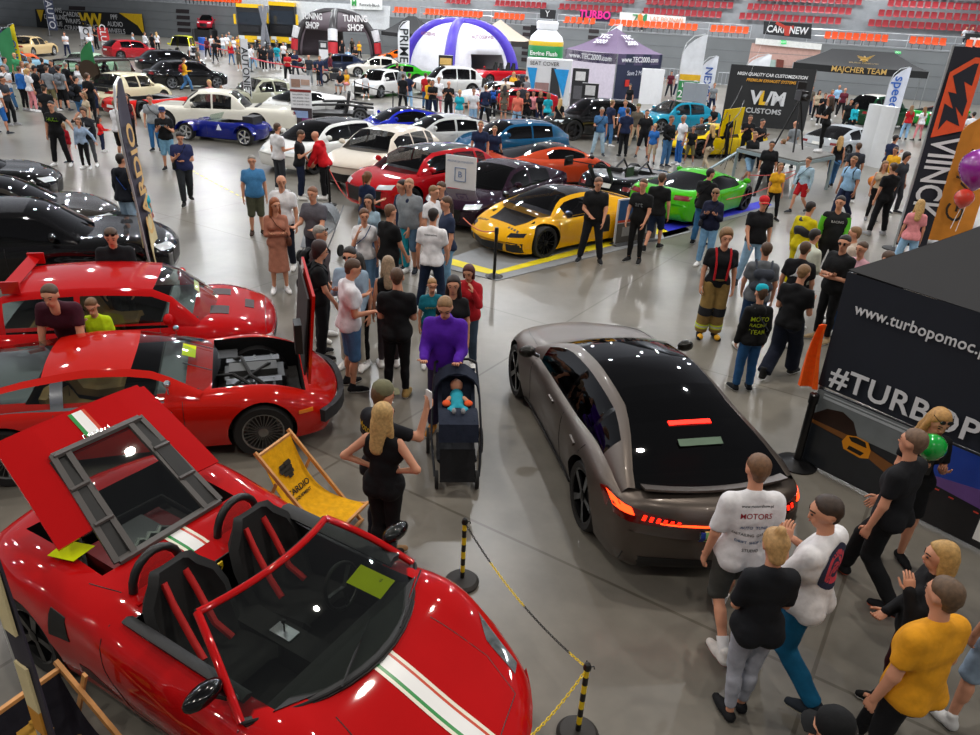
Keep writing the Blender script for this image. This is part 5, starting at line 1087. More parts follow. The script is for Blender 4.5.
# left block
mk(CLA, 'limousine', 'long white vintage limousine with thin wheels behind the blue roadster', poseh((257, 133), 0, (-.85, -1.7), 98), '#dedacb', L=6.0, wb=3.4, H=1.5, R=.36)
mk(CLA, 'estate_car', 'pale olive saloon parked beyond the white limousine', pose2((234, 104), .4, (-.85, 2.3), (302, 96), .6, (-.8, -2.2)), '#a09f8a', L=4.7, H=1.42)
mk(SUP, 'coupe', 'low white sports car behind the tall poster stand', pose2((272, 116), .4, (-.85, 2.1), (330, 108), .5, (-.8, -1.8)), '#dcdcd8', H=1.2)
mk(CLA, 'beetle', 'cream rounded vintage car with its front lid open', pose2((96, 104), .4, (.8, -1.9), (184, 92), .5, (.8, 1.9)), '#cfc6a5', L=4.1, H=1.5, wb=2.4, fo=.8, hood=.85, top=[(0, .5), (.1, .7), (.5, .85), (1.1, .95), (1.4, .98), (3.2, 1.0), (3.7, .9), (4.0, .65), (4.1, .5)], gh=(1.2, 1.6, 2.9, 3.7), wins=((1.45, 2.1), (2.2, 2.85)), fend=.08, rfend=.08)
mk(SUP, 'race_car', 'low red open race car in front of the cream vintage car', pose2((106, 110), .3, (.85, -2.0), (190, 100), .4, (.8, 2.0)), '#c0170f', open=1, mirror=0, belt=.7, hood=.6, deck=.7, cuts=[(-.6, -1.2, .3, .6, .5, 2)])
mk(CLA, 'van', 'long dark brown panelled car behind the green feather flag', pose2((84, 86), .6, (.9, -2.5), (150, 80), .6, (.9, 2.4)), '#2a1a14', L=5.6, H=1.75, wb=3.2, belt=1.05, hood=1.0, deck=1.1, gh=(1.3, 1.6, 4.9, 5.3), wins=((1.6, 2.6), (2.7, 3.8), (3.9, 4.7)), rw=.8, glassm=GLASSC)
BH = mk(HAT, 'hatchback', 'glossy black hatchback with yellow brake calipers and an opened side', pose2((158, 80), .5, (.85, -2.0), (229, 79), .5, (.8, 2.0)), '#08080a', L=4.6)
mk(HAT, 'hatchback', 'black hatchback behind the one with yellow calipers', pose2((148, 66), .5, (.85, -2.0), (205, 66), .5, (.8, 2.0)), '#121214', L=4.5)
mk(HAT, 'hatchback', 'small bright yellow hatchback facing the hall by the grey wall', poseh((178, 52), .5, (0, 2.0), 190), '#d3d310', H=1.7, L=3.6)
mk(CLA, 'classic_car', 'pale blue vintage car at the back left', pose2((30, 68), .6, (.85, -2.2), (80, 66), .6, (.85, 2.2)), '#7fa3b5', roofm=paint('#cfd0c8'))
mk(CLA, 'classic_car', 'beige vintage saloon behind the green and yellow flags', pose2((16, 50), .6, (.85, -2.4), (66, 46), .6, (.85, 2.4)), '#c2a878')
mk(CLA, 'classic_car', 'orange vintage car below the beige saloon', pose2((-10, 62), .6, (.85, -2.4), (40, 58), .6, (.85, 2.4)), '#d1541c')
mk(CLA, 'classic_car', 'mint green vintage car next to the green feather flag', pose2((52, 72), .6, (.85, -2.2), (86, 66), .6, (.85, 2.2)), '#a9c3a8')
mk(HAT, 'hatchback', 'red car between the long brown car and the people in white', pose2((112, 52), .6, (.85, -2.2), (160, 52), .6, (.85, 2.2)), '#9c1a22')
mk(SED, 'sedan', 'navy car under the black and yellow banner', pose2((-2, 38), .6, (.85, -2.2), (22, 36), .6, (.85, 2.2)), '#1b2540')
mk(SUV, 'sports_utility_vehicle', 'white-roofed off-road car under the black star tent', poseh((850, 118), .5, (-.4, -2.0), -60), '#123a22', roofm=paint('#d8d8cf'), H=1.8)
mk(SUP, 'supercar', 'bright green and black show car beneath the black tent', poseh((895, 118), .5, (-.4, -2.0), -60), '#0f8a2c')
# blue kit roadster
KP = paint('#0c1a72'); K = mk(SUP, 'kit_roadster', 'small dark blue open roadster with a triangle decal and separate rear wings', pose2((188, 141), 0, (-.8, 1.2), (240, 146), 0, (-.8, -1.2)), KP, open=1, mirror=0, L=3.4, W=1.45, wb=2.3, fo=.6, R=.3, belt=.62, noarch=1, flare=0, fend=0,
       wid=[(0, .32), (.5, .38), (1.2, .5), (2.2, .55), (3.4, .5)], top=[(0, .45), (.1, .6), (.8, .68), (1.4, .72), (2.6, .72), (3.3, .68), (3.4, .5)], gh=(1.2, 1.5, 2.2, 2.8), head=None, grille=None, tail=None, rplate=0, wheel='five', rimm=mat('#c7c9cb', .25, .8, var=0), cuts=[(-.38, -1.0, .2, .38, .0, 2)])
for sd in (-1, 1):
    for f, zz in ((1.15, .0), (-1.15, .02)):
        mb = MB(); mb.sheet([[(sd*(.60+.16*u), f+(.37)*math.cos(a), .3+zz+.37*math.sin(a)) for u in (-1, 0, 1)] for a in [rad(10+16*i) for i in range(11)]], .02); mb.build('cycle_wing', KP, K['root'], 60)
mb = MB(); mb.sheet([[(u*.45, .35-.12*t, .72+.22*t) for u in (-1, 0, 1)] for t in (0, 1)], .008); mb.build('windshield', GLASSC, K['root']); mb = MB(); mb.box((-.35, -1.35, .70), (.35, -.95, .95)); mb.build('boot_cover', mat('#1c1c1e', .7), K['root'])
for sd in (-1,):
    t = link('triangle_decal', text_mesh('△', .3, mat('#e8e8ff', .6), .003), K['root'])
    mb = MB(); y0_, z0_ = -.1, .44; mb.prism([(-.56, y0_-.1, z0_), (-.56, y0_+.1, z0_), (-.56, y0_, z0_+.2)], (.02, 0, 0)); bpy.data.objects.remove(t); mb.build('triangle_decal', mat('#dfe3f5', .6), K['root'])
# black tubular roadster chassis with raised bonnet
CS = empty('stripped_roadster', G(331, 121), rad(100), 'black stripped roadster chassis with an upright folded hood', 'car')
mb = MB(); mb.box((-.7, -1.9, .3), (.7, 1.9, .42)); mb.build('chassis', mat('#161616', .5), CS)
for sd in (-1, 1):
    mb = MB(); mb.tube([(sd*.65, 1.9, .5), (sd*.7, .6, .75), (sd*.7, -.6, .8), (sd*.7, -1.9, .7)], .05, 8); mb.build('side_rail', mat('#111111', .4), CS); seat(CS, (sd*.33, -.5, .25), mat('#1c1c1c', .8), 1.25)
    for y_ in (1.3, -1.3):
        tm, rm = wheel_meshes(.34, .24, 'five', mat('#8f9296', .3, .9, var=0)); wl = link('wheel', tm, CS, (sd*.8, y_, .34), 0 if sd > 0 else math.pi); link('rim', rm, wl)
mb = MB(); mb.sheet([[(u*.6, 1.9-.1-.5*t, .8+1.0*t) for u in (-1, 0, 1)] for t in (0, .5, 1)], .04); mb.build('raised_hood', mat('#0d0d0d', .25), CS, 60)
mb = MB(); mb.box((-.35, .9, .42), (.35, 1.6, .85)); mb.build('engine_block', mat('#3a3a3a', .4, .6), CS)
# ---------------------------------------------------------------- tents, flags, banners
def hgt(base, py): return zat(base.x, base.y, py)
def gazebo(label, cx, cy, rot, w_, d_, ze, zp, val, col, legs_=1, walls=(), valcol=None, name='gazebo'):
    r_ = empty(name, (cx, cy, 0), rot, label, 'tent'); m_ = mat(col, .75, var=.05); a, b = w_/2, d_/2; C = [(-a, -b), (a, -b), (a, b), (-a, b)]; ri = max(0, a-b)
    top = MB()
    for i in range(4):
        p, q_ = C[i], C[(i+1) % 4]; R_ = [(-ri, 0), (ri, 0)]; pk = (min(R_, key=lambda t: abs(t[0]-p[0])), min(R_, key=lambda t: abs(t[0]-q_[0]))); g_ = []
        for k in range(7):
            t = k/6; z = ze+(zp-ze)*(t**1.25); row = []
            for j in range(7):
                u = j/6; e0 = (lerp(p[0], q_[0], u), lerp(p[1], q_[1], u)); e1 = (lerp(pk[0][0], pk[1][0], u), 0); row.append((lerp(e0[0], e1[0], t), lerp(e0[1], e1[1], t), z-.06*math.sin(math.pi*u)*(1-t)))
            g_.append(row)
        top.sheet(g_, .01)
    top.build('canopy', m_, r_, 40)
    for i in range(4):
        p, q_ = C[i], C[(i+1) % 4]; v_ = MB(); v_.sheet([[(lerp(p[0], q_[0], j/6), lerp(p[1], q_[1], j/6), ze-.06*math.sin(math.pi*j/6)-val*t) for j in range(7)] for t in (0, .5, 1)], .012); v_.build('valance', mat(valcol, .75) if valcol else m_, r_, 40)
        if legs_: l_ = MB(); l_.box((p[0]-.03, p[1]-.03, 0), (p[0]+.03, p[1]+.03, ze)); l_.build('leg', mat('#9a9da0', .4, .7), r_)
    for (i, c_, z0) in walls:
        p, q_ = C[i], C[(i+1) % 4]; v_ = MB(); v_.sheet([[(lerp(p[0], q_[0], j/8), lerp(p[1], q_[1], j/8)+.02*math.sin(j*2.1), lerp(ze, z0, t)) for j in range(9)] for t in (0, .5, 1)], .015); v_.build('side_wall', mat(c_, .75, var=.06), r_, 60)
    return r_
def fside(par, origin, right, up_, tx, size, col, **k): return text('lettering', tx, size, mat(col, .6, var=0), par, origin, right, up_, ext=.004, **k)
# big dark tent at the right
A0 = Vector((3.82, 7.78, 0)); ux = Vector((.63, -.776, 0)).normalized(); uy = Vector((.776, .63, 0)).normalized(); TW, TD = 4.5, 3.0
tent = empty('gazebo', A0, math.atan2(ux.y, ux.x), 'large dark navy gazebo with white hashtag lettering and printed lower walls', 'tent')
navy = mat('#151b27', .8, var=.08, scale=2.5, bump=.2); gry = mat('#2b2c2f', .8, var=.06, scale=2)
for g_ in ([[(u*TW/10, 0+.012*math.sin(u*1.9), 2.38-1.36*t-.02*math.sin(math.pi*u/10)) for u in range(11)] for t in (0, .25, .5, .75, 1)], [[(0+.01*math.sin(u*2), u*TD/8, 2.38-.45*t) for u in range(9)] for t in (0, .5, 1)], [[(TW, u*TD/8, 2.38-.45*t) for u in range(9)] for t in (0, .5, 1)], [[(u*TW/8, TD, 2.38-.45*t) for u in range(9)] for t in (0, .5, 1)]):
    mb = MB(); mb.sheet(g_, .012); mb.build('valance', navy, tent, 60)
C4 = [(0, 0), (TW, 0), (TW, TD), (0, TD)]; R_ = [(TD/2, TD/2), (TW-TD/2, TD/2)]
for i in range(4):
    p, q_ = C4[i], C4[(i+1) % 4]; pk = (min(R_, key=lambda t: math.dist(t, p)), min(R_, key=lambda t: math.dist(t, q_))); g_ = []
    for k in range(9):
        t = k/8; g_.append([tuple(lerp(lerp(p[c], q_[c], j/10), lerp(pk[0][c], pk[1][c], j/10), t) for c in (0, 1))+(2.40+1.15*t**1.12-.05*math.sin(math.pi*j/10)*(1-t)+.01*math.sin(t*9),) for j in range(11)])
    mb = MB(); mb.sheet(g_, .012); mb.build('canopy', gry, tent, 40)
for p in C4: mb = MB(); mb.box((p[0]+.01 if p[0] == 0 else p[0]-.06, p[1]+.02 if p[1] == 0 else p[1]-.06, 0), (p[0]+.06 if p[0] == 0 else p[0]-.01, p[1]+.07 if p[1] == 0 else p[1]-.01, 2.38)); mb.build('leg', mat('#8f9294', .4, .7), tent)
X, Z_ = Vector((1, 0, 0)), Vector((0, 0, 1))
text('lettering', '#TURBOPOMOC', .345, mat('#d6d8dc', .6, var=0), tent, Vector((.13, -.035, 1.20)), X, Z_, ext=.003, align='LEFT', bold=.016, sx=1.0, space=1.05)
text('lettering', 'www.turbopomoc.pl', .175, mat('#d6d8dc', .6, var=0), tent, Vector((.19, -.035, 2.03)), X, Z_, ext=.003, align='LEFT', bold=.012, sx=.9, space=1.04)
def panel(x0, x1, name='printed_panel'):
    mb = MB(); mb.box((x0, -.03, .03), (x1, 0, 1.0)); return mb.build(name, mat('#23262b', .35, 0, .4, var=.25, scale=2), tent)
def shp(par, pts, col, y=-.036, name='print_shape', r=.35): mb = MB(); mb.prism([(x, y, z) for x, z in pts], (0, -.002, 0)); return mb.build(name, mat(col, r, 0, .3, var=.12, scale=4), par, smooth=0)
P1 = panel(.03, 1.36); shp(P1, ((.04, .62), (1.35, .62), (1.35, .99), (.04, .99)), '#6f7577'); shp(P1, ((.04, .66), (.20, .80), (.38, .84), (.52, .78), (.60, .64), (.56, .55), (.04, .58)), '#2a1a14', -.039)
shp(P1, ((.04, .60), (.5, .60), (1.35, .44), (1.35, .24), (.55, .52), (.04, .56)), '#7a4c22', -.040); shp(P1, ((.04, .05), (1.35, .05), (1.35, .24), (.62, .50), (.04, .56)), '#22262c', -.042)
shp(P1, ((.12, .90), (1.3, .90), (1.3, .93), (.12, .93)), '#a8aeb2', -.041); shp(P1, ((.12, .95), (1.3, .95), (1.3, .965), (.12, .965)), '#a8aeb2', -.041)
shp(P1, ((.46, .50), (.50, .60), (.60, .63), (.74, .62), (.79, .54), (.79, .44), (.70, .40), (.50, .42)), '#d98a10', -.044); shp(P1, ((.52, .59), (.60, .62), (.71, .61), (.74, .55), (.56, .55)), '#191510', -.046); shp(P1, ((.54, .44), (.70, .43), (.73, .48), (.55, .49)), '#16120c', -.046)
P2 = panel(1.40, 2.75); shp(P2, ((1.41, .45), (2.74, .45), (2.74, .99), (1.41, .99)), '#1c3f9a'); shp(P2, ((1.41, .45), (2.74, .40), (2.74, .55), (1.9, .66), (1.41, .58)), '#6a4a8a', -.039); shp(P2, ((1.41, .05), (2.74, .05), (2.74, .40), (1.41, .50)), '#15161c', -.041)
for x, z in ((1.5, .45), (1.65, .43), (1.9, .40)): shp(P2, ((x, z), (x+.05, z), (x+.05, z+.015), (x, z+.015)), '#c94030', -.044)
mb = MB(); mb.box((1.98, -.05, .12), (2.3, -.037, .62)); mb.build('white_sheet', WHITE, tent)
# orange cloth hanging from the corner
oc = MB(); oc.sheet([[A0+ux*(-.10-.02*math.sin(4*t)+.18*(u-.5)*(.5+t*.9))-uy*(.05+.04*math.sin(u*9))+Vector((0, 0, 1.72-.78*t+.04*u)) for u in (0, .2, .4, .6, .8, 1)] for t in (0, .15, .3, .5, .7, .85, 1)], .02)
tag(oc.build('cloth', cloth('#e85a10'), smooth=60), 'bright orange cloth hanging at the corner of the navy gazebo', 'cloth')
mb = MB(); mb.tube([A0+ux*-.10-uy*.03+Vector((0, 0, 1.66)), A0+ux*.02+uy*.03+Vector((0, 0, 1.75))], .03, 6)
# gazebos further away
b = G(848, 112); tg = gazebo('black gazebo with gold star emblem and team name on its valance', 25.0, 57.5, rad(-22), 8.6, 4.6, 2.75, 3.75, .42, '#0d0e10', walls=())
fside(tg, Vector((0, -2.33, 2.52)), X, Z_, 'MAJCHER TEAM', .5, '#c9a45a', bold=.01); fside(tg, Vector((.2, -1.3, 3.24)), X, Vector((0, 1, .42)), '★', 1.0, '#c9a45a'); fside(tg, Vector((.2, -1.9, 2.99)), X, Vector((0, 1, .42)), 'BIURO OBSŁUGI', .26, '#8a7340')
for i, (x, z, s_) in enumerate(((0, 0, 1), (.1, .12, .6))): mb = MB(); mb.prism([(.2+s_*dx_, -1.34-.02*i, 3.22+s_*dz_) for dx_, dz_ in ((-.5, .2), (.1, .1), (.6, .3), (.15, -.1), (.05, -.4), (-.1, -.1))], (0, -.02, .02)); mb.build('gold_emblem', mat('#c9a45a', .4, .5), tg)
tt = gazebo('purple-topped promotional gazebo with white lettering and navy side wall', 7.1, 54.3, rad(42), 4.6, 4.6, 2.85, 4.3, .62, '#6d5a78', walls=((0, '#1d2440', .1), (3, '#cfc6d4', .1)), valcol='#4d4462')
fside(tt, Vector((0, -2.33, 2.5)), X, Z_, 'www.TEC2000.com', .46, '#e6e6ea', bold=.01); fside(tt, Vector((-2.33, 0, 2.5)), -Vector((0, 1, 0)), Z_, 'www.TEC2000.com', .46, '#e6e6ea', bold=.01)
fside(tt, Vector((0, -1.25, 3.62)), X, Vector((0, 1, .72)), 'TEC\n2000', .55, '#e6e6ea', bold=.02); fside(tt, Vector((-1.25, 0, 3.62)), -Vector((0, 1, 0)), Vector((1, 0, .72)), 'TEC\n2000', .55, '#e6e6ea', bold=.02)
fside(tt, Vector((-.2, -2.36, 1.7)), X, Z_, 'Save 2 More', .4, '#c9cbd6'); mb = MB(); mb.box((-1.3, -2.37, .9), (-.9, -2.34, 1.3)); mb.build('red_square', mat('#c9281c', .6), tt)
gazebo('beige gazebo with a dark valance behind the purple-ribbed tent', -.9, 76, rad(-26), 4.6, 4.6, 2.6, 4.3, .45, '#b3a594', walls=((0, '#a59a8c', .1),), valcol='#2a2523')
gazebo('small black gazebo between the arched black tent and the white flag', -9.8, 81.5, rad(-22), 4.8, 4, 2.6, 4.1, .35, '#141517')
def spider(label, c, rot, w_, h_, tr_, ca, panels, name='inflatable_tent', cb=None):
    r_ = empty(name, (c.x, c.y, 0), rot, label, 'tent'); a = w_/2; D4 = [(a, a), (-a, a), (-a, -a), (a, -a)]
    def arc(p, t): return (p[0]*math.cos(t)**.75 if t < math.pi/2 else 0, p[1]*math.cos(t)**.75 if t < math.pi/2 else 0, h_*math.sin(t))
    for i, p in enumerate(D4):
        mb = MB(); mb.tube([arc(p, t*math.pi/2/10) for t in range(11)], [tr_*(1.05-.03*t) for t in range(11)], 12); mb.build('air_leg', mat(cb if cb and i % 2 else ca, .4, 0, .2, var=.05), r_, 60)
    for i, (c_, door) in panels.items():
        p, q_ = D4[i], D4[(i+1) % 4]; g_ = []
        for t in range(11):
            tt_ = t*math.pi/2/10; P_, Q_ = Vector(arc(p, tt_)), Vector(arc(q_, tt_)); row = []
            for u in range(9):
                v_ = P_.lerp(Q_, u/8); nn = Vector((p[0]+q_[0], p[1]+q_[1], 0)).normalized(); row.append(v_-nn*.35*math.sin(math.pi*u/8)*math.cos(tt_))
            g_.append(row)
        mb = MB(); K_ = 9; vs = [v for rr_ in g_ for v in rr_]; fs = [(i_*K_+j, i_*K_+j+1, (i_+1)*K_+j+1, (i_+1)*K_+j) for i_ in range(10) for j in range(8) if not (door and i_ < door and (1 if door > 3 else 3) <= j <= 6)]
        mb.add(vs, fs); o = mb.build('fabric_panel', mat(c_, .7, var=.04), r_, 60); so = o.modifiers.new('s', 'SOLIDIFY'); so.thickness = .02
    return r_
pt = spider('white dome tent with fat violet inflatable ribs', G(455, 70), rad(-20+2), 6.2, 5.0, .42, '#4b35b8', {2: ('#dfe0ea', True), 1: ('#e4e4ea', False), 3: ('#dfe0ea', False)}) if False else None
Cc = G(459, 76)
pt = spider('white dome tent with fat violet inflatable ribs', Cc, rad(38), 6.3, hgt(Cc, 16)-.45, .45, '#4630b4', {2: ('#e2e2ea', 3), 1: ('#e4e4ea', False), 0: ('#dedee6', False), 3: ('#dedee6', False)})
fside(pt, Vector((0, -3.05, 3.05)), X, Z_, 'AUTOSERWIS', .34, '#8a4a6a', bold=.02); fside(pt, Vector((-3.05, 0, 3.05)), -Vector((0, 1, 0)), Z_, 'AUTOSERWIS', .34, '#8a4a6a', bold=.02)
Cc = G(337, 57)
ts = spider('black inflatable arch tent with red and white lettering', Cc, rad(52), 5.6, hgt(Cc, 7)-.4, .42, '#1d191b', {1: ('#4c4046', 4), 2: ('#453a40', 4), 0: ('#3a3036', 0)}, cb='#221d20')
fside(ts, Vector((0, -2.9, 3.2)), X, Z_, 'TUNING\nSHOP', .8, '#dcdcdc', bold=.02); fside(ts, Vector((-2.9, 0, 3.2)), -Vector((0, 1, 0)), Z_, 'TUNING\nSHOP', .8, '#dcdcdc', bold=.02)
for sx_, sy_ in ((-1, -1), (1, -1), (-1, 1)):
    mb = MB(); mb.tube([(sx_*2.85, sy_*2.85, .5), (sx_*2.78, sy_*2.78, 1.5)], .46, 12); mb.build('red_band', mat('#b3202a', .5), ts, 60); mb = MB(); mb.tube([(sx_*2.77, sy_*2.77, 1.6), (sx_*2.6, sy_*2.6, 2.6)], .455, 12); mb.build('white_band', mat('#c9c9cc', .5), ts, 60)
def feather(label, base, ptop, wd, col, az=0, lean=0, tx=None, tcol='#ffffff', size=.4, z0=.6, square=False, pole_m=None, cat='flag', name='feather_flag', rotx=-90, bands=(), tz=.5, curve=1.0, tbold=.01, sx=1):
    """a tall flag on a pole: az = direction (degrees) the flag plane points, seen from above"""
    H_ = hgt(base, ptop) if ptop is not None else 3; r_ = empty(name, base, rad(az), label, cat); mb = MB()
    top_w = .12 if not square else wd; pl = []
    for k in range(13):
        t = k/12; pl.append((lean*t*H_ + (wd*.9*max(0, (t-.72)/.28)**2.2 if not square and curve else 0), 0, .02+(H_-.02)*(t if square else (t if t < .72 else .72+.28*math.sin((t-.72)/.28*math.pi/2)))))
    mb.tube(pl if not square else [(0, 0, 0), (lean*H_, 0, H_)], .02 if H_ < 4 else .03, 6); mb.build('pole', mat('#c2c5c8', .3, .6), r_)
    mb = MB(); mb.lathe([(.02, .06), (.25, .03), (.26, 0)], 16); mb.build('base_plate', mat('#2a2b2d', .5), r_)
    f = MB(); g_ = []
    for k in range(15):
        t = k/14; z = lerp(z0, H_-.02, t); tt_ = (z/H_)
        w2 = wd if square else wd*(min(1, math.sqrt(max(0, 1-max(0, (tt_-.72)/.28)**2)))); off = (wd-w2) if not square else 0
        x0 = lean*z+(wd*.9*max(0, (tt_-.72)/.28)**2.2 if not square else 0); x1 = lean*z+wd
        g_.append([(lerp(x0, x1, j/4), .03*math.sin(j*1.3+t*7)*wd, z-(.0 if square else .0)) for j in range(5)])
    f.sheet(g_, .012); fo = f.build('fabric', mat(col, .7, var=.07, scale=3), r_, 60)
    for (c_, za, zb_) in bands:
        f = MB(); f.sheet([[(lean*z+lerp(.04, .97, j/4)*wd, .03*math.sin(j*1.3+((z-z0)/(H_-z0))*7)*wd-.02, z) for j in range(5)] for z in [lerp(za, zb_, i/4)*H_ for i in range(5)]], .04); f.build('colour_band', mat(c_, .7), fo, 60)
    if tx:
        for sd in (-1, 1):
            zc = tz*H_; R3 = Vector((math.sin(0), 0, 1)); d_ = Vector((lean, 0, 1)).normalized(); yv = Vector((-1, 0, lean)) if rotx == 90 else Vector((1, 0, -lean))
            if sd > 0: yv = -yv
            if rotx == 0: text('lettering', tx, size, mat(tcol, .7, var=0), fo, Vector((lean*zc+wd*.5, sd*.06, zc)), Vector((-sd, 0, 0)), Z_, ext=.002, bold=tbold, sx=sx)
            else: text('lettering', tx, size, mat(tcol, .7, var=0), fo, Vector((lean*zc+wd*.5, sd*.06, zc)), d_ if rotx == 90 else -d_, (yv if rotx == 90 else -yv) if False else (d_.cross(Vector((0, sd, 0))) if rotx != 90 else Vector((0, sd, 0)).cross(d_))*1, ext=.002, bold=tbold, sx=sx)
    return r_, fo, H_
vb = G(893, 249); r_, fo, H_ = feather('tall black banner with a jagged orange emblem and large white lettering', vb, 45, .70, '#1b1e2b', az=-12, lean=-.0, tx=None, z0=.12, square=True, name='banner_stand', cat='banner')
text('lettering', 'VIINCK', .78, mat('#e3e4e8', .6, var=0), fo, Vector((.38, -.05, 1.78)), -Z_, X, ext=.003, bold=.015, sx=.72)
mb = MB(); zz_ = H_*.60; mb.tube([(.10, -.05, H_*.95), (.64, -.05, H_*.95), (.64, -.05, H_*.60)], .045, 4)
ow = mat('#e8562a', .6); mb = MB(); mb.prism([(x, -.045, z) for x, z in ((.08, H_-.55), (.50, H_-.22), (.70, H_-.22), (.70, H_-1.75), (.08, H_-1.95))], (0, -.004, 0)); mb.build('orange_emblem', ow, fo)
bk_ = mat('#1b1e2b', .7); mb = MB(); mb.prism([(x, -.052, z) for x, z in ((.16, H_-.62), (.52, H_-.34), (.60, H_-.34), (.60, H_-.80), (.42, H_-.72), (.60, H_-1.12), (.60, H_-1.45), (.40, H_-1.25), (.60, H_-1.66), (.30, H_-1.55), (.18, H_-1.78), (.16, H_-1.2), (.36, H_-1.3), (.16, H_-.95), (.34, H_-.98))], (0, -.004, 0)); mb.build('emblem_gap', bk_, fo)
ob = G(922, 243); r_, fo, H_ = feather('orange curved-top banner with dark handwritten lettering', ob, 103, 1.05, '#d98a2a', az=-8, z0=.1, square=False, curve=0, name='banner_stand', cat='banner')
text('lettering', 'Gryllus', .62, mat('#2a1a0c', .6, var=0), fo, Vector((.5, -.1, 1.45)), Z_, -X, ext=.003, shear=.3)
for (lab, bx, by, tp, wd, c_, az, kw) in (
    ('white feather flag with green and yellow oil-brand panel behind the grey counter', 673, 116, 33, 1.2, '#e3e6ea', -8, dict(tx='TEC\n2000', tcol='#f0f0f0', size=.55, rotx=0, tz=.34, bands=(('#2f8a4c', .12, .44), ('#e0b020', .45, .52)))),
    ('slim white flag with vertical blue lettering beside the grey counter', 694, 112, 55, .9, '#dfe3ea', -8, dict(tx='NEXEN', tcol='#1d4fa0', size=.6, tz=.5)),
    ('plain white feather flag behind the purple-topped gazebo', 601, 84, 23, 1.2, '#e3e6ea', 0, {}),
    ('small plain white flag left of the purple-topped gazebo', 590, 76, 42, .6, '#e3e6ea', 0, {}),
    ('small plain white flag rising over the black workshop banner', 738, 108, 53, 1.5, '#e3e6ea', 0, {}),
    ('white flag with large vertical blue lettering near the black star gazebo', 876, 134, 66, .85, '#d5dae6', -10, dict(tx='speed', tcol='#2a62b8', size=.7, tz=.62)),
    ('white feather flag with dark vertical lettering left of the violet-ribbed tent', 398, 74, 20, .9, '#e6e8ea', 0, dict(tx='PRIME³', tcol='#1d2226', size=.95, tz=.5)),
    ('blue vertical banner with white lettering on the far left wall', 143, 31, -6, 1.0, '#1f5da8', 0, dict(tx='NOKIAN', tcol='#e8eef5', size=1.0, square=True, tz=.55, name='banner_stand', cat='banner')),
    ('green feather flag with a round dark emblem over the crowd', 89, 106, 40, .62, '#2a7d46', -5, dict(tx='●', tcol='#3a2a1a', size=.9, rotx=0, tz=.55)),
    ('green feather flag half behind the yellow one at the left', 7, 84, 26, .8, '#2f7d4c', 0, {}),
    ('yellow and blue feather flag with white lettering at the left', 16, 84, 23, .55, '#e3c81c', 0, dict(tx='OLIMP', tcol='#2a62b8', size=.5, tz=.5)),
    ('white vertical banner with dark lettering behind the vintage cars', 82, 46, 26, 1.2, '#dcdce0', 0, dict(tx='MOTO', tcol='#222222', size=.8, square=True, tz=.6, name='banner_stand', cat='banner')),
    ('red vertical banner behind the vintage cars', 100, 48, 27, 1.0, '#c93a3a', 0, dict(tx='CLUB', tcol='#f0f0f0', size=.8, square=True, tz=.6, name='banner_stand', cat='banner')),
    ('tall dark and white slim flag in front of the black advertising wall', 50, 36, 0, 1.0, '#4a5068', 0, dict(tx='AUTO', tcol='#e8e8ee', size=1.0, square=True, tz=.6, name='banner_stand', cat='banner')),
    ('slim white and navy banner with vertical lettering left of the tall poster', 246, 112, 38, .34, '#dfe2e6', 0, dict(tx='AUTONIEZ', tcol='#1d2226', size=.42, square=True, tz=.55, name='banner_stand', cat='banner')),
    ('narrow black banner with orange vertical lettering beside the arched black tent', 372, 54, 25, 1.0, '#231c1c', 0, dict(tx='GARAGE', tcol='#d9562a', size=1.0, square=True, tz=.55, name='banner_stand', cat='banner'))):
    feather(lab, G(bx, by), tp, wd, c_, az=az, **kw)
# black and cream flag standing among the left cars, seen almost edge on
fb = G(157, 296); r_, fo, H_ = feather('dark feather flag with cream lettering standing between the black car and the red hatchback', fb, 80, .62, '#3a3748', az=100, lean=0, z0=.45)
r_.matrix_world = Matrix.Translation(fb)@Matrix.Rotation(-.075, 4, 'Y')@Matrix.Rotation(rad(100), 4, 'Z')
# the same kind of flag, bottom left, in front of the open sports car
r2_, fo2, H2 = feather('cream and black flag at the lower left in front of the open red sports car', G(62, 800), None, .2, '#2b2836', az=-30, z0=.2, square=True, lean=-.03)
for za, zb_, c_ in ((.9, 1.25, '#d8c89a'), (1.5, 1.95, '#d8c89a'), (.7, .9, '#c98a2a')): mb = MB(); mb.box((.0, -.03, za), (.12, -.015, zb_)); mb.build('cream_patch', mat(c_, .7), fo2)
for f_, H2_ in ((fo, H_),):
    text('lettering', 'CARDIO', .48, mat('#d9b070', .6, var=0), f_, Vector((.30, .07, H_*.55)), Z_, X, ext=.003, bold=.02); text('lettering', 'CARDIO', .48, mat('#d9b070', .6, var=0), f_, Vector((.30, -.07, H_*.55)), Z_, -X, ext=.003, bold=.02)
    for sd in (-1, 1): mb = MB(); mb.prism([(x, sd*.06, z) for x, z in ((.10, .55), (.35, .50), (.52, .80), (.48, 1.15), (.30, 1.35), (.14, 1.2), (.08, .85))], (0, sd*.012, 0)); mb.build('cream_patch', mat('#d8c89a', .7), f_)
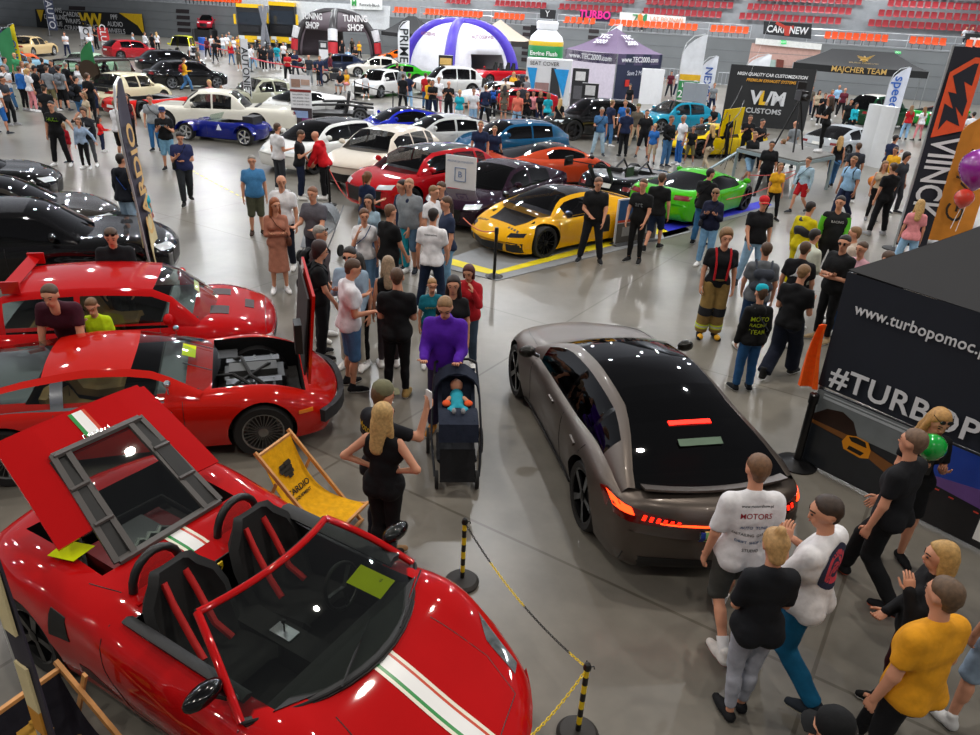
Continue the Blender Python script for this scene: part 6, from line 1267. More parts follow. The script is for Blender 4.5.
# wall-like banner by the stage
def upright(label, ca, cb, ptop, col, name='banner', cat='banner', th=.05, z0=0):
    a, b_ = G(*ca), G(*cb); h_ = hgt(a, ptop); d = b_-a; r_ = empty(name, a, math.atan2(d.y, d.x), label, cat); mb = MB(); n_ = 10
    mb.sheet([[(d.length*j/n_, .03*math.sin(j*1.7+t*3), lerp(z0, h_, t)) for j in range(n_+1)] for t in (0, .2, .4, .6, .8, 1)], .012); f_ = mb.build('panel', mat(col, .6, var=.1, scale=1.5), r_, 60)
    for x in (0, d.length): mb = MB(); mb.tube([(x, .05, 0), (x, .05, h_)], .03, 6); mb.build('post', mat('#6a6c6e', .4, .6), r_)
    return r_, f_, d.length, h_
r_, f_, W_, H_ = upright('large black workshop banner with grey, white and yellow lettering by the stage', (721, 124), (803, 131), 64, '#1c1d1f')
T_ = lambda tx, s_, c_, x, z, **k: text('lettering', tx, s_, mat(c_, .5, var=0), f_, Vector((x, -.07, z)), X, Z_, ext=.003, **k)
T_('HIGH QUALITY CAR CUSTOMIZATION', .22, '#e8e8e8', W_*.5, H_-.42, bold=.02, shear=.2, sx=.9); T_('PREMIUM EXHAUST SYSTEMS', .2, '#d99a2a', W_*.5, H_-.70, bold=.02, shear=.2, sx=.95)
T_('V', .9, '#cfd0d2', W_*.36, H_*.48, bold=.04); T_('L', .9, '#e0b020', W_*.455, H_*.48, bold=.05); T_('/M', .9, '#cfd0d2', W_*.6, H_*.48, bold=.04); T_('CUSTOMS', .36, '#b9babc', W_*.48, H_*.27, bold=.02, sx=1.1)
def board(label, px, py, ptop, wd, az, parts, name='poster_stand', cat='poster', lean=0):
    b_ = G(px, py); h_ = hgt(b_, ptop); r_ = empty(name, b_, rad(az), label, cat); mb = MB(); mb.box((-wd/2, -.015, .12), (wd/2, .015, h_)); mb.build('panel', mat('#dcdcde', .5, var=.03), r_)
    mb = MB(); mb.box((-wd/2, -.12, 0), (wd/2, .12, .05)); mb.build('foot', mat('#6a6c6e', .4, .6), r_); mb = MB(); mb.tube([(0, .04, .05), (0, .04, h_)], .015, 6); mb.build('post', mat('#6a6c6e', .4, .6), r_)
    for i_, (x0, z0, x1, z1, c_) in enumerate(parts): mb = MB(); mb.box(((x0-.5)*wd, -.020-.004*i_, z0*h_), ((x1-.5)*wd, -.015, z1*h_)); mb.build('print_block', mat(c_, .5, var=.1, scale=9), r_)
    return r_, h_
r_, h_ = board('tall white poster stand with car pictures between the white cars', 303, 134, 75, .82, 0, ((0, .02, 1, .45, '#3a3034'), (.1, .28, .8, .40, '#8aa0c8'), (.5, .18, .95, .28, '#7a2a6a'), (.1, .07, .7, .16, '#b8a8b0'), (0, .72, 1, .76, '#7a2622'), (.08, .80, .5, .93, '#9a7a6a'), (.55, .84, .95, .93, '#b89a8a')))
for k in range(4): text('lettering', 'opis pojazdu i dane', .085, mat('#55555a', .7), r_, Vector((0, -.03, h_*(.68-.055*k))), X, Z_, ext=.001)
r_, h_ = board('tilted white information board with a square emblem beside the purple fastback', 459, 224, 156, .80, -22, ((0, .05, 1, .35, '#c9cdd6'), (.08, .43, .5, .53, '#c9384a'), (.5, .18, .98, .42, '#33506e'), (.12, .26, .45, .40, '#7a8aa5'), (.02, .40, .98, .43, '#222c44')))
mb = MB(); mb.tube([(x, -.03, z) for x, z in ((-.14, h_*.64), (.14, h_*.64), (.14, h_*.83), (-.14, h_*.83))], .012, 5, closed=True); mb.build('square_emblem', mat('#5a78a5', .5), r_); text('lettering', 'B', .2, mat('#5a78a5', .6), r_, Vector((0, -.045, h_*.735)), X, Z_, ext=.001); text('lettering', 'PRODUKCJA POJAZDÓW', .06, mat('#5a78a5', .6), r_, Vector((0, -.03, h_*.92)), X, Z_, ext=.001)
board('black and white vertical sign with round emblem next to the purple-topped gazebo', 577, 112, 68, .9, 0, ((0, .02, 1, .99, '#26262a'), (.2, .72, .8, .92, '#d5d5d5'), (.15, .3, .85, .6, '#55555a')))
board('narrow black sign with round white emblem and small car picture near the black off-road vehicle', 586, 131, 83, .75, -6, ((0, .02, 1, .99, '#232326'), (.2, .75, .8, .95, '#d5d5d5'), (.1, .25, .9, .42, '#b84a2a'), (.15, .5, .85, .68, '#6a6a70')))
board('dark blue and orange sign held upright on the yellow-edged mat', 634, 243, 197, 1.35, 35, ((0, .02, 1, .99, '#bfc3c8'), (.03, .55, .97, .97, '#1d4a78'), (.03, .50, .97, .55, '#b8401f'), (.03, .06, .97, .48, '#4d4a44'), (.15, .2, .8, .4, '#8a8a86')), name='display_board')
board('black and yellow picture board left of the teal car people', 445, 93, 55, .9, 0, ((0, .5, 1, .99, '#1c1a16'), (.1, .75, .9, .92, '#c9a45a'), (.1, .55, .9, .7, '#c98a5a')))
board('white notice stand near the motorcycles', 324, 62, 41, .8, 0, ((0, .6, 1, .99, '#2a2c30'), (.2, .7, .8, .9, '#c9c9c9')))
# white pop-up backs and counters
for lab, ca, cb, tp, c_ in (('tall plain white double display back beside the big white flag', (862, 163), (884, 168), 104, '#d3d5d6'), ('grey display back standing beside the yellow supercar', (680, 124), (701, 126), 82, '#8f949a'), ('white can-shaped kiosk beside the purple-topped gazebo', (638, 103), (658, 104), 68, '#e3e4e6')):
    a, b_ = G(*ca), G(*cb); d = b_-a; h_ = hgt(a, tp); r_ = empty('display_stand', a, math.atan2(d.y, d.x), lab, 'display'); 
    for k in (0, 1): mb = MB(); mb.sheet([[(d.length*(k*.5+.49*j/4), .05*math.sin(math.pi*j/4)*-1, lerp(.0, h_, t)) for j in range(5)] for t in (0, .5, 1)], .35); mb.build('panel', mat(c_, .5, var=.02), r_, 40)
# exhibit block with blue triangles and the inflatable bottle behind it
a, b_ = G(524, 103), G(568, 106); d = b_-a; h_ = hgt(a, 58); r_ = empty('exhibition_stand', a, math.atan2(d.y, d.x), 'white exhibition stand with bright blue triangles and a seat on show', 'stand'); L_ = d.length
mb = MB(); mb.box((0, 0, 0), (L_, 1.6, h_)); mb.build('block', mat('#d8dadc', .5, var=.02), r_)
for x0_, x1_ in ((.02, .24), (.62, .95)): mb = MB(); mb.prism([(L_*x0_, -.02, h_*.80), (L_*x1_, -.02, h_*.80), (L_*lerp(x0_, x1_, .75), -.02, h_*.18)], (0, -.03, 0)); mb.build('blue_triangle', mat('#1593d6', .5), r_)
mb = MB(); mb.prism([(L_*.56, -.01, h_*.82), (L_*.66, -.01, h_*.82), (L_*.84, -.01, h_*.1), (L_*.56, -.01, h_*.1)], (0, -.03, 0)); mb.build('dark_panel', mat('#2a2d30', .5), r_)
mb = MB(); mb.sheet([[(L_*.38+u*.4, -.35+y, z) for u in (-1, -.5, 0, .5, 1)] for y, z in ((-.4, .45), (0, .4), (.2, .5), (.3, 1.2))], .12); mb.build('show_seat', mat('#8a6a66', .7), r_, 60)
text('lettering', 'SEAT COVER', .3, mat('#333333', .6), r_, Vector((L_*.4, -.03, h_*.9)), X, Z_, ext=.004)
Bb = G(543, 84); Hb = hgt(Bb, 21); s_ = Hb; bo = empty('inflatable_bottle', Bb, rad(-8), 'giant inflatable bottle with white cap, yellow bands and green label', 'inflatable')
k_ = 1.32
for nm, prof, c_ in (('lower_body', [(.2, 0), (k_*.95, .05), (k_, .4), (k_, Hb*.30)], '#dfe1e3'), ('green_label', [(k_*1.0, Hb*.30), (k_*1.02, Hb*.42), (k_*1.02, Hb*.60), (k_, Hb*.62)], '#1f8a4a'), ('yellow_band', [(k_, Hb*.62), (k_*1.01, Hb*.66), (k_*.99, Hb*.69)], '#e3c02a'), ('shoulder', [(k_*.99, Hb*.69), (k_*.9, Hb*.76), (k_*.62, Hb*.84), (k_*.55, Hb*.86)], '#e3e5e7'), ('cap', [(k_*.55, Hb*.86), (k_*.62, Hb*.88), (k_*.64, Hb*.97), (k_*.56, Hb), (.02, Hb)], '#eef0f2')):
    mb = MB(); mb.lathe(prof, 24, cap=True); mb.build(nm, mat(c_, .35, 0, .3, var=.02), bo, 40)
text('lettering', 'Engine Flush', .42, mat('#f0f0f0', .5), bo, Vector((0, -k_*1.06, Hb*.5)), X, Z_, ext=.004, bold=.02)
# ---------------------------------------------------------------- mats, stage, posts, chains
def flat(name, label, cat, pts, z, col, kind=None, rough=.6):
    P = [G(x, y) for x, y in pts]; mb = MB(); mb.prism([(p.x, p.y, .002) for p in P], (0, 0, z)); o = mb.build(name, mat(col, rough, var=.05), smooth=0); return tag(o, label, cat) if not kind else tag(o, kind=kind)
m1 = flat('floor_mat', 'grey display mat with yellow border under the yellow supercar', 'mat', ((430, 265), (497, 281), (692, 232), (655, 205), (620, 200)), .012, '#85888a')
for c4 in (((436, 262), (494, 276), (496, 271.5), (443, 257)), ((494, 276), (668, 232), (658, 228), (496, 271.5))):
    P = [G(x, y) for x, y in c4]; mb = MB(); mb.prism([(p.x, p.y, .016) for p in P], (0, 0, .004)); mb.build('yellow_border', mat('#e3d010', .6), m1, 0)
m2 = flat('floor_mat', 'grey display mat with blue border under the green supercar', 'mat', ((664, 238), (779, 206), (755, 193), (650, 205)), .012, '#7f8286')
for c4 in (((668, 232), (772, 205.5), (763, 201), (660, 226)),):
    P = [G(x, y) for x, y in c4]; mb = MB(); mb.prism([(p.x, p.y, .016) for p in P], (0, 0, .004)); mb.build('blue_border', mat('#2a2fc4', .6), m2, 0)
for i, (a, b_) in enumerate((((196, 173), (247, 200)), ((160, 144), (196, 173)))):
    A, B = G(*a), G(*b_); n_ = int((B-A).length/.35)
    t_ = empty('tape_line', A, 0, ['dashed yellow floor tape running past the man in the navy polo', 'dashed yellow floor tape beside the blue kit roadster'][i], 'floor tape'); d = (B-A)/n_
    for k in range(n_): mb = MB(); p = d*k; q_ = d*(k+.55); w_ = Vector((-d.y, d.x, 0)).normalized()*.025; mb.prism([p-w_+Vector((0, 0, .001)), q_-w_+Vector((0, 0, .001)), q_+w_+Vector((0, 0, .001)), p+w_+Vector((0, 0, .001))], (0, 0, .002)); mb.build('dash', mat('#d9cf5a', .6), t_, 0)
# camera platform
pts = [G(738, 149, 1.1), G(799, 163, 1.1), G(834, 156, 1.1), G(776, 140, 1.1)]; st = empty('camera_platform', (0, 0, 0), 0, 'grey raised camera platform on silver trestle legs', 'platform')
mb = MB(); mb.prism(pts, (0, 0, .06)); mb.build('deck', mat('#6d6b66', .8), st, 0)
for i in range(4):
    mb = MB(); mb.bar(pts[i]+Vector((0, 0, -.04)), pts[(i+1) % 4]+Vector((0, 0, -.04)), .08, .1); mb.build('beam', mat('#9db0b5', .35, .5), st); p = pts[i]; mb = MB(); mb.box((p.x-.04, p.y-.04, 0), (p.x+.04, p.y+.04, 1.08)); mb.build('leg', mat('#9db0b5', .35, .5), st)
mb = MB(); mb.bar(pts[0]+Vector((-1.6, -.6, -1.05)), pts[0]+Vector((0, 0, -.1)), .08, .05); mb.build('brace', mat('#9db0b5', .35, .5), st)
def tripod(label, p, h_, cam=True):
    r_ = empty('camera_tripod', p, 0, label, 'camera')
    for k in range(3): a = k*2.094+.4; mb = MB(); mb.tube([(.55*math.cos(a), .55*math.sin(a), 0), (.04*math.cos(a), .04*math.sin(a), h_)], .028, 6); mb.build('leg', BLACK, r_)
    if cam:
        mb = MB(); mb.box((-.12, -.3, h_+.05), (.12, .25, h_+.35)); mb.build('camera_body', BLACK, r_); mb = MB(); mb.lathe([(.07, 0), (.09, .3), (.1, .32)], 14, 'y', c=(0, -.6, h_+.2)); mb.build('lens', BLACK, r_); mb = MB(); mb.box((-.14, .1, h_+.38), (.14, .2, h_+.6)); mb.build('monitor', BLACK, r_)
        mb = MB(); mb.tube([(.05, .2, h_+.1), (.15, .8, h_-.15)], .015, 5); mb.build('pan_handle', BLACK, r_)
    return r_
c_ = (pts[0]+pts[1]+pts[2]+pts[3])/4
tripod('large television camera on a black tripod standing on the platform', Vector((c_.x+.1, c_.y, 1.16)), 1.5)
for lab, a, b_, z1 in (('long black microphone boom reaching over the yellow supercar', (722, 160), (765, 112), 2.6), ('second black boom stand beside the workshop banner', (727, 168), (757, 120), 2.2)):
    A = G(*a); r_ = empty('boom_stand', A, 0, lab, 'stand'); B = G(*b_)-A; B = B.normalized()*2.6
    for k in range(3): t = k*2.094; mb = MB(); mb.tube([(.35*math.cos(t), .35*math.sin(t), 0), (0, 0, .5)], .012, 5); mb.build('leg', BLACK, r_)
    mb = MB(); mb.tube([(0, 0, .4), (0, 0, 1.7)], .016, 6); mb.build('pole', BLACK, r_); mb = MB(); mb.tube([(-.3, -.2, 1.5), (B.x*.5, B.y*.5, z1*.85), (B.x, B.y, z1)], .013, 6); mb.build('boom', BLACK, r_)
# posts
def post(label, p, h_=1.0, r=.032, base=.18, big=1):
    r_ = empty('belt_post', p, 0, label, 'barrier post'); mb = MB(); mb.lathe([(base, 0), (base, .018), (base*.6, .045), (r*1.6, .075)], 24); mb.build('base', plastic('#101012', .35), r_)
    mb = MB(); mb.lathe([(r, .06), (r, h_-.12), (r*1.25, h_-.12), (r*1.25, h_-.01), (r*.9, h_)], 16); mb.build('pole', plastic('#0e0e10', .3), r_); return r_
S1 = G(494, 277); post('black belt post at the corner of the yellow-edged mat', S1)
S2 = G(796, 464); r_ = post('large black belt post beside the navy gazebo', S2, .96, .045, .24)
S3 = G(330, 205); post('black belt post in front of the men by the white cars', S3)
def belt(label, A, B, za, zb_, col='#c2502a', sag=.12, wd=.012, name='barrier_belt', cat='barrier belt'):
    mb = MB(); A = Vector((A.x, A.y, za)); B = Vector((B.x, B.y, zb_)); mb.tube([A.lerp(B, t/12)+Vector((0, 0, -sag*math.sin(math.pi*t/12))) for t in range(13)], wd, 5); return tag(mb.build(name, mat(col, .6)), label, cat)
belt('orange rope from the corner post across the nose of the yellow supercar', S1, G(462, 252), .93, .75)
belt('red rope hanging from the post by the white cars down to the floor', S3, G(362, 218), .95, .35, '#c23a30', .25)
for i, (a, b_) in enumerate((((355, 100), (393, 112)), ((393, 112), (437, 120)), ((437, 120), (470, 124)), ((470, 124), (556, 146)))):
    A, B = G(*a), G(*b_); post('black belt post number %s along the line behind the centre row' % ['one', 'two', 'three', 'four'][i], A)
    belt('black belt spanning to the right of post %s behind the centre row' % ['one', 'two', 'three', 'four'][i], A, B, .92, .92, '#1a1a1c', .06, .03)
post('last black belt post behind the orange supercar', G(556, 146))
for i, (a, b_) in enumerate((((252, 72), (285, 80)), ((285, 80), (328, 86)), ((196, 54), (240, 66)))):
    A, B = G(*a), G(*b_); post('black belt post holding red belt, %s section in front of the motorcycles' % ['first', 'second', 'third'][i], A); belt('red barrier belt, %s section in front of the motorcycles' % ['first', 'second', 'third'][i], A, B, .95, .95, '#c2283a', .05, .045)
belt('thin red rope at the stage front above the red cap', G(742, 206), G(800, 196), .9, .9, '#c23a30', .1); belt('thin red rope running down from the stage to the blue-edged mat', G(800, 196), G(722, 222), .9, .6, '#c23a30', .15)
# yellow and black chain posts
YB, KB = plastic('#e0c010', .4), plastic('#131313', .4)
def chainpost(label, p, h_=.72):
    r_ = empty('chain_post', p, 0, label, 'barrier post'); mb = MB(); mb.lathe([(.15, 0), (.155, .03), (.13, .055), (.04, .07)], 28); mb.build('base', mat('#2a2724', .6), r_)
    n_ = 8
    for k in range(n_): mb = MB(); mb.lathe([(.02, .06+(h_-.1)*k/n_), (.02, .06+(h_-.1)*(k+1)/n_)], 14); mb.build('pole_band', YB if k % 2 else KB, r_)
    mb = MB(); mb.lathe([(.026, h_-.05), (.03, h_-.03), (.02, h_), (.004, h_+.01)], 14); mb.build('cap', KB, r_)
    for a in (0, 1.57): mb = MB(); mb.tube([(.02*math.cos(a), .02*math.sin(a), h_-.03), (.045*math.cos(a), .045*math.sin(a), h_-.02), (.05*math.cos(a), .05*math.sin(a), h_-.045)], .005, 5); mb.build('hook', KB, r_)
    return p+Vector((0, 0, h_-.04))
c1 = chainpost('yellow and black chain post nearer the stroller', G(462, 583)); c2 = chainpost('yellow and black chain post at the bottom of the picture', G(577, 736)); c3 = Vector((.15, 3.0, .62))
def chain(label, A, B, sag, pat):
    r_ = empty('plastic_chain', A, 0, label, 'chain'); N_ = 70; P = [A.lerp(B, t/N_)-A+Vector((0, 0, -sag*4*(t/N_)*(1-t/N_))) for t in range(N_+1)]; acc = 0; k = 0; cur = P[0]; L_ = sum((P[i+1]-P[i]).length for i in range(N_)); n_ = min(95, int(L_/.026)); pts_ = []
    tgt = [L_*(i+.5)/n_ for i in range(n_)]; s_ = 0; j = 0
    for i in range(N_):
        l_ = (P[i+1]-P[i]).length
        while j < n_ and tgt[j] <= s_+l_: t = (tgt[j]-s_)/l_; pts_.append((P[i].lerp(P[i+1], t), (P[i+1]-P[i]).normalized())); j += 1
        s_ += l_
    for i, (p, d) in enumerate(pts_):
        u = d.cross(Vector((0, 0, 1))).normalized(); v_ = d.cross(u) if i % 2 else u; mb = MB(); hl = L_/n_*.68
        mb.tube([p+d*hl*math.cos(a)*1.0+v_*.0085*math.sin(a) for a in [q_*math.pi/4 for q_ in range(8)]], .0035, 4, closed=True); f = i/len(pts_); c_ = next(c for e_, c in pat if f <= e_); mb.build('link', YB if c_ == 'y' else KB, r_, 60)
chain('plastic chain of black and yellow links sagging between the two chain posts', c1, c2, .12, ((.25, 'k'), (.55, 'y'), (.88, 'k'), (1, 'y')))
chain('yellow plastic chain running down from the bottom chain post', c2, c3, .12, ((1, 'y'),))
# deck chairs
wood = mat('#c98f52', .55, var=.15, scale=8)
def deckchair(label, pose, col, tcol, h_=.95):
    x, y, hd = pose; r_ = empty('deck_chair', (x, y, 0), hd, label, 'deck chair')   # faces +y
    tb, fb_ = Vector((0, -.52, h_)), Vector((0, .50, .30))
    for sd in (-1, 1):
        s = Vector((sd*.29, 0, 0)); mb = MB(); mb.bar(s+tb+Vector((0, -.04, .04)), s+Vector((0, .42, .02)), .028, .045); mb.build('long_rail', wood, r_); mb = MB(); mb.bar(s*.93+fb_, s*.93+Vector((0, -.48, .02)), .028, .045); mb.build('seat_rail', wood, r_); mb = MB(); mb.bar(s*1.08+Vector((0, -.28, .68)), s*1.08+Vector((0, -.5, .18)), .02, .035); mb.build('prop', wood, r_)
    for p in (tb, fb_, Vector((0, .42, .03)), Vector((0, -.48, .03))): mb = MB(); mb.bar(p+Vector((-.31, 0, 0)), p+Vector((.31, 0, 0)), .03, .03); mb.build('crossbar', wood, r_)
    g_ = []
    for k in range(15): t = k/14; p = tb.lerp(fb_, t); g_.append([(u*.265, p.y-.02*math.sin(math.pi*t)-.12*math.sin(math.pi*t), p.z-.26*math.sin(math.pi*t)**1.1) for u in (-1, -.5, 0, .5, 1)])
    mb = MB(); mb.sheet(g_, .006); sl = mb.build('sling', cloth(col), r_, 60)
    def at_(t, u): k = t*14; i = min(13, int(k)); return Vector(g_[i][2]).lerp(Vector(g_[i+1][2]), k-i)+Vector((u, 0, 0))
    up_ = (at_(.12, 0)-at_(.38, 0)).normalized(); nn = Vector((1, 0, 0)).cross(up_).normalized(); nn = nn if nn.y > 0 else -nn; XR = up_.cross(nn)
    for tx, s_, t_ in (('CARDIO', .10, .40), ('EQUIPMENT', .05, .47)): text('lettering', tx, s_, mat(tcol, .7, var=0), sl, at_(t_, .0)+nn*.02, XR, up_, ext=.001, bold=.02)
    c_ = at_(.22, 0)+nn*.022
    for dx_, dz_, sx_, sz_ in ((-.05, .06, .045, .03), (.04, .07, .05, .03), (-.02, .02, .09, .035), (.0, -.03, .07, .03), (.01, -.07, .035, .025)):
        mb = MB(); mb.prism([c_+XR*(dx_+a*sx_)+up_*(dz_+b_*sz_) for a, b_ in ((-1, -1), (1, -1), (1.2, 0), (1, 1), (-1, 1), (-1.2, 0))], nn*.002); mb.build('emblem', mat(tcol, .7, var=0), sl, 0)
    return r_
dp = G(317, 532); dc_ = deckchair('yellow canvas deck chair with black emblem beside the open sports car', (dp.x-.02, dp.y+.10, rad(-112)), '#e0a60c', '#1c1608'); dc_.scale = (.86, .86, .86)
dp = Vector((-2.42, 3.02, 0)); deckchair('dark navy canvas deck chair with yellow lettering at the lower left corner', (dp.x, dp.y, rad(-118)), '#15141d', '#b88a2a', .62)
# pushchair
pc = G(455, 466); pr = empty('pushchair', (pc.x, pc.y, 0), rad(186), 'navy pushchair with a baby carrier pushed by the man in purple', 'pushchair')
fmt = mat('#2a2d33', .35, .5)
for sd in (-1, 1):
    mb = MB(); mb.tube([(sd*.24, -.62, 1.02), (sd*.27, -.3, .72), (sd*.28, .05, .42), (sd*.24, .42, .14)], .014, 8); mb.build('side_frame', fmt, pr); mb = MB(); mb.tube([(sd*.28, .05, .42), (sd*.29, -.32, .16)], .014, 8); mb.build('rear_strut', fmt, pr)
    for y_, R__, x_ in ((-.32, .15, .31), (.42, .10, .22)):
        mb = MB(); mb.lathe([(R__*.72, -.02), (R__, -.018), (R__, .018), (R__*.72, .02), (R__*.72, -.02)], 24, 'x', c=(sd*x_, y_, R__), cap=False); wl = mb.build('wheel', RUBBER, pr); mb = MB(); mb.lathe([(R__*.2, -.015), (R__*.72, -.01), (R__*.72, .01), (R__*.2, .015)], 20, 'x', c=(sd*x_, y_, R__)); mb.build('wheel_hub', mat('#3a3c40', .4, .4), wl)
mb = MB(); mb.tube([(-.24, -.62, 1.02), (-.15, -.68, 1.04), (.15, -.68, 1.04), (.24, -.62, 1.02)], .017, 8); mb.build('handle', BLACK, pr)
mb = MB(); mb.sheet([[(u*.22, y, z+(.05 if abs(u) == 1 else 0)) for u in (-1, -.8, 0, .8, 1)] for y, z in ((-.28, .22), (.1, .17), (.34, .24))], .03); mb.build('storage_basket', cloth('#15171c'), pr, 60)
nv = cloth('#1c2333'); mb = MB(); mb.sheet([[(u*.21, y, z+(.10 if abs(u) == 1 else 0)) for u in (-1, -.85, 0, .85, 1)] for y, z in ((-.42, .95), (-.32, .72), (-.1, .58), (.2, .60), (.38, .70))], .05); mb.build('carrier_seat', nv, pr, 60)
mb = MB(); mb.sheet([[(.24*math.cos(a)*-1, -.42+.20*t, .86+.24*math.sin(a)-.04*t) for a in [math.pi*i/8 for i in range(9)]] for t in (0, .5, 1)], .02); mb.build('hood', nv, pr, 60)
mb = MB(); mb.sheet([[(u*.21, y, z) for u in (-1, -.8, 0, .8, 1)] for y, z in ((.06, .74), (.22, .79), (.40, .76), (.44, .60))], .05); mb.build('foot_cover', nv, pr, 60)
mb = MB(); mb.sheet([[(u*.19, y, z) for u in (-1, 0, 1)] for y, z in ((.36, .45), (.50, .22), (.56, .16))], .03); mb.build('footrest', cloth('#101114'), pr, 60)
bb = empty('baby', (pc.x, pc.y, 0), rad(186), 'baby in a turquoise and orange outfit lying in the pushchair', 'person')
V_, F_ = nets([((0, -.22, .80), (0, -.05, .74), .075, .08, 1, None), ((-.05, .0, .76), (-.08, .12, .80), .04, .035, 1, None), ((.05, .0, .76), (.08, .12, .80), .04, .035, 1, None), ((-.08, .12, .80), (-.05, .24, .85), .032, .024, 1, None), ((.08, .12, .80), (.05, .24, .85), .032, .024, 1, None)], .014, .02)
link('romper', net_mesh('romper', [(V_, F_, 0)], [cloth('#2a9ab0')]), bb); V_, F_ = nets([((0, -.33, .87), (0, -.32, .88), .072, .072, 1, None), ((-.08, -.15, .80), (-.13, -.02, .82), .028, .02, 1, None), ((.08, -.15, .80), (.13, -.02, .82), .028, .02, 1, None)], .014, .02); link('body', net_mesh('body', [(V_, F_, 0)], [SKIN]), bb)
for sd in (-1, 1): mb = MB(); mb.ball((sd*.05, .27, .87), (.025, .035, .035), 8); mb.build('bootee', cloth('#8f9296'), bb, 60); mb = MB(); mb.ball((sd*.12, .02, .83), (.05, .06, .03), 8); mb.build('orange_sleeve', cloth('#d9562a'), bb, 60)
# balloons
def balloon(label, p, r, col, tilt=(0, 0), string=None):
    r_ = empty('balloon', p, 0, label, 'balloon'); mb = MB(); mb.lathe([(.004, -r*1.22), (r*.12, -r*1.18), (r*.3, -r*1.02), (r*.72, -r*.70), (r*.97, -r*.2), (r, .1*r), (r*.9, .5*r), (r*.6, .82*r), (r*.25, .98*r), (.004, r)], 24); mb.build('skin', mat(col, .12, 0, 1, var=.03), r_, 60)
    mb = MB(); mb.tube([(0, 0, -r*1.2), (-.03, .02, -r*2.2), (-.09, -.02, -r*3.4)], .006, 5); mb.build('stick', WHITE, r_); return r_
balloon('glossy green balloon held by the woman in the black dress', G(932, 447, 1.47), .12, '#12a03a')
balloon('purple foil balloon floating behind the navy gazebo', G(980, 168, 2.2), .42, '#8a1a8a'); balloon('red foil balloon next to the purple one', G(964, 198, 1.6), .2, '#c23018'); balloon('small orange and blue balloon carried in the right crowd', G(873, 181, .55), .16, '#e0802a')
# big yellow trucks, motorcycles and workshop clutter at the back
def truck(label, ca, pt_, az, cols='#e0b40c', w_=3.4):
    b_ = G(*ca); h_ = hgt(b_, pt_); r_ = empty('truck', b_, rad(az), label, 'truck'); y_ = mat(cols, .35, 0, .5); k = mat('#15161a', .4)
    mb = MB(); mb.box((-w_/2, 0, .9), (w_/2, 4.5, h_*.92)); mb.build('cab', k, r_); mb = MB(); mb.box((-w_/2-.02, -.05, h_*.88), (w_/2+.02, 1.5, h_*.96)); mb.build('roof_fairing', y_, r_); mb = MB(); mb.box((-w_*.45, -.06, h_*.50), (w_*.45, 0, h_*.78)); mb.build('windshield', mat('#2a3038', .05, 0, 1), r_)
    mb = MB(); mb.box((-w_/2, -.2, .5), (w_/2, .4, 1.15)); mb.build('bumper', y_, r_); mb = MB(); mb.box((-w_*.35, -.24, 1.5), (w_*.35, -.05, h_*.46)); mb.build('grille', k, r_)
    for sd in (-1, 1):
        mb = MB(); mb.lathe([(.25, -.2), (.52, -.18), (.55, .18), (.25, .2)], 20, 'x', c=(sd*(w_/2-.2), 1.2, .55)); mb.build('wheel', RUBBER, r_); mb = MB(); mb.box((sd*(w_/2+.25)-.12, -.05, h_*.5), (sd*(w_/2+.25)+.12, .1, h_*.72)); mb.build('mirror', y_, r_); mb = MB(); mb.box((sd*w_*.36-.3, -.25, .8), (sd*w_*.36+.3, -.19, 1.15)); mb.build('headlight', LENS, r_)
truck('yellow and black heavy truck facing the hall, left of the pair', (252, 47), 2, 8, w_=2.7); truck('yellow recovery truck with crane arms, right of the pair', (284, 48), 0, -5, w_=2.9)
mb = MB()
for k, (x0, y0, x1, y1) in enumerate(((262, 38, 268, 5), (270, 38, 264, 6))):
    A, B = G(x0, y0, 1.0), G(x0, y0, 1.0); b_ = G(x0, 50); r_ = empty('crane_arm', b_, 0, ['grey folded crane arm between the trucks, left strut', 'grey folded crane arm between the trucks, right strut'][k], 'crane'); mb = MB(); mb.bar((0, 0, 0), ((x1-x0)*.12, 0, hgt(b_, y1)), .35, .35); mb.build('strut', mat('#8a8c94', .5, .3), r_, 0)
def moto(label, px, py, hd, col):
    b_ = G(px, py); r_ = empty('motorcycle', b_, rad(hd), label, 'motorcycle', None)
    for y_ in (.72, -.72): mb = MB(); mb.lathe([(.22, -.05), (.32, -.06), (.32, .06), (.22, .05), (.22, -.05)], 18, 'x', c=(0, y_, .32), cap=False); mb.build('wheel', RUBBER, r_)
    mb = MB(); mb.ball((0, .12, .85), (.17, .32, .16), 10); mb.build('fuel_tank', paint(col), r_, 60); mb = MB(); mb.box((-.15, -.75, .78), (.15, -.1, .88)); mb.build('seat', BLACK, r_); mb = MB(); mb.box((-.18, -.2, .3), (.18, .35, .68)); mb.build('engine_block', mat('#4a4c50', .4, .7), r_)
    mb = MB(); mb.tube([(-.38, .38, 1.05), (0, .5, 1.0), (.38, .38, 1.05)], .018, 6); mb.build('handlebar', BLACK, r_); mb = MB(); mb.tube([(0, .5, 1.0), (0, .72, .32)], .04, 6); mb.build('fork', mat('#8a8c90', .3, .8), r_); mb = MB(); mb.ball((0, .62, .88), (.1, .08, .1), 8); mb.build('headlight', LENS, r_, 60)
cols = ['#15161a', '#3a1216', '#1a1c20', '#2a2c30', '#0c1a3a', '#4a1216', '#222428', '#181a1c', '#3a3c40', '#101214', '#a01820', '#1c1e22']
ps = ((248, 54), (258, 50), (267, 52), (277, 50), (286, 53), (296, 52), (250, 62), (262, 60), (274, 61), (290, 66), (298, 72), (334, 84))
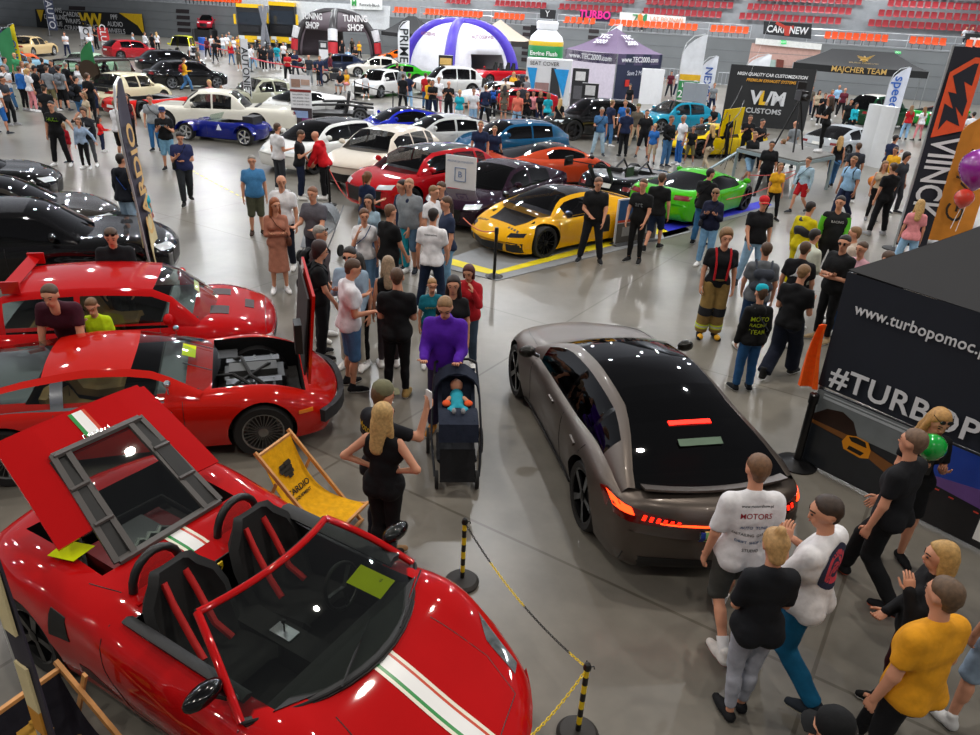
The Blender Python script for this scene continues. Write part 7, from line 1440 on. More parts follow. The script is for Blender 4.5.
for i, (x, y) in enumerate(ps): moto(['black', 'dark red', 'charcoal', 'grey', 'navy', 'maroon', 'graphite', 'black', 'silver-grey', 'jet black', 'bright red', 'black'][i]+' motorcycle, '+['back row, first from the left', 'back row, second from the left', 'back row, third from the left', 'back row, fourth from the left', 'back row, fifth from the left', 'back row, sixth from the left', 'middle row, first', 'middle row, second', 'middle row, third', 'behind the man in the navy shirt', 'with a rider in red by the black tent', 'with people sitting on it near the green muscle car'][i], x, y, 170+i*7, cols[i])
# litter bin, red sofa, red car on the ramp
b_ = G(203, 50); r_ = empty('waste_bin', b_, 0, 'blue barrel bin under the raised red car', 'bin'); mb = MB(); mb.lathe([(.34, 0), (.36, .1), (.36, 1.1), (.33, 1.15)], 18); mb.build('barrel', mat('#1d50a8', .4), r_); mb = MB(); mb.lathe([(.37, .55), (.38, .6), (.37, .65)], 18, cap=False); mb.build('rib', mat('#1d50a8', .4), r_)
RU = G(210, 41); rmp = empty('display_ramp', RU, rad(180), 'black display ramp lifting the red car at the far wall', 'ramp'); mb = MB(); mb.box((-1.2, -2.2, 0), (1.2, 2.2, 1.25)); mb.build('platform', mat('#1a1a1c', .7), rmp)
for sd in (-1, 1): mb = MB(); mb.box((sd*1.0-.1, -2.3, 0), (sd*1.0+.1, 2.3, 1.35)); mb.build('rail', mat('#3a3a3c', .5), rmp)
cr_ = mk(SUV, 'sports_utility_vehicle', 'small red off-road car shown raised on a ramp at the far wall', (RU.x, RU.y, rad(184)), '#a3182a', L=4.0, wb=2.4); cr_['root'].location.z = 1.26
# ---------------------------------------------------------------- people, near
def HX(px, py, h): p = G(px, py, h); return (p.x, p.y)
DB, BR, BL_, GB, GY = '#1c1411', '#4a3423', '#b8935a', '#7a5a38', '#8a8680'
def phone(r, J, both=True, col='#111111', arm=1):
    sh, el, wr, fd = J['arm'][arm]; p = Vector(wr)+Vector(fd)*.11; mb = MB(); mb.M = Matrix.Translation(p)@Matrix.Rotation(-.6, 4, 'X'); mb.box((-.038, -.006, -.06), (.038, .006, .09)); tag(mb.build('mobile_phone', plastic(col, .2), None), None)
def held(label, cat, r, J, arm, fn, col):
    """something held in a hand: a thing of its own"""
    sh, el, wr, fd = J['arm'][arm]; mb = MB(); M_ = Matrix.Translation(r.location)@Matrix.Rotation(r.rotation_euler.z, 4, 'Z')@Matrix.Scale(r.scale.x, 4); mb.M = M_@Matrix.Translation(Vector(wr)+Vector(fd)*.10); fn(mb); o = mb.build(cat.replace(' ', '_'), col); return tag(o, label, cat)
def ph(label, arm=1, col='#111214'): return lambda r, J: held(label, 'mobile phone', r, J, arm, lambda m: m.box((-.038, -.008, -.07), (.038, .004, .085)), plastic(col, .2))
def firegear(r, J):
    T = J['T']
    for sd in (-1, 1):
        for y_ in (1, -1): mb = MB(); mb.tube([T((sd*.09, y_*.13, 1.0)), T((sd*.10, y_*.145, 1.25)), T((sd*.11, y_*.07, 1.42))]+([T((sd*.11, 0, 1.47))] if y_ > 0 else []), .017, 6); mb.build('suspender', cloth('#b01a22'), r, 60)
        h_, k_, a_ = J['leg'][0 if sd < 0 else 1]; mb = MB(); d = Vector(a_-k_); mb.tube([Vector(k_)+d*-.12, Vector(k_)+d*.22], [.115, .11], 14); mb.build('knee_patch', cloth('#26272b'), r, 60)
        for t, c_ in ((.60, '#c9d92a'), (.66, '#b9bcc0'), (.72, '#c9d92a')): mb = MB(); mb.tube([Vector(k_)+d*t, Vector(k_)+d*(t+.055)], [.108, .108], 14); mb.build('reflective_band', mat(c_, .5), r, 60)
        mb = MB(); mb.ball((a_[0]+sd*.02, a_[1]+.14, .05), (.05, .07, .045), 10); mb.build('boot_toe', mat('#d9a010', .5), r, 60)
    mb = MB(); mb.tube([T((.14*math.cos(a), .125*math.sin(a), 1.0)) for a in [i*math.pi/8 for i in range(16)]], .02, 6, closed=True); mb.build('waistband', cloth('#6f5a36'), r, 60)
person(706.5, 337, 178, 'young firefighter in tan protective trousers with red braces and yellow-toed boots', ('tee', '#121317'), ('fire', '#8a7040'), ('curly', GB), h=1.84, pose='stand', shoes='#1c1c1e', sole='#151515', skind='boot', nod=5, extra=firegear)
person(785, 382, -42, 'man in dark reflective work trousers looking at his phone beside the boy in turquoise beanie', ('tee', '#101114'), ('fire', '#141a2a'), ('short', GB), h=1.80, la='phone', ra='phone', pose='walk', xy=HX(803, 268, 1.72), shoes='#222222', skind='boot', nod=25, extra=ph('black phone held by the man in reflective work trousers'))
person(740, 402, 8, 'boy in a black hooded top with yellow back print and a turquoise beanie', ('hoodie', '#101113'), ('jeans', '#24507e'), ('short', BR), h=1.55, child=1, cap=('beanie', '#12a0b4'), bag=('crossr', '#4a4e55'), shoes='#15181d', xy=HX(763, 290, 1.52), print_=[('MOTO', .10, '#cfe01a', 'b', 1.28), ('RACING', .075, '#cfe01a', 'b', 1.18), ('TEAM', .10, '#cfe01a', 'b', 1.07)])
person(746, 285, 178, 'man in black polo shirt, light jeans and red cap holding a phone', ('polo', '#111216'), ('jeans', '#7fa0bb'), ('short', BR), h=1.80, cap=('cap', '#c0242a'), shoes='#22252c', ra='low', pose='wide', lod=1, fat=1.05)
person(0, 0, -8, 'man in grey T-shirt with a dark grey backpack seen from behind', ('tee', '#5f6368'), ('jeans', '#1e3a5c'), ('short', BR), h=1.78, xy=HX(768, 244, 1.76), bag=('backpack', '#3a3f49'), lod=1, la='low')
def blackpanel(col='#15161a'):
    def f(r, J):
        T = J['T']; V, F = nets([(T((-.05, -.02, 1.2)), T((.05, -.02, 1.2)), .15, .15, .82, None), (T((-.08, -.01, 1.36)), T((.08, -.01, 1.36)), .10, .09, .82, None)], .025, .03); link('chest_panel', net_mesh('chest_panel', [(V, F, 0)], [mat(col, .5)]), r)
        for sh, el, wr, fd in J['arm']: mb = MB(); mb.ball(tuple(el), .062, 8); mb.build('elbow_pad', mat(col, .4), r, 60)
        for h_, k_, a_ in J['leg']: mb = MB(); mb.ball(tuple(Vector(k_)+Vector((0, .02, 0))), .085, 8); mb.build('knee_pad', mat(col, .4), r, 60)
    return f
person(0, 0, -60, 'man in yellow and black motorcycle leathers', ('long', '#c9b80a'), ('jeans', '#c9b80a'), ('short', DB), h=1.78, xy=HX(811, 202, 1.77), fat=1.08, ra='low', lod=1, extra=blackpanel())
def greenarms(r, J):
    for sh, el, wr, fd in J['arm']:
        mb = MB(); mb.tube([sh+(el-sh)*.1, sh+(el-sh)*.6, el, el+(wr-el)*.6], [.082, .072, .062, .056], 12); mb.build('green_sleeve_panel', mat('#4fae14', .5), r, 60)
person(0, 0, 172, 'tall man in black motorcycle leathers with lime green sleeves', ('long', '#17191b'), ('jeans', '#141518'), ('short', DB), h=1.88, xy=HX(842, 196, 1.87), fat=1.12, la='low', yaw=-30, lod=1, pose='wide', extra=greenarms, print_=('RACING', .06, '#d5d5d5', 'f', 1.3))
person(0, 0, 115, 'bearded man in black T-shirt with dark glasses holding something yellow', ('loose', '#0f1012'), ('slim', '#101114'), ('short', DB), h=1.84, xy=HX(847, 236, 1.82), ra='fold', la='fold2', glasses=1, shoes='#a08a6a', fat=1.05, yaw=25)
person(0, 0, 60, 'man in beige T-shirt with his back half turned', ('tee', '#b5a697'), ('jeans', '#3a3f4a'), ('short', GB), h=1.76, xy=HX(858, 228, 1.74), lod=1)
person(0, 0, -40, 'man in black T-shirt with white triangle print on the back', ('tee', '#111216'), ('jeans', '#15171c'), ('short', BR), h=1.76, xy=HX(806, 243, 1.74), lod=1, print_=('▲', .22, '#c9cdd2', 'b', 1.25), ra='low')
person(0, 0, -70, 'dark-haired man in white, green and gold racing jacket', ('jacket', '#c2c7b8'), ('jeans', '#2a2c30'), ('short', DB), h=1.76, xy=HX(815, 230, 1.74), lod=1, ra='clasp')
person(0, 0, 200, 'man whose head shows above the ridge of the navy gazebo', ('tee', '#4a3f3a'), ('jeans', '#22242a'), ('short', BR), h=1.80, xy=HX(889, 252, 1.78), lod=1)
person(0, 0, 120, 'person in a pink top partly hidden by the corner of the navy gazebo', ('tee', '#c99aa5'), ('jeans', '#1e3a5c'), ('short', BR), h=1.70, xy=tuple(G(838, 338).to_2d()), lod=1, fem=1, la='low')
# foreground right
pr_ = [('www.motorshow.pl', .03, '#333333', 'b', 1.40), ('MOTORS', .06, '#b02a3a', 'b', 1.32), ('AUTO  TUNE', .035, '#2a5a9a', 'b', 1.22), ('DETAILING  GARAGE', .03, '#555555', 'b', 1.16), ('DRIFT  SHOP  OIL', .03, '#3a6a9a', 'b', 1.10), ('STUDIO', .035, '#555555', 'b', 1.03)]
person(0, 0, 6, 'man in white T-shirt with many small logos on the back and grey shorts', ('loose', '#dcdcdf'), ('knee', '#41423f'), ('short', '#6a4a30'), h=1.84, xy=HX(763, 458, 1.80), pose='walk', sock='#e8e8ea', shoes='#d8d5d2', sole='#b02a3a', print_=pr_, nod=10)
person(0, 0, 44, 'man in white T-shirt with a round emblem on the back and teal trousers', ('loose', '#dfdfe2'), ('jeans', '#0d567a'), ('short', '#33241a'), h=1.86, xy=tuple(G(779, 688).to_2d()), pose='walk', la='face', ra='phone', shoes='#20262e', sole='#c9c2ae', yaw=32, nod=14, print_=[('●', .34, '#1d2340', 'b', 1.27), ('●', .25, '#c23a4a', 'b', 1.272), ('75', .10, '#1d2340', 'b', 1.26)])
person(0, 0, 4, 'blonde woman with a high ponytail in a loose black top and pale grey leggings', ('loose', '#15171c'), ('slim', '#9a9da8'), ('bun', '#b08a58'), h=1.68, xy=tuple(G(733, 712).to_2d()), fem=1, la='clasp', ra='clasp', pose='close', shoes='#16171a', sole='#16171a', skind='low', nod=20)
person(0, 0, 36, 'man in black T-shirt and black trousers with orange-soled trainers', ('tee', '#17181c'), ('jeans', '#0f1013'), ('short', '#6a5240'), h=1.80, xy=tuple(G(863, 594).to_2d()), pose='walk', la='down', ra='low', shoes='#15161a', sole='#e0562a', nod=4)
person(0, 0, 168, 'woman in short black dress with long fair hair and sunglasses on her head', ('tdress', '#0c0d10'), ('none', '#000000'), ('long', '#b5894f'), h=1.74, xy=HX(941, 405, 1.74), fem=1, la='phone', ra='phone', glasses=2, shoes='#0c0c0e', sole='#0c0c0e', skind='low', nod=25, yaw=10, extra=ph('dark phone held by the woman in the short black dress'))
person(0, 0, 22, 'man in plain amber yellow T-shirt and black trousers seen from behind', ('tee', '#d8951e'), ('slim', '#131418'), ('short', '#5a4430'), h=1.82, xy=HX(957, 578, 1.82), pose='walk', la='down', ra='down', fat=1.08, shoes='#3a3a3c')
person(0, 0, 75, 'fair-haired woman in a studded black leather jacket clasping her hands', ('jacket', '#131316'), ('slim', '#3a1016'), ('bob', '#b08a4f'), h=1.66, xy=HX(950, 545, 1.65), fem=1, la='face', ra='clasp', shoes='#151515')
person(0, 0, 10, 'person in pale blue denim shorts at the right edge of the picture', ('tee', '#1c2030'), ('knee', '#8fa3b8'), ('short', BR), h=1.78, xy=(3.84, 4.06), pose='wide', shoes='#d0d0d0')
person(0, 0, 60, 'person in a black cap with a small white emblem at the bottom edge', ('tee', '#1b1c20'), ('jeans', '#1c2028'), ('short', DB), h=1.74, xy=HX(846, 716, 1.76), cap=('cap', '#0f1012'))
# middle
person(0, 0, 178, 'man in a bright purple hooded sweatshirt pushing a navy pushchair', ('hoodie', '#4b1796'), ('jeans', '#2a2340'), ('short', '#8a6a48'), h=1.82, xy=HX(446, 295, 1.80), la='fwd', ra='fwd', nod=28, shoes='#c98a3a', fat=1.03)
person(385, 562, -14, 'woman with long blonde hair in a black sleeveless jumpsuit, hands on hips', ('tank', '#0c0d10'), ('slim', '#0c0d10'), ('long', '#b9965f'), h=1.70, fem=1, fat=1.1, la='hip', ra='hip', pose='close', shoes='#111111', sole='#111111', nod=0, yaw=-20)
person(0, 0, -48, 'man in camouflage cap and black T-shirt raising a phone beside the blonde woman', ('tee', '#101117'), ('jeans', '#141a26'), ('short', '#5a4028'), h=1.78, xy=HX(380, 382, 1.80), la='down', ra=((.2, .75, -.35), (-.1, .35, .9)), cap=('cap', '#6a6850'), shoes='#8a6a4a', print_=('MotoTeam', .09, '#c9a81a', 'b', 1.33), extra=ph('white phone raised by the man in the camouflage cap', 1, '#d5d5d8'))
person(352, 388, -62, 'man in white polo shirt and blue denim shorts looking at a leaflet', ('polo', '#dcdde3'), ('knee', '#4a709a'), ('short', '#4a3424'), h=1.83, la='phone', ra='hold', shoes='#15161a', sole='#e8e8e8', nod=22, fat=1.03)
person(397, 396, 2, 'man in black T-shirt and black trousers seen from behind with folded arms', ('tee', '#0f1013'), ('slim', '#0e0f12'), ('short', '#4f3826'), h=1.79, la='fold', ra='fold', shoes='#a08450', pose='stand', fat=1.02)
person(281, 292, 200, 'red-haired woman in a dusty pink midi dress with folded arms and brown bag', ('dress', '#a8705c'), ('none', '#000000'), ('long', '#8a4a22'), h=1.70, fem=1, la='fold', ra='fold', yaw=20, bag=('crossl', '#5a3426'), shoes='#e8e8ea', pose='stand')
person(318, 340, -72, 'dark-haired youth in black with a black backpack near the raised bonnet', ('tee', '#101114'), ('jeans', '#101216'), ('curly', '#2a1416'), h=1.74, bag=('backpack', '#17181c'), la='down', ra='low', shoes='#121214', nod=12, xy=HX(317, 243, 1.73))
person(0, 0, -95, 'grey-haired man with dark glasses on his head and a large black backpack', ('tee', '#4a4145'), ('jeans', '#1a1c22'), ('short', GY), h=1.80, xy=HX(318, 226, 1.79), bag=('backpack', '#101114'), glasses=2, lod=1, ra='low')
person(0, 0, 165, 'man in a patterned grey and red T-shirt pushing a grey pushchair', ('tee', '#55545c'), ('jeans', '#2a2d38'), ('short', '#7a5038'), h=1.80, xy=HX(313, 187, 1.79), la='fwd', ra='fwd', fat=1.1, lod=1)
person(258, 235, 205, 'older bald man in a sky blue T-shirt and olive shorts', ('tee', '#3f78a8'), ('knee', '#4a4c3c'), ('short', GY), h=1.74, lod=1, fat=1.12, shoes='#3a2a20', yaw=-10)
person(0, 0, 175, 'bald bearded man in a white T-shirt and navy trousers', ('tee', '#dadade'), ('jeans', '#171c2a'), ('bald', BR), h=1.82, xy=HX(281, 175, 1.81), lod=1, yaw=25)
person(0, 0, -35, 'man in white T-shirt and grey trousers by the nose of the white hatchback', ('tee', '#d9d9dc'), ('jeans', '#33373d'), ('short', BR), h=1.82, xy=tuple(G(281, 192).to_2d()), lod=1, ra='hold')
person(302, 199, -85, 'man in black T-shirt and dark jeans handling the rope end', ('tee', '#121316'), ('jeans', '#161f38'), ('short', BR), h=1.78, lod=1, la='low', ra='phone', nod=25)
person(326, 199, 78, 'man with shaved head in a bright red sweatshirt bending to the rope', ('hoodie', '#c2101c'), ('jeans', '#101114'), ('bald', BR), h=1.78, lod=1, lean=18, la='low', ra='low', nod=25)
person(0, 0, 195, 'woman in a white crop top and ripped jeans with blue shoulder bag', ('tee', '#dddde0'), ('jeans', '#5f83a5'), ('tail', '#5a3a22'), h=1.68, xy=HX(364, 209, 1.67), fem=1, ra='face', bag=('crossr', '#2f4a78'), lod=1)
person(0, 0, 170, 'dark-haired woman in a pale denim shirt behind the woman with blue bag', ('long', '#8fa8b8'), ('jeans', '#3a506a'), ('long', DB), h=1.66, xy=HX(369, 195, 1.65), fem=1, lod=1)
person(0, 0, -30, 'woman in navy with a brown ponytail looking at the red crossover', ('tee', '#16223f'), ('jeans', '#1c2433'), ('tail', '#6a4526'), h=1.66, xy=HX(367, 172, 1.65), fem=1, lod=1, ra='hold')
person(0, 0, -45, 'man with cropped hair in a black T-shirt, in the middle of the group', ('tee', '#0e0f12'), ('jeans', '#14161c'), ('short', '#6a4c38'), h=1.80, xy=HX(389, 205, 1.79), lod=1, fat=1.08, ra='low')
person(0, 0, 130, 'man in navy T-shirt leaning towards the cars behind the grey-shirted man', ('tee', '#18233d'), ('jeans', '#1c8a9a'), ('short', DB), h=1.80, xy=HX(403, 180, 1.79), lod=1)
person(409, 272, 165, 'heavily built man in grey T-shirt and denim shorts', ('tee', '#7d8388'), ('knee', '#5a7690'), ('short', '#a07a5c'), h=1.84, lod=1, fat=1.22, yaw=10, shoes='#20262e')
person(0, 0, -120, 'man in white T-shirt with swept-back hair behind the grey-shirted man', ('tee', '#d8d8dc'), ('jeans', '#3a3f4a'), ('short', GB), h=1.78, xy=HX(433, 186, 1.77), lod=1)
person(0, 0, 150, 'brown-haired man just behind the white information board', ('tee', '#3a2f2c'), ('jeans', '#22252c'), ('short', BR), h=1.80, xy=HX(442, 182, 1.79), lod=1)
person(450, 292, 110, 'man in slate blue T-shirt and faded jeans beside the information board', ('tee', '#232d45'), ('jeans', '#6d97b5'), ('short', BR), h=1.82, xy=HX(448, 197, 1.81), lod=1, ra='low')
person(432, 304, -12, 'man in white T-shirt and dark jeans seen from behind near the yellow supercar', ('tee', '#e0e0e4'), ('jeans', '#14223a'), ('short', DB), h=1.82, xy=HX(433, 209, 1.81), la='down', ra='low', pose='wide', print_=('automotive', .045, '#44464c', 'b', 1.36), lod=1)
person(0, 0, 172, 'dark-haired man in glasses and a pale blue shirt in the waiting group', ('long', '#8aa0b5'), ('jeans', '#c5c0b2'), ('short', DB), h=1.80, xy=HX(350, 247, 1.79), lod=1, la='low', ra='phone', glasses=1)
person(0, 0, 150, 'dark-haired woman in a black top beside the man in glasses', ('tank', '#0f1012'), ('slim', '#0f1012'), ('long', DB), h=1.68, xy=HX(358, 254, 1.67), fem=1, lod=1, ra='fold')
person(0, 0, 10, 'woman with long ash blonde hair hidden behind the man in black', ('tank', '#121316'), ('slim', '#3a3236'), ('long', '#8f7a62'), h=1.66, xy=HX(388, 257, 1.65), fem=1, lod=1)
person(0, 0, 195, 'boy in a teal T-shirt with printed letters standing behind the purple sweatshirt', ('tee', '#0f6a7c'), ('knee', '#2a4a6a'), ('short', '#9a7448'), h=1.34, child=1, xy=HX(432, 280, 1.33), lod=1, print_=('ADVENTURE', .05, '#c9b84a', 'f', 1.25))
person(0, 0, 178, 'woman with long dark hair in a black T-shirt behind the man in purple', ('tee', '#141417'), ('slim', '#1c1c22'), ('long', '#201410'), h=1.70, xy=HX(454, 276, 1.69), fem=1, lod=1, shoes='#3a3a3c')
person(0, 0, 165, 'youngster in a red, white and black jacket covering the face with both hands', ('jacket', '#a81a24'), ('jeans', '#3a4a5c'), ('bob', '#4a1c1c'), h=1.58, xy=HX(470, 264, 1.57), fem=1, lod=1, la='face', ra='face', nod=20)
person(589, 262, 172, 'man in black polo shirt with white edging holding a jacket before the yellow supercar', ('polo', '#0f1013'), ('jeans', '#16181f'), ('short', '#6a4c3a'), h=1.82, la='low', ra='clasp', pose='wide', fat=1.1, lod=1, shoes='#26282c', yaw=20, nod=18)
person(633, 262, 150, 'young man in black T-shirt with grey print holding his cap', ('tee', '#111214'), ('slim', '#141416'), ('short', BR), h=1.80, la='low', ra='low', lod=1, shoes='#1a1a1c', print_=('art', .14, '#9aa0a4', 'f', 1.25))
person(651, 251, -25, 'man in black T-shirt and navy shorts walking behind the young man with cap', ('tee', '#111214'), ('knee', '#1a2840'), ('short', BR), h=1.80, pose='walk', lod=1, shoes='#1a1a1c')
person(697, 245, -40, 'man in black T-shirt and blue jeans with a black waist bag by the green supercar', ('tee', '#121316'), ('jeans', '#33658f'), ('short', DB), h=1.80, lod=1, la='low', ra='low', bag=('crossl', '#151517'), yaw=-30, shoes='#16171a')
person(0, 0, 158, 'woman in a navy jacket and light jeans looking down at a phone', ('jacket', '#161b33'), ('jeans', '#6f9bc0'), ('short', '#7a5a3a'), h=1.70, xy=HX(717, 188, 1.69), fem=1, lod=1, la='phone', ra='phone', glasses=2, bag=('crossr', '#22242e'), nod=25)
# left side
person(0, 0, 188, 'man in maroon T-shirt bending over between the two closed red cars', ('tee', '#3a1020'), ('jeans', '#1a1c2a'), ('short', BR), h=1.82, xy=HX(66, 292, 1.45), lean=38, la='low', ra='down', nod=30, fat=1.1)
person(0, 0, 192, 'boy in a lime yellow T-shirt beside the bending man', ('tee', '#b5d010'), ('knee', '#2a3a55'), ('short', '#6a4a2c'), h=1.38, child=1, xy=HX(92, 299, 1.36), la='down', ra='face', nod=25, print_=('COOL', .11, '#22262a', 'f', 1.2))
person(0, 0, 200, 'man in black polo, sunglasses on his head, leaning behind the red hatchback', ('polo', '#101217'), ('jeans', '#15171c'), ('short', BR), h=1.80, xy=HX(112, 228, 1.72), lean=14, la='low', ra='low', glasses=2, lod=1, nod=25, fat=1.1)
person(0, 0, -25, 'man with a bright blue hood on his shoulders by the tall dark flag', ('hoodie', '#121620'), ('jeans', '#8fa8c0'), ('short', DB), h=1.80, xy=HX(119, 154, 1.79), lod=1, fat=1.08, bag=('chestr', '#16387a'))
person(0, 0, -120, 'child in pale pink and turquoise behind the tall dark flag', ('tee', '#3aa8b8'), ('knee', '#c98a9a'), ('bob', GB), h=1.15, child=1, xy=HX(142, 186, 1.14), lod=1, fem=1)
person(188, 204, 205, 'stocky man in a navy polo shirt looking at his phone and carrying a leaflet', ('tee', '#252c55'), ('jeans', '#22262a'), ('short', DB), h=1.80, lod=1, fat=1.2, la='fold2', ra='phone', nod=25, pose='walk', shoes='#1a1a1c', bag=('crossr', '#15161a'))
person(170, 170, 195, 'man in navy cap and black T-shirt holding a camera, denim shorts', ('tee', '#0f1114'), ('knee', '#6f9dbb'), ('short', DB), h=1.78, lod=1, fat=1.1, la='phone', ra='phone', cap=('cap', '#1f3a66'), shoes='#1c1c1e', print_=('MARINE', .06, '#9ab0c0', 'f', 1.28))
person(157, 151, 190, 'man in grey T-shirt and blue jeans with a shoulder strap', ('tee', '#8d9296'), ('jeans', '#2f6598'), ('short', BR), h=1.78, lod=1, bag=('crossl', '#22262c'), shoes='#1c1f26')
person(117, 150, -25, 'man in white T-shirt and black shorts beyond the tall dark flag', ('tee', '#dcdcdf'), ('knee', '#141518'), ('short', GB), h=1.80, lod=1, la='fwd', ra='low', xy=HX(114, 100, 1.79))
person(133, 143, 200, 'woman in a dark wine top and black trousers carrying a black coat', ('tank', '#3a1622'), ('slim', '#101113'), ('long', '#4a2f24'), h=1.70, lod=1, fem=1, ra='hold', bag=('crossr', '#15151a'), shoes='#121214', xy=HX(125, 94, 1.69))
person(63, 166, 186, 'man in black T-shirt with lime green print holding a child by the hand', ('tee', '#0f1013'), ('jeans', '#121317'), ('short', DB), h=1.82, lod=1, pose='wide', ra='down', la='side', shoes='#e6e6e6', print_=('HULL', .13, '#9ad01a', 'f', 1.28))
person(70, 163, 170, 'small child in a red coat and pink leggings between the man and the boy', ('jacket', '#b01626'), ('slim', '#d8a0a0'), ('bob', '#9a7448'), h=1.15, child=1, fem=1, lod=1, shoes='#33384a')
person(87, 169, 184, 'child in black with an open pale blue jacket and black sneakers', ('long', '#8fa3bd'), ('slim', '#101114'), ('bob', '#6a4830'), h=1.42, child=1, lod=1, la='side', shoes='#e2e2e2')
person(94, 162, 186, 'young woman in white T-shirt with an open black cardigan behind the child in pale blue', ('jacket', '#22242a'), ('slim', '#55585c'), ('curly', BR), h=1.66, fem=1, lod=1, xy=HX(83, 108, 1.65), print_=('◆', .3, '#dcdcde', 'f', 1.2), shoes='#e2e2e2')
person(104, 152, -80, 'little girl with dark hair in a bright red jumper and navy leggings', ('long', '#d01c1c'), ('slim', '#1a2340'), ('long', DB), h=1.08, child=1, fem=1, lod=1, la='fwd', ra='fwd', shoes='#dcdcdc')
# ---------------------------------------------------------------- people, middle distance and far: one line each
CL = dict(k='#121316', w='#dcdcdf', n='#1a2440', g='#7d8286', r='#b01a22', b='#2a66b0', j='#3f6a95', l='#8fb5d5', t='#1ba3b5', y='#d9a020', o='#d9641e', p='#d98a8f', m='#5a1c2a', e='#b5a58c', q='#5a5348', h='#6f6a4a', d='#2c2f36', v='#3a8a5a', c='#d8705c', z='#9fb8c8')
NM = dict(k='black', w='white', n='navy', g='grey', r='red', b='bright blue', j='denim', l='light blue', t='turquoise', y='amber', o='orange', p='pink', m='maroon', e='beige', q='brown', h='olive', d='charcoal', v='green', c='coral', z='pale blue')
HR = dict(d=DB, b=BR, l=BL_, g=GY, m=GB)
def crowd(where, rows, group=None):
    """x,y,mode(f=feet,h=head),heading,height,top,colour,bottom,colour,hair,arms,label tail"""
    for row in rows.strip().split('\n'):
        f = [t.strip() for t in row.split(',')]; x, y, mode, hd, hh, tk, tc_, bk_2, bc, hs, am, extra = f[:12]
        x, y, hd, hh = float(x), float(y), float(hd), float(hh); fem = hs[0] in 'LTBU'; hsn = {'S': 'short', 'L': 'long', 'T': 'tail', 'B': 'bob', 'U': 'bun', 'X': 'bald', 'C': 'curly'}[hs[0]]; hc = HR[hs[1]]
        A, B_ = {'d': ('down', 'down'), 'f': ('fold', 'fold'), 'p': ('phone', 'phone'), 'l': ('down', 'low'), 'h': ('down', 'hold'), 'k': ('pocket', 'pocket'), 'c': ('clasp', 'clasp')}[am]
        tkn = {'t': 'tee', 'l': 'long', 'k': 'tank', 'j': 'jacket', 'd': 'tdress', 'o': 'loose', 'h': 'hoodie'}[tk]; bkn = {'j': 'jeans', 's': 'slim', 'h': 'knee', 'n': 'none', 'x': 'shorts'}[bk_2]
        noun = 'child' if hh < 1.5 else ('woman' if fem else 'man'); tn = {'t': 'T-shirt', 'l': 'long top', 'k': 'tank top', 'j': 'jacket', 'd': 'dress', 'o': 'loose T-shirt', 'h': 'hooded top'}[tk]; bn = {'j': 'trousers', 's': 'leggings', 'h': 'shorts', 'x': 'short shorts', 'n': ''}[bk_2]
        lab = '%s in %s %s' % (noun, NM[tc_], tn)+('' if bk_2 == 'n' else ' and %s %s' % (NM[bc], bn))+(' '+extra if extra else '')+(' '+where if where else '')
        if mode == 'f': q = G(x, y)
        else: q = G(x, y, hh*.995)
        if len(lab.split()) > 16: lab = lab.replace(' and %s %s' % (NM[bc], bn), '')
        if len(lab.split()) > 16: lab = lab.replace(' '+where, '')
        dist = q.length; sit = 'sit' in row.split(',')[-1] and len(f) > 12
        person(0, 0, hd, lab, (tkn, CL[tc_]), (bkn, CL[bc]), (hsn, hc), h=hh, pose=(f[12] if len(f) > 12 and f[12] else random.choice(['stand', 'wide', 'contra'])), la=A, ra=B_, fem=int(fem), child=int(hh < 1.5), lod=1 if dist < 38 else 2, xy=(q.x, q.y), skin=random.choice([SKIN, SKIN, SKIN2]),
               shoes=random.choice(['#e4e4e4', '#1c1c1e', '#33363c', '#8a8a8c']), bag=({'bp': ('backpack', '#22252c'), 'bb': ('backpack', '#1d4fa0'), 'bg': ('backpack', '#6a6e74'), 'bt': ('backpack', '#1b8a9a'), 'cr': ('crossr', '#b5a58c'), 'ck': ('crossr', '#1a1a1c'), 'bm': ('backpack', '#8a1c28')}.get(f[13]) if len(f) > 13 else None), cap=(('cap', CL[f[14]]) if len(f) > 14 and f[14] else None))
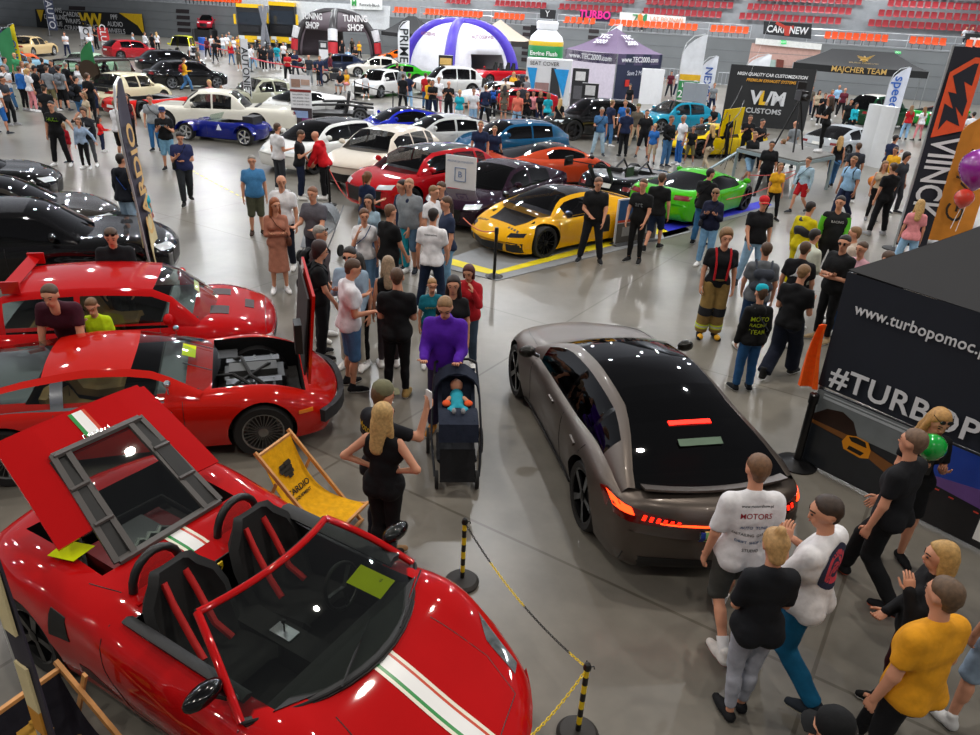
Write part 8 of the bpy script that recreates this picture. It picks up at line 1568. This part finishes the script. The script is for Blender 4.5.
crowd('in the crowd by the green flag', '''
12,110,f,190,1.76,t,w,j,j,Sb,f,with folded arms at the left edge,wide,ck
27,111,f,-20,1.76,l,b,s,k,Sb,d,third from the left
35,112,f,-30,1.70,t,w,s,p,Tl,d,third from the left front
48,113,h,0,0,t,k,j,k,Sd,d,x
'''.replace("48,113,h,0,0,t,k,j,k,Sd,d,x\n", '')+'''54,111,f,0,1.80,t,g,h,h,Sb,d,seen from behind,wide
66,111,f,-10,1.80,t,g,h,k,Sd,d,with grey backpack,wide,bg
43,85,h,5,1.76,t,k,j,k,Sb,p,with his back to the camera in front,,,k
74,75,h,-40,1.80,t,k,h,j,Sd,p,facing right,walk,bp
86,73,h,-20,1.84,t,k,s,k,Sb,l,tallest at the right end
97,117,f,0,1.40,t,n,h,n,Sb,d,right below the flag
84,93,h,150,1.45,t,e,h,e,Bm,d,beside the flag pole
41,58,h,10,1.78,o,k,j,k,Sd,d,in the back row
33,66,h,-40,1.76,t,k,h,d,Sd,l,second row,,,d
26,63,h,-60,1.76,l,g,j,n,Sm,d,second row far left
21,61,h,-120,1.72,k,w,s,k,Lm,l,near the yellow flag
51,60,h,160,1.78,t,d,j,n,Sd,f,in the back row near the mint car
56,65,h,20,1.78,j,k,j,k,Sb,d,in the back row centre
64,62,h,-30,1.76,t,k,s,k,Sg,l,in the back row right
29,57,h,170,1.70,t,e,s,k,Bm,f,in the rear near the orange car
9,46,h,-30,1.84,l,n,j,k,Sb,d,tall beside the yellow flag
3,57,h,-60,1.76,t,g,j,j,Sd,d,at the left edge with a bag,,ck
14,53,h,170,1.70,t,v,h,e,Sl,d,looking at the orange car
4,134,f,-10,1.80,t,w,h,b,Sb,d,cut by the left picture edge
1,76,h,-90,1.74,t,d,j,k,Sd,f,at the very left edge
77,64,h,180,1.70,t,w,s,j,Ld,d,partly hidden by the green flag
''')
crowd('near the vintage cars', '''
187,92,f,-55,1.76,l,y,j,j,Sb,h,passing the black hatchback,walk,bm
209,80,h,170,1.68,t,p,s,w,Tl,d,behind the white limousine
221,86,h,180,1.20,t,q,h,k,Bm,d,beside the blonde woman
64,32,h,180,1.76,t,w,j,n,Sb,f,by the beige saloon
94,28,h,150,1.78,t,k,j,k,Sb,p,by the red vertical banner
88,33,h,-150,1.74,t,w,j,j,Sm,l,between the white and red banners
144,32,h,-30,1.78,l,w,j,n,Sb,l,under the blue vertical banner
151,33,h,-20,1.78,t,k,j,k,Sd,d,second under the blue banner
156,32,h,20,1.70,t,w,s,k,Ll,d,third under the blue banner
132,33,h,-60,1.76,l,z,j,j,Sg,l,left of the blue vertical banner
191,42,h,60,1.76,t,w,j,k,Sb,d,right of the yellow hatchback,,bp
197,47,h,-60,1.74,t,q,j,j,Sm,d,near the yellow hatchback
''')
crowd('behind the red belt', '''
216,63,f,180,1.78,t,k,s,k,Sb,d,walking towards the camera,walk
224,56,f,10,1.78,t,w,h,z,Sm,d,seen from behind
232,65,f,0,1.68,l,r,s,j,Ll,d,with fair hair,wide
240,71,f,180,1.74,t,q,h,q,Sb,p,leaning on the belt
211,35,h,170,1.76,t,w,j,j,Sd,d,under the raised red car
218,36,h,150,1.74,t,k,j,k,Sb,f,right of the barrel bin
226,34,h,200,1.76,t,w,j,e,Sb,d,in the upper group
233,37,h,-160,1.70,t,w,s,j,Tl,l,in the upper group with fair hair
237,36,h,170,1.74,t,y,j,k,Sb,f,in the upper group right
229,32,h,160,1.78,t,g,j,n,Sg,d,at the back of the upper group
206,37,h,180,1.72,t,m,s,k,Bd,d,left of the bin
253,69,f,-40,1.74,t,w,j,l,Sm,d,beside the motorcycles,walk
247,45,h,20,1.76,l,w,j,z,Sg,d,left of the motorcycles
265,71,f,5,1.72,t,k,j,k,Sb,f,in front of the motorcycles
278,69,f,0,1.80,t,t,x,l,Sb,d,with a turquoise backpack,wide,bt
296,78,f,175,1.80,t,n,j,d,Sb,f,with folded arms,wide
310,85,f,180,1.80,t,d,j,g,Xb,l,holding a bottle
321,86,f,150,1.78,t,n,j,n,Sm,d,behind the tall poster
318,64,h,180,1.30,t,k,h,d,Sb,p,in front of the tall man in navy
331,81,f,-60,1.78,l,m,j,e,Sb,k,right of the tall poster
340,63,h,170,1.70,t,k,h,g,Sd,c,sitting on the motorcycle,sit
346,63,h,160,1.65,t,y,h,p,Bm,c,sitting behind on the motorcycle,sit
287,52,h,180,1.78,t,r,j,k,Sd,f,among the motorcycles
260,44,h,170,1.76,t,k,j,k,Sb,d,among the motorcycles at the left
270,45,h,190,1.74,t,d,j,n,Sb,d,in the middle of the motorcycles
283,42,h,180,1.76,t,w,j,k,Sd,p,behind the back row of motorcycles
''')
crowd('near the arched black tent', '''
348,48,h,-20,1.78,l,l,j,n,Sg,d,beside the dark convertible
355,46,h,160,1.74,t,k,j,k,Sb,f,at its right foot
342,40,h,180,1.76,t,k,j,k,Sd,l,in its opening
352,38,h,170,1.74,t,q,j,k,Sb,l,under its canopy
359,41,h,200,1.70,t,y,s,k,Lm,d,at the opening right side
378,35,h,180,1.76,t,k,j,k,Sb,d,in the black gazebo left
385,36,h,170,1.74,t,k,h,k,Sd,d,in the black gazebo centre
392,38,h,190,1.72,t,t,j,k,Bd,l,in the black gazebo right
397,37,h,180,1.76,t,g,j,n,Sg,d,at the black gazebo edge
''')
crowd('beyond the black belt line', '''
397,95,f,-20,1.80,t,k,j,j,Sb,f,left end
402,66,h,20,1.76,l,g,j,d,Sg,d,next to the left end
409,109,f,-40,1.78,t,n,j,l,Sd,p,with a phone,wide
403,74,h,-10,1.78,t,k,j,k,Sb,d,behind the one with a phone
425,109,f,-30,1.78,t,r,j,j,Sb,d,beside the amber shirt
429,79,h,-40,1.78,t,y,j,n,Sb,f,next to the red shirt
433,80,h,170,1.76,t,k,j,n,Sb,f,second from the amber shirt
439,77,h,175,1.78,t,w,s,p,Sm,d,next to the man with dark glasses
449,81,h,180,1.82,t,k,j,k,Xb,p,with dark glasses,,,
460,90,h,180,1.66,t,t,s,w,Tl,d,in turquoise
474,88,h,178,1.74,t,w,j,l,Sb,l,standing at the belt
484,78,h,-30,1.76,t,w,s,j,Ld,d,next to the rally hatchback
486,85,h,0,1.76,l,n,j,k,Sm,d,with back turned
492,119,f,0,1.60,t,n,j,k,Sd,d,with bright blue backpack,stand,bb
503,122,f,5,1.68,d,q,n,k,Ld,d,with back turned
516,131,f,165,1.70,t,c,j,l,Sm,d,facing the camera,wide
525,131,f,180,1.70,l,k,s,k,Ld,p,in all black,wide
557,139,f,-25,1.68,t,k,s,k,Ll,d,with a cream handbag,walk,cr
549,93,h,0,1.66,t,t,j,k,Bm,d,by the black off-road vehicle,
534,91,h,170,1.60,t,p,j,k,Sd,l,before the exhibition stand
541,91,h,190,1.64,t,k,j,n,Lm,l,before the exhibition stand right
506,78,h,10,1.76,t,e,j,e,Sb,d,in the rear
514,72,h,180,1.78,t,y,j,r,Ll,d,in the rear beside the red pickup
519,75,h,20,1.78,t,k,j,k,Sb,d,in the rear at the pickup tail
527,76,h,40,1.82,t,g,j,d,Sb,d,in the rear right
523,83,h,20,1.78,t,d,j,d,Sd,d,behind the coral shirt
366,101,f,-10,1.45,t,w,h,k,Sb,d,walking with a cap,walk,,w
481,121,h,178,1.82,t,n,j,e,Sm,d,taller of the pair in matching navy,wide
495,126,h,178,1.62,t,n,j,n,Sm,l,shorter of the pair in matching navy
483,49,h,180,1.74,t,w,j,k,Sb,d,in the opening of the violet-ribbed tent
489,52,h,160,1.72,t,g,j,k,Bd,d,second in the opening of the violet-ribbed tent
''')
crowd('near the teal coupe', '''
597,156,f,180,1.78,t,j,j,z,Sg,h,grey-haired with a bag,wide,ck
607,146,f,-60,1.82,t,n,j,j,Sm,d,left of the teal coupe
626,100,h,170,1.78,t,b,j,k,Sm,d,by the windscreen of the teal coupe
622,157,f,5,1.80,t,n,j,k,Sb,d,seen from behind
633,149,f,178,1.76,t,q,j,e,Sm,d,with a khaki cap,wide,,h
641,158,f,172,1.78,t,k,h,k,Sd,k,with a white square print,wide
650,164,f,160,1.42,t,b,h,e,Sl,d,between the taller ones
664,167,f,-150,1.80,l,k,j,j,Sb,c,with a beard
677,165,f,110,1.78,t,w,j,b,Sg,l,talking to the bearded man
688,164,f,165,1.36,t,k,h,h,Sb,d,standing beside the front wheel
705,172,f,30,1.66,k,k,s,e,Ll,l,walking away,walk
''')
crowd('by the workshop banner', '''
659,95,f,10,1.80,t,k,j,k,Sb,d,beside the white kiosk
672,71,h,170,1.74,t,m,j,d,Sd,d,left of the white shirt
676,97,f,-10,1.82,t,w,j,n,Sb,d,with back turned,wide
710,81,h,150,1.76,t,k,j,k,Sb,d,right of the grey display back
715,83,h,-170,1.72,t,g,j,n,Sm,d,behind the seated ones
716,97,h,160,1.70,t,k,j,k,Sb,c,sitting higher,sit
704,108,h,150,1.65,t,k,h,v,Sd,c,sitting low,sit
712,107,h,180,1.66,t,t,j,d,Sb,c,sitting low in turquoise,sit
729,112,h,180,1.76,t,k,j,k,Sm,d,behind the yellow supercar
751,115,h,170,1.76,t,k,j,k,Sb,p,below the lettering
763,119,h,-160,1.80,t,k,j,k,Sd,p,on the stage with a headset
787,128,h,30,1.70,t,k,j,d,Sm,c,seated on the platform edge,sit
797,121,h,20,1.74,t,g,j,k,Xb,c,behind the camera
631,84,h,150,1.68,t,k,s,w,Bd,d,in front of the navy tent wall
''')
crowd('near the stage', '''
745,184,f,200,1.74,t,k,h,l,Sm,f,with an orange bag,walk
761,197,f,165,1.70,o,k,s,k,Sd,d,stocky,wide
797,213,f,125,1.62,l,z,x,r,Sb,l,with a dark strap,walk,ck
829,188,f,-15,1.72,k,k,j,j,Ll,d,walking away,walk
860,143,h,-5,1.80,t,d,j,k,Sb,d,with back turned
856,155,h,125,1.80,t,l,j,n,Sm,d,with a backpack,walk,bp
781,163,h,180,1.55,t,y,s,k,Bm,d,under the platform
''')
crowd('at the right', '''
875,235,f,12,1.86,t,k,j,k,Sb,l,walking towards the white display,wide
896,135,h,-70,1.80,t,n,j,d,Sd,p,looking at a phone
886,161,h,170,1.66,k,e,s,k,Lm,d,with balloons
897,147,h,120,1.60,t,y,h,n,Sb,d,in colourful clothes
907,153,h,-150,1.74,t,d,j,d,Cd,d,with dark curly hair
903,140,f,-5,1.68,t,r,j,l,Lm,d,with long brown hair
916,141,f,10,1.66,t,w,s,p,Lm,d,beside the red shirt
956,107,h,180,1.76,t,k,j,k,Sb,d,in the far row left
966,107,h,170,1.76,t,q,j,k,Sm,d,in the far row centre
949,108,h,190,1.74,t,g,j,n,Sg,d,in the far row end
975,112,h,-20,1.80,t,w,j,k,Sd,d,at the right picture edge
976,143,h,100,1.60,t,l,j,l,Sm,d,at the right picture edge below
922,200,h,-20,1.66,t,p,j,l,Ll,d,between the tall black and orange banners
840,85,h,180,1.76,l,l,j,k,Xb,d,under the black gazebo left
846,88,h,160,1.74,t,m,j,k,Xb,d,under the black gazebo beside the light blue
857,103,h,190,1.66,l,t,s,k,Ld,l,in front of the off-road car
852,99,h,170,1.76,t,k,j,k,Sd,d,leaning by the off-road car
806,84,h,170,1.76,t,k,j,k,Sb,d,at the end of the workshop banner
813,86,h,180,1.74,t,q,j,n,Sm,d,second from the workshop banner
820,90,h,190,1.70,t,e,j,k,Ld,d,third from the workshop banner
826,93,h,175,1.74,t,k,j,k,Sb,p,fourth from the workshop banner
833,90,h,180,1.72,t,r,j,w,Bm,d,fifth from the workshop banner
''')
person(0, 0, 65, 'camera operator in black with long tied hair standing on the platform', ('tee', '#0f1012'), ('slim', '#101113'), ('long', '#3a2a1e'), h=1.74, xy=tuple(G(819, 152, 1.16).to_2d()), z=1.16, fem=1, lod=1, la='hold', ra='hold', shoes='#dcdcdc')
for x, y, c_, l_ in ((968, 18, '#c9c9cc', 'spectator in white sitting among the red seats, left of the two'), (974, 19, '#8a8c92', 'spectator in grey sitting among the red seats, right of the two')):
    a = seg_at(x, 24, 3.3)[0]; person(0, 0, 175, l_, ('tee', c_), ('jeans', '#22262e'), ('short', BR), h=1.76, xy=(a.x, a.y), z=WT+.55, lod=2, pose='sit')
a = seg_at(643, 12, 2.4)[0]; person(0, 0, 20, 'spectator in navy standing on the gallery above the white jubilee banner', ('tee', '#151d33'), ('jeans', '#151822'), ('short', DB), h=1.78, xy=(a.x, a.y), z=WT, lod=2)
# grey pushchair of the man in the patterned shirt
q_ = G(322, 258); gp_ = empty('pushchair', q_, rad(165), 'pale grey pushchair among the waiting group', 'pushchair')
mb = MB(); mb.sheet([[(u*.23, y, z) for u in (-1, -.5, 0, .5, 1)] for y, z in ((-.35, .95), (-.2, .6), (.25, .52), (.4, .3))], .04); mb.build('seat', cloth('#9aa0a6'), gp_, 60)
mb = MB(); mb.sheet([[(.25*math.cos(a)*-1, -.35+.25*t, .78+.27*math.sin(a)-.05*t) for a in [math.pi*i/8 for i in range(9)]] for t in (0, .5, 1)], .02); mb.build('hood', cloth('#7c8288'), gp_, 60)
for sd in (-1, 1):
    mb = MB(); mb.tube([(sd*.25, -.55, 1.0), (sd*.27, 0, .5), (sd*.25, .4, .14)], .014, 6); mb.build('frame', mat('#8a8c90', .3, .7), gp_)
    for y_ in (-.3, .4): mb = MB(); mb.lathe([(.08, -.02), (.12, -.02), (.12, .02), (.08, .02)], 16, 'x', c=(sd*.27, y_, .12)); mb.build('wheel', RUBBER, gp_)
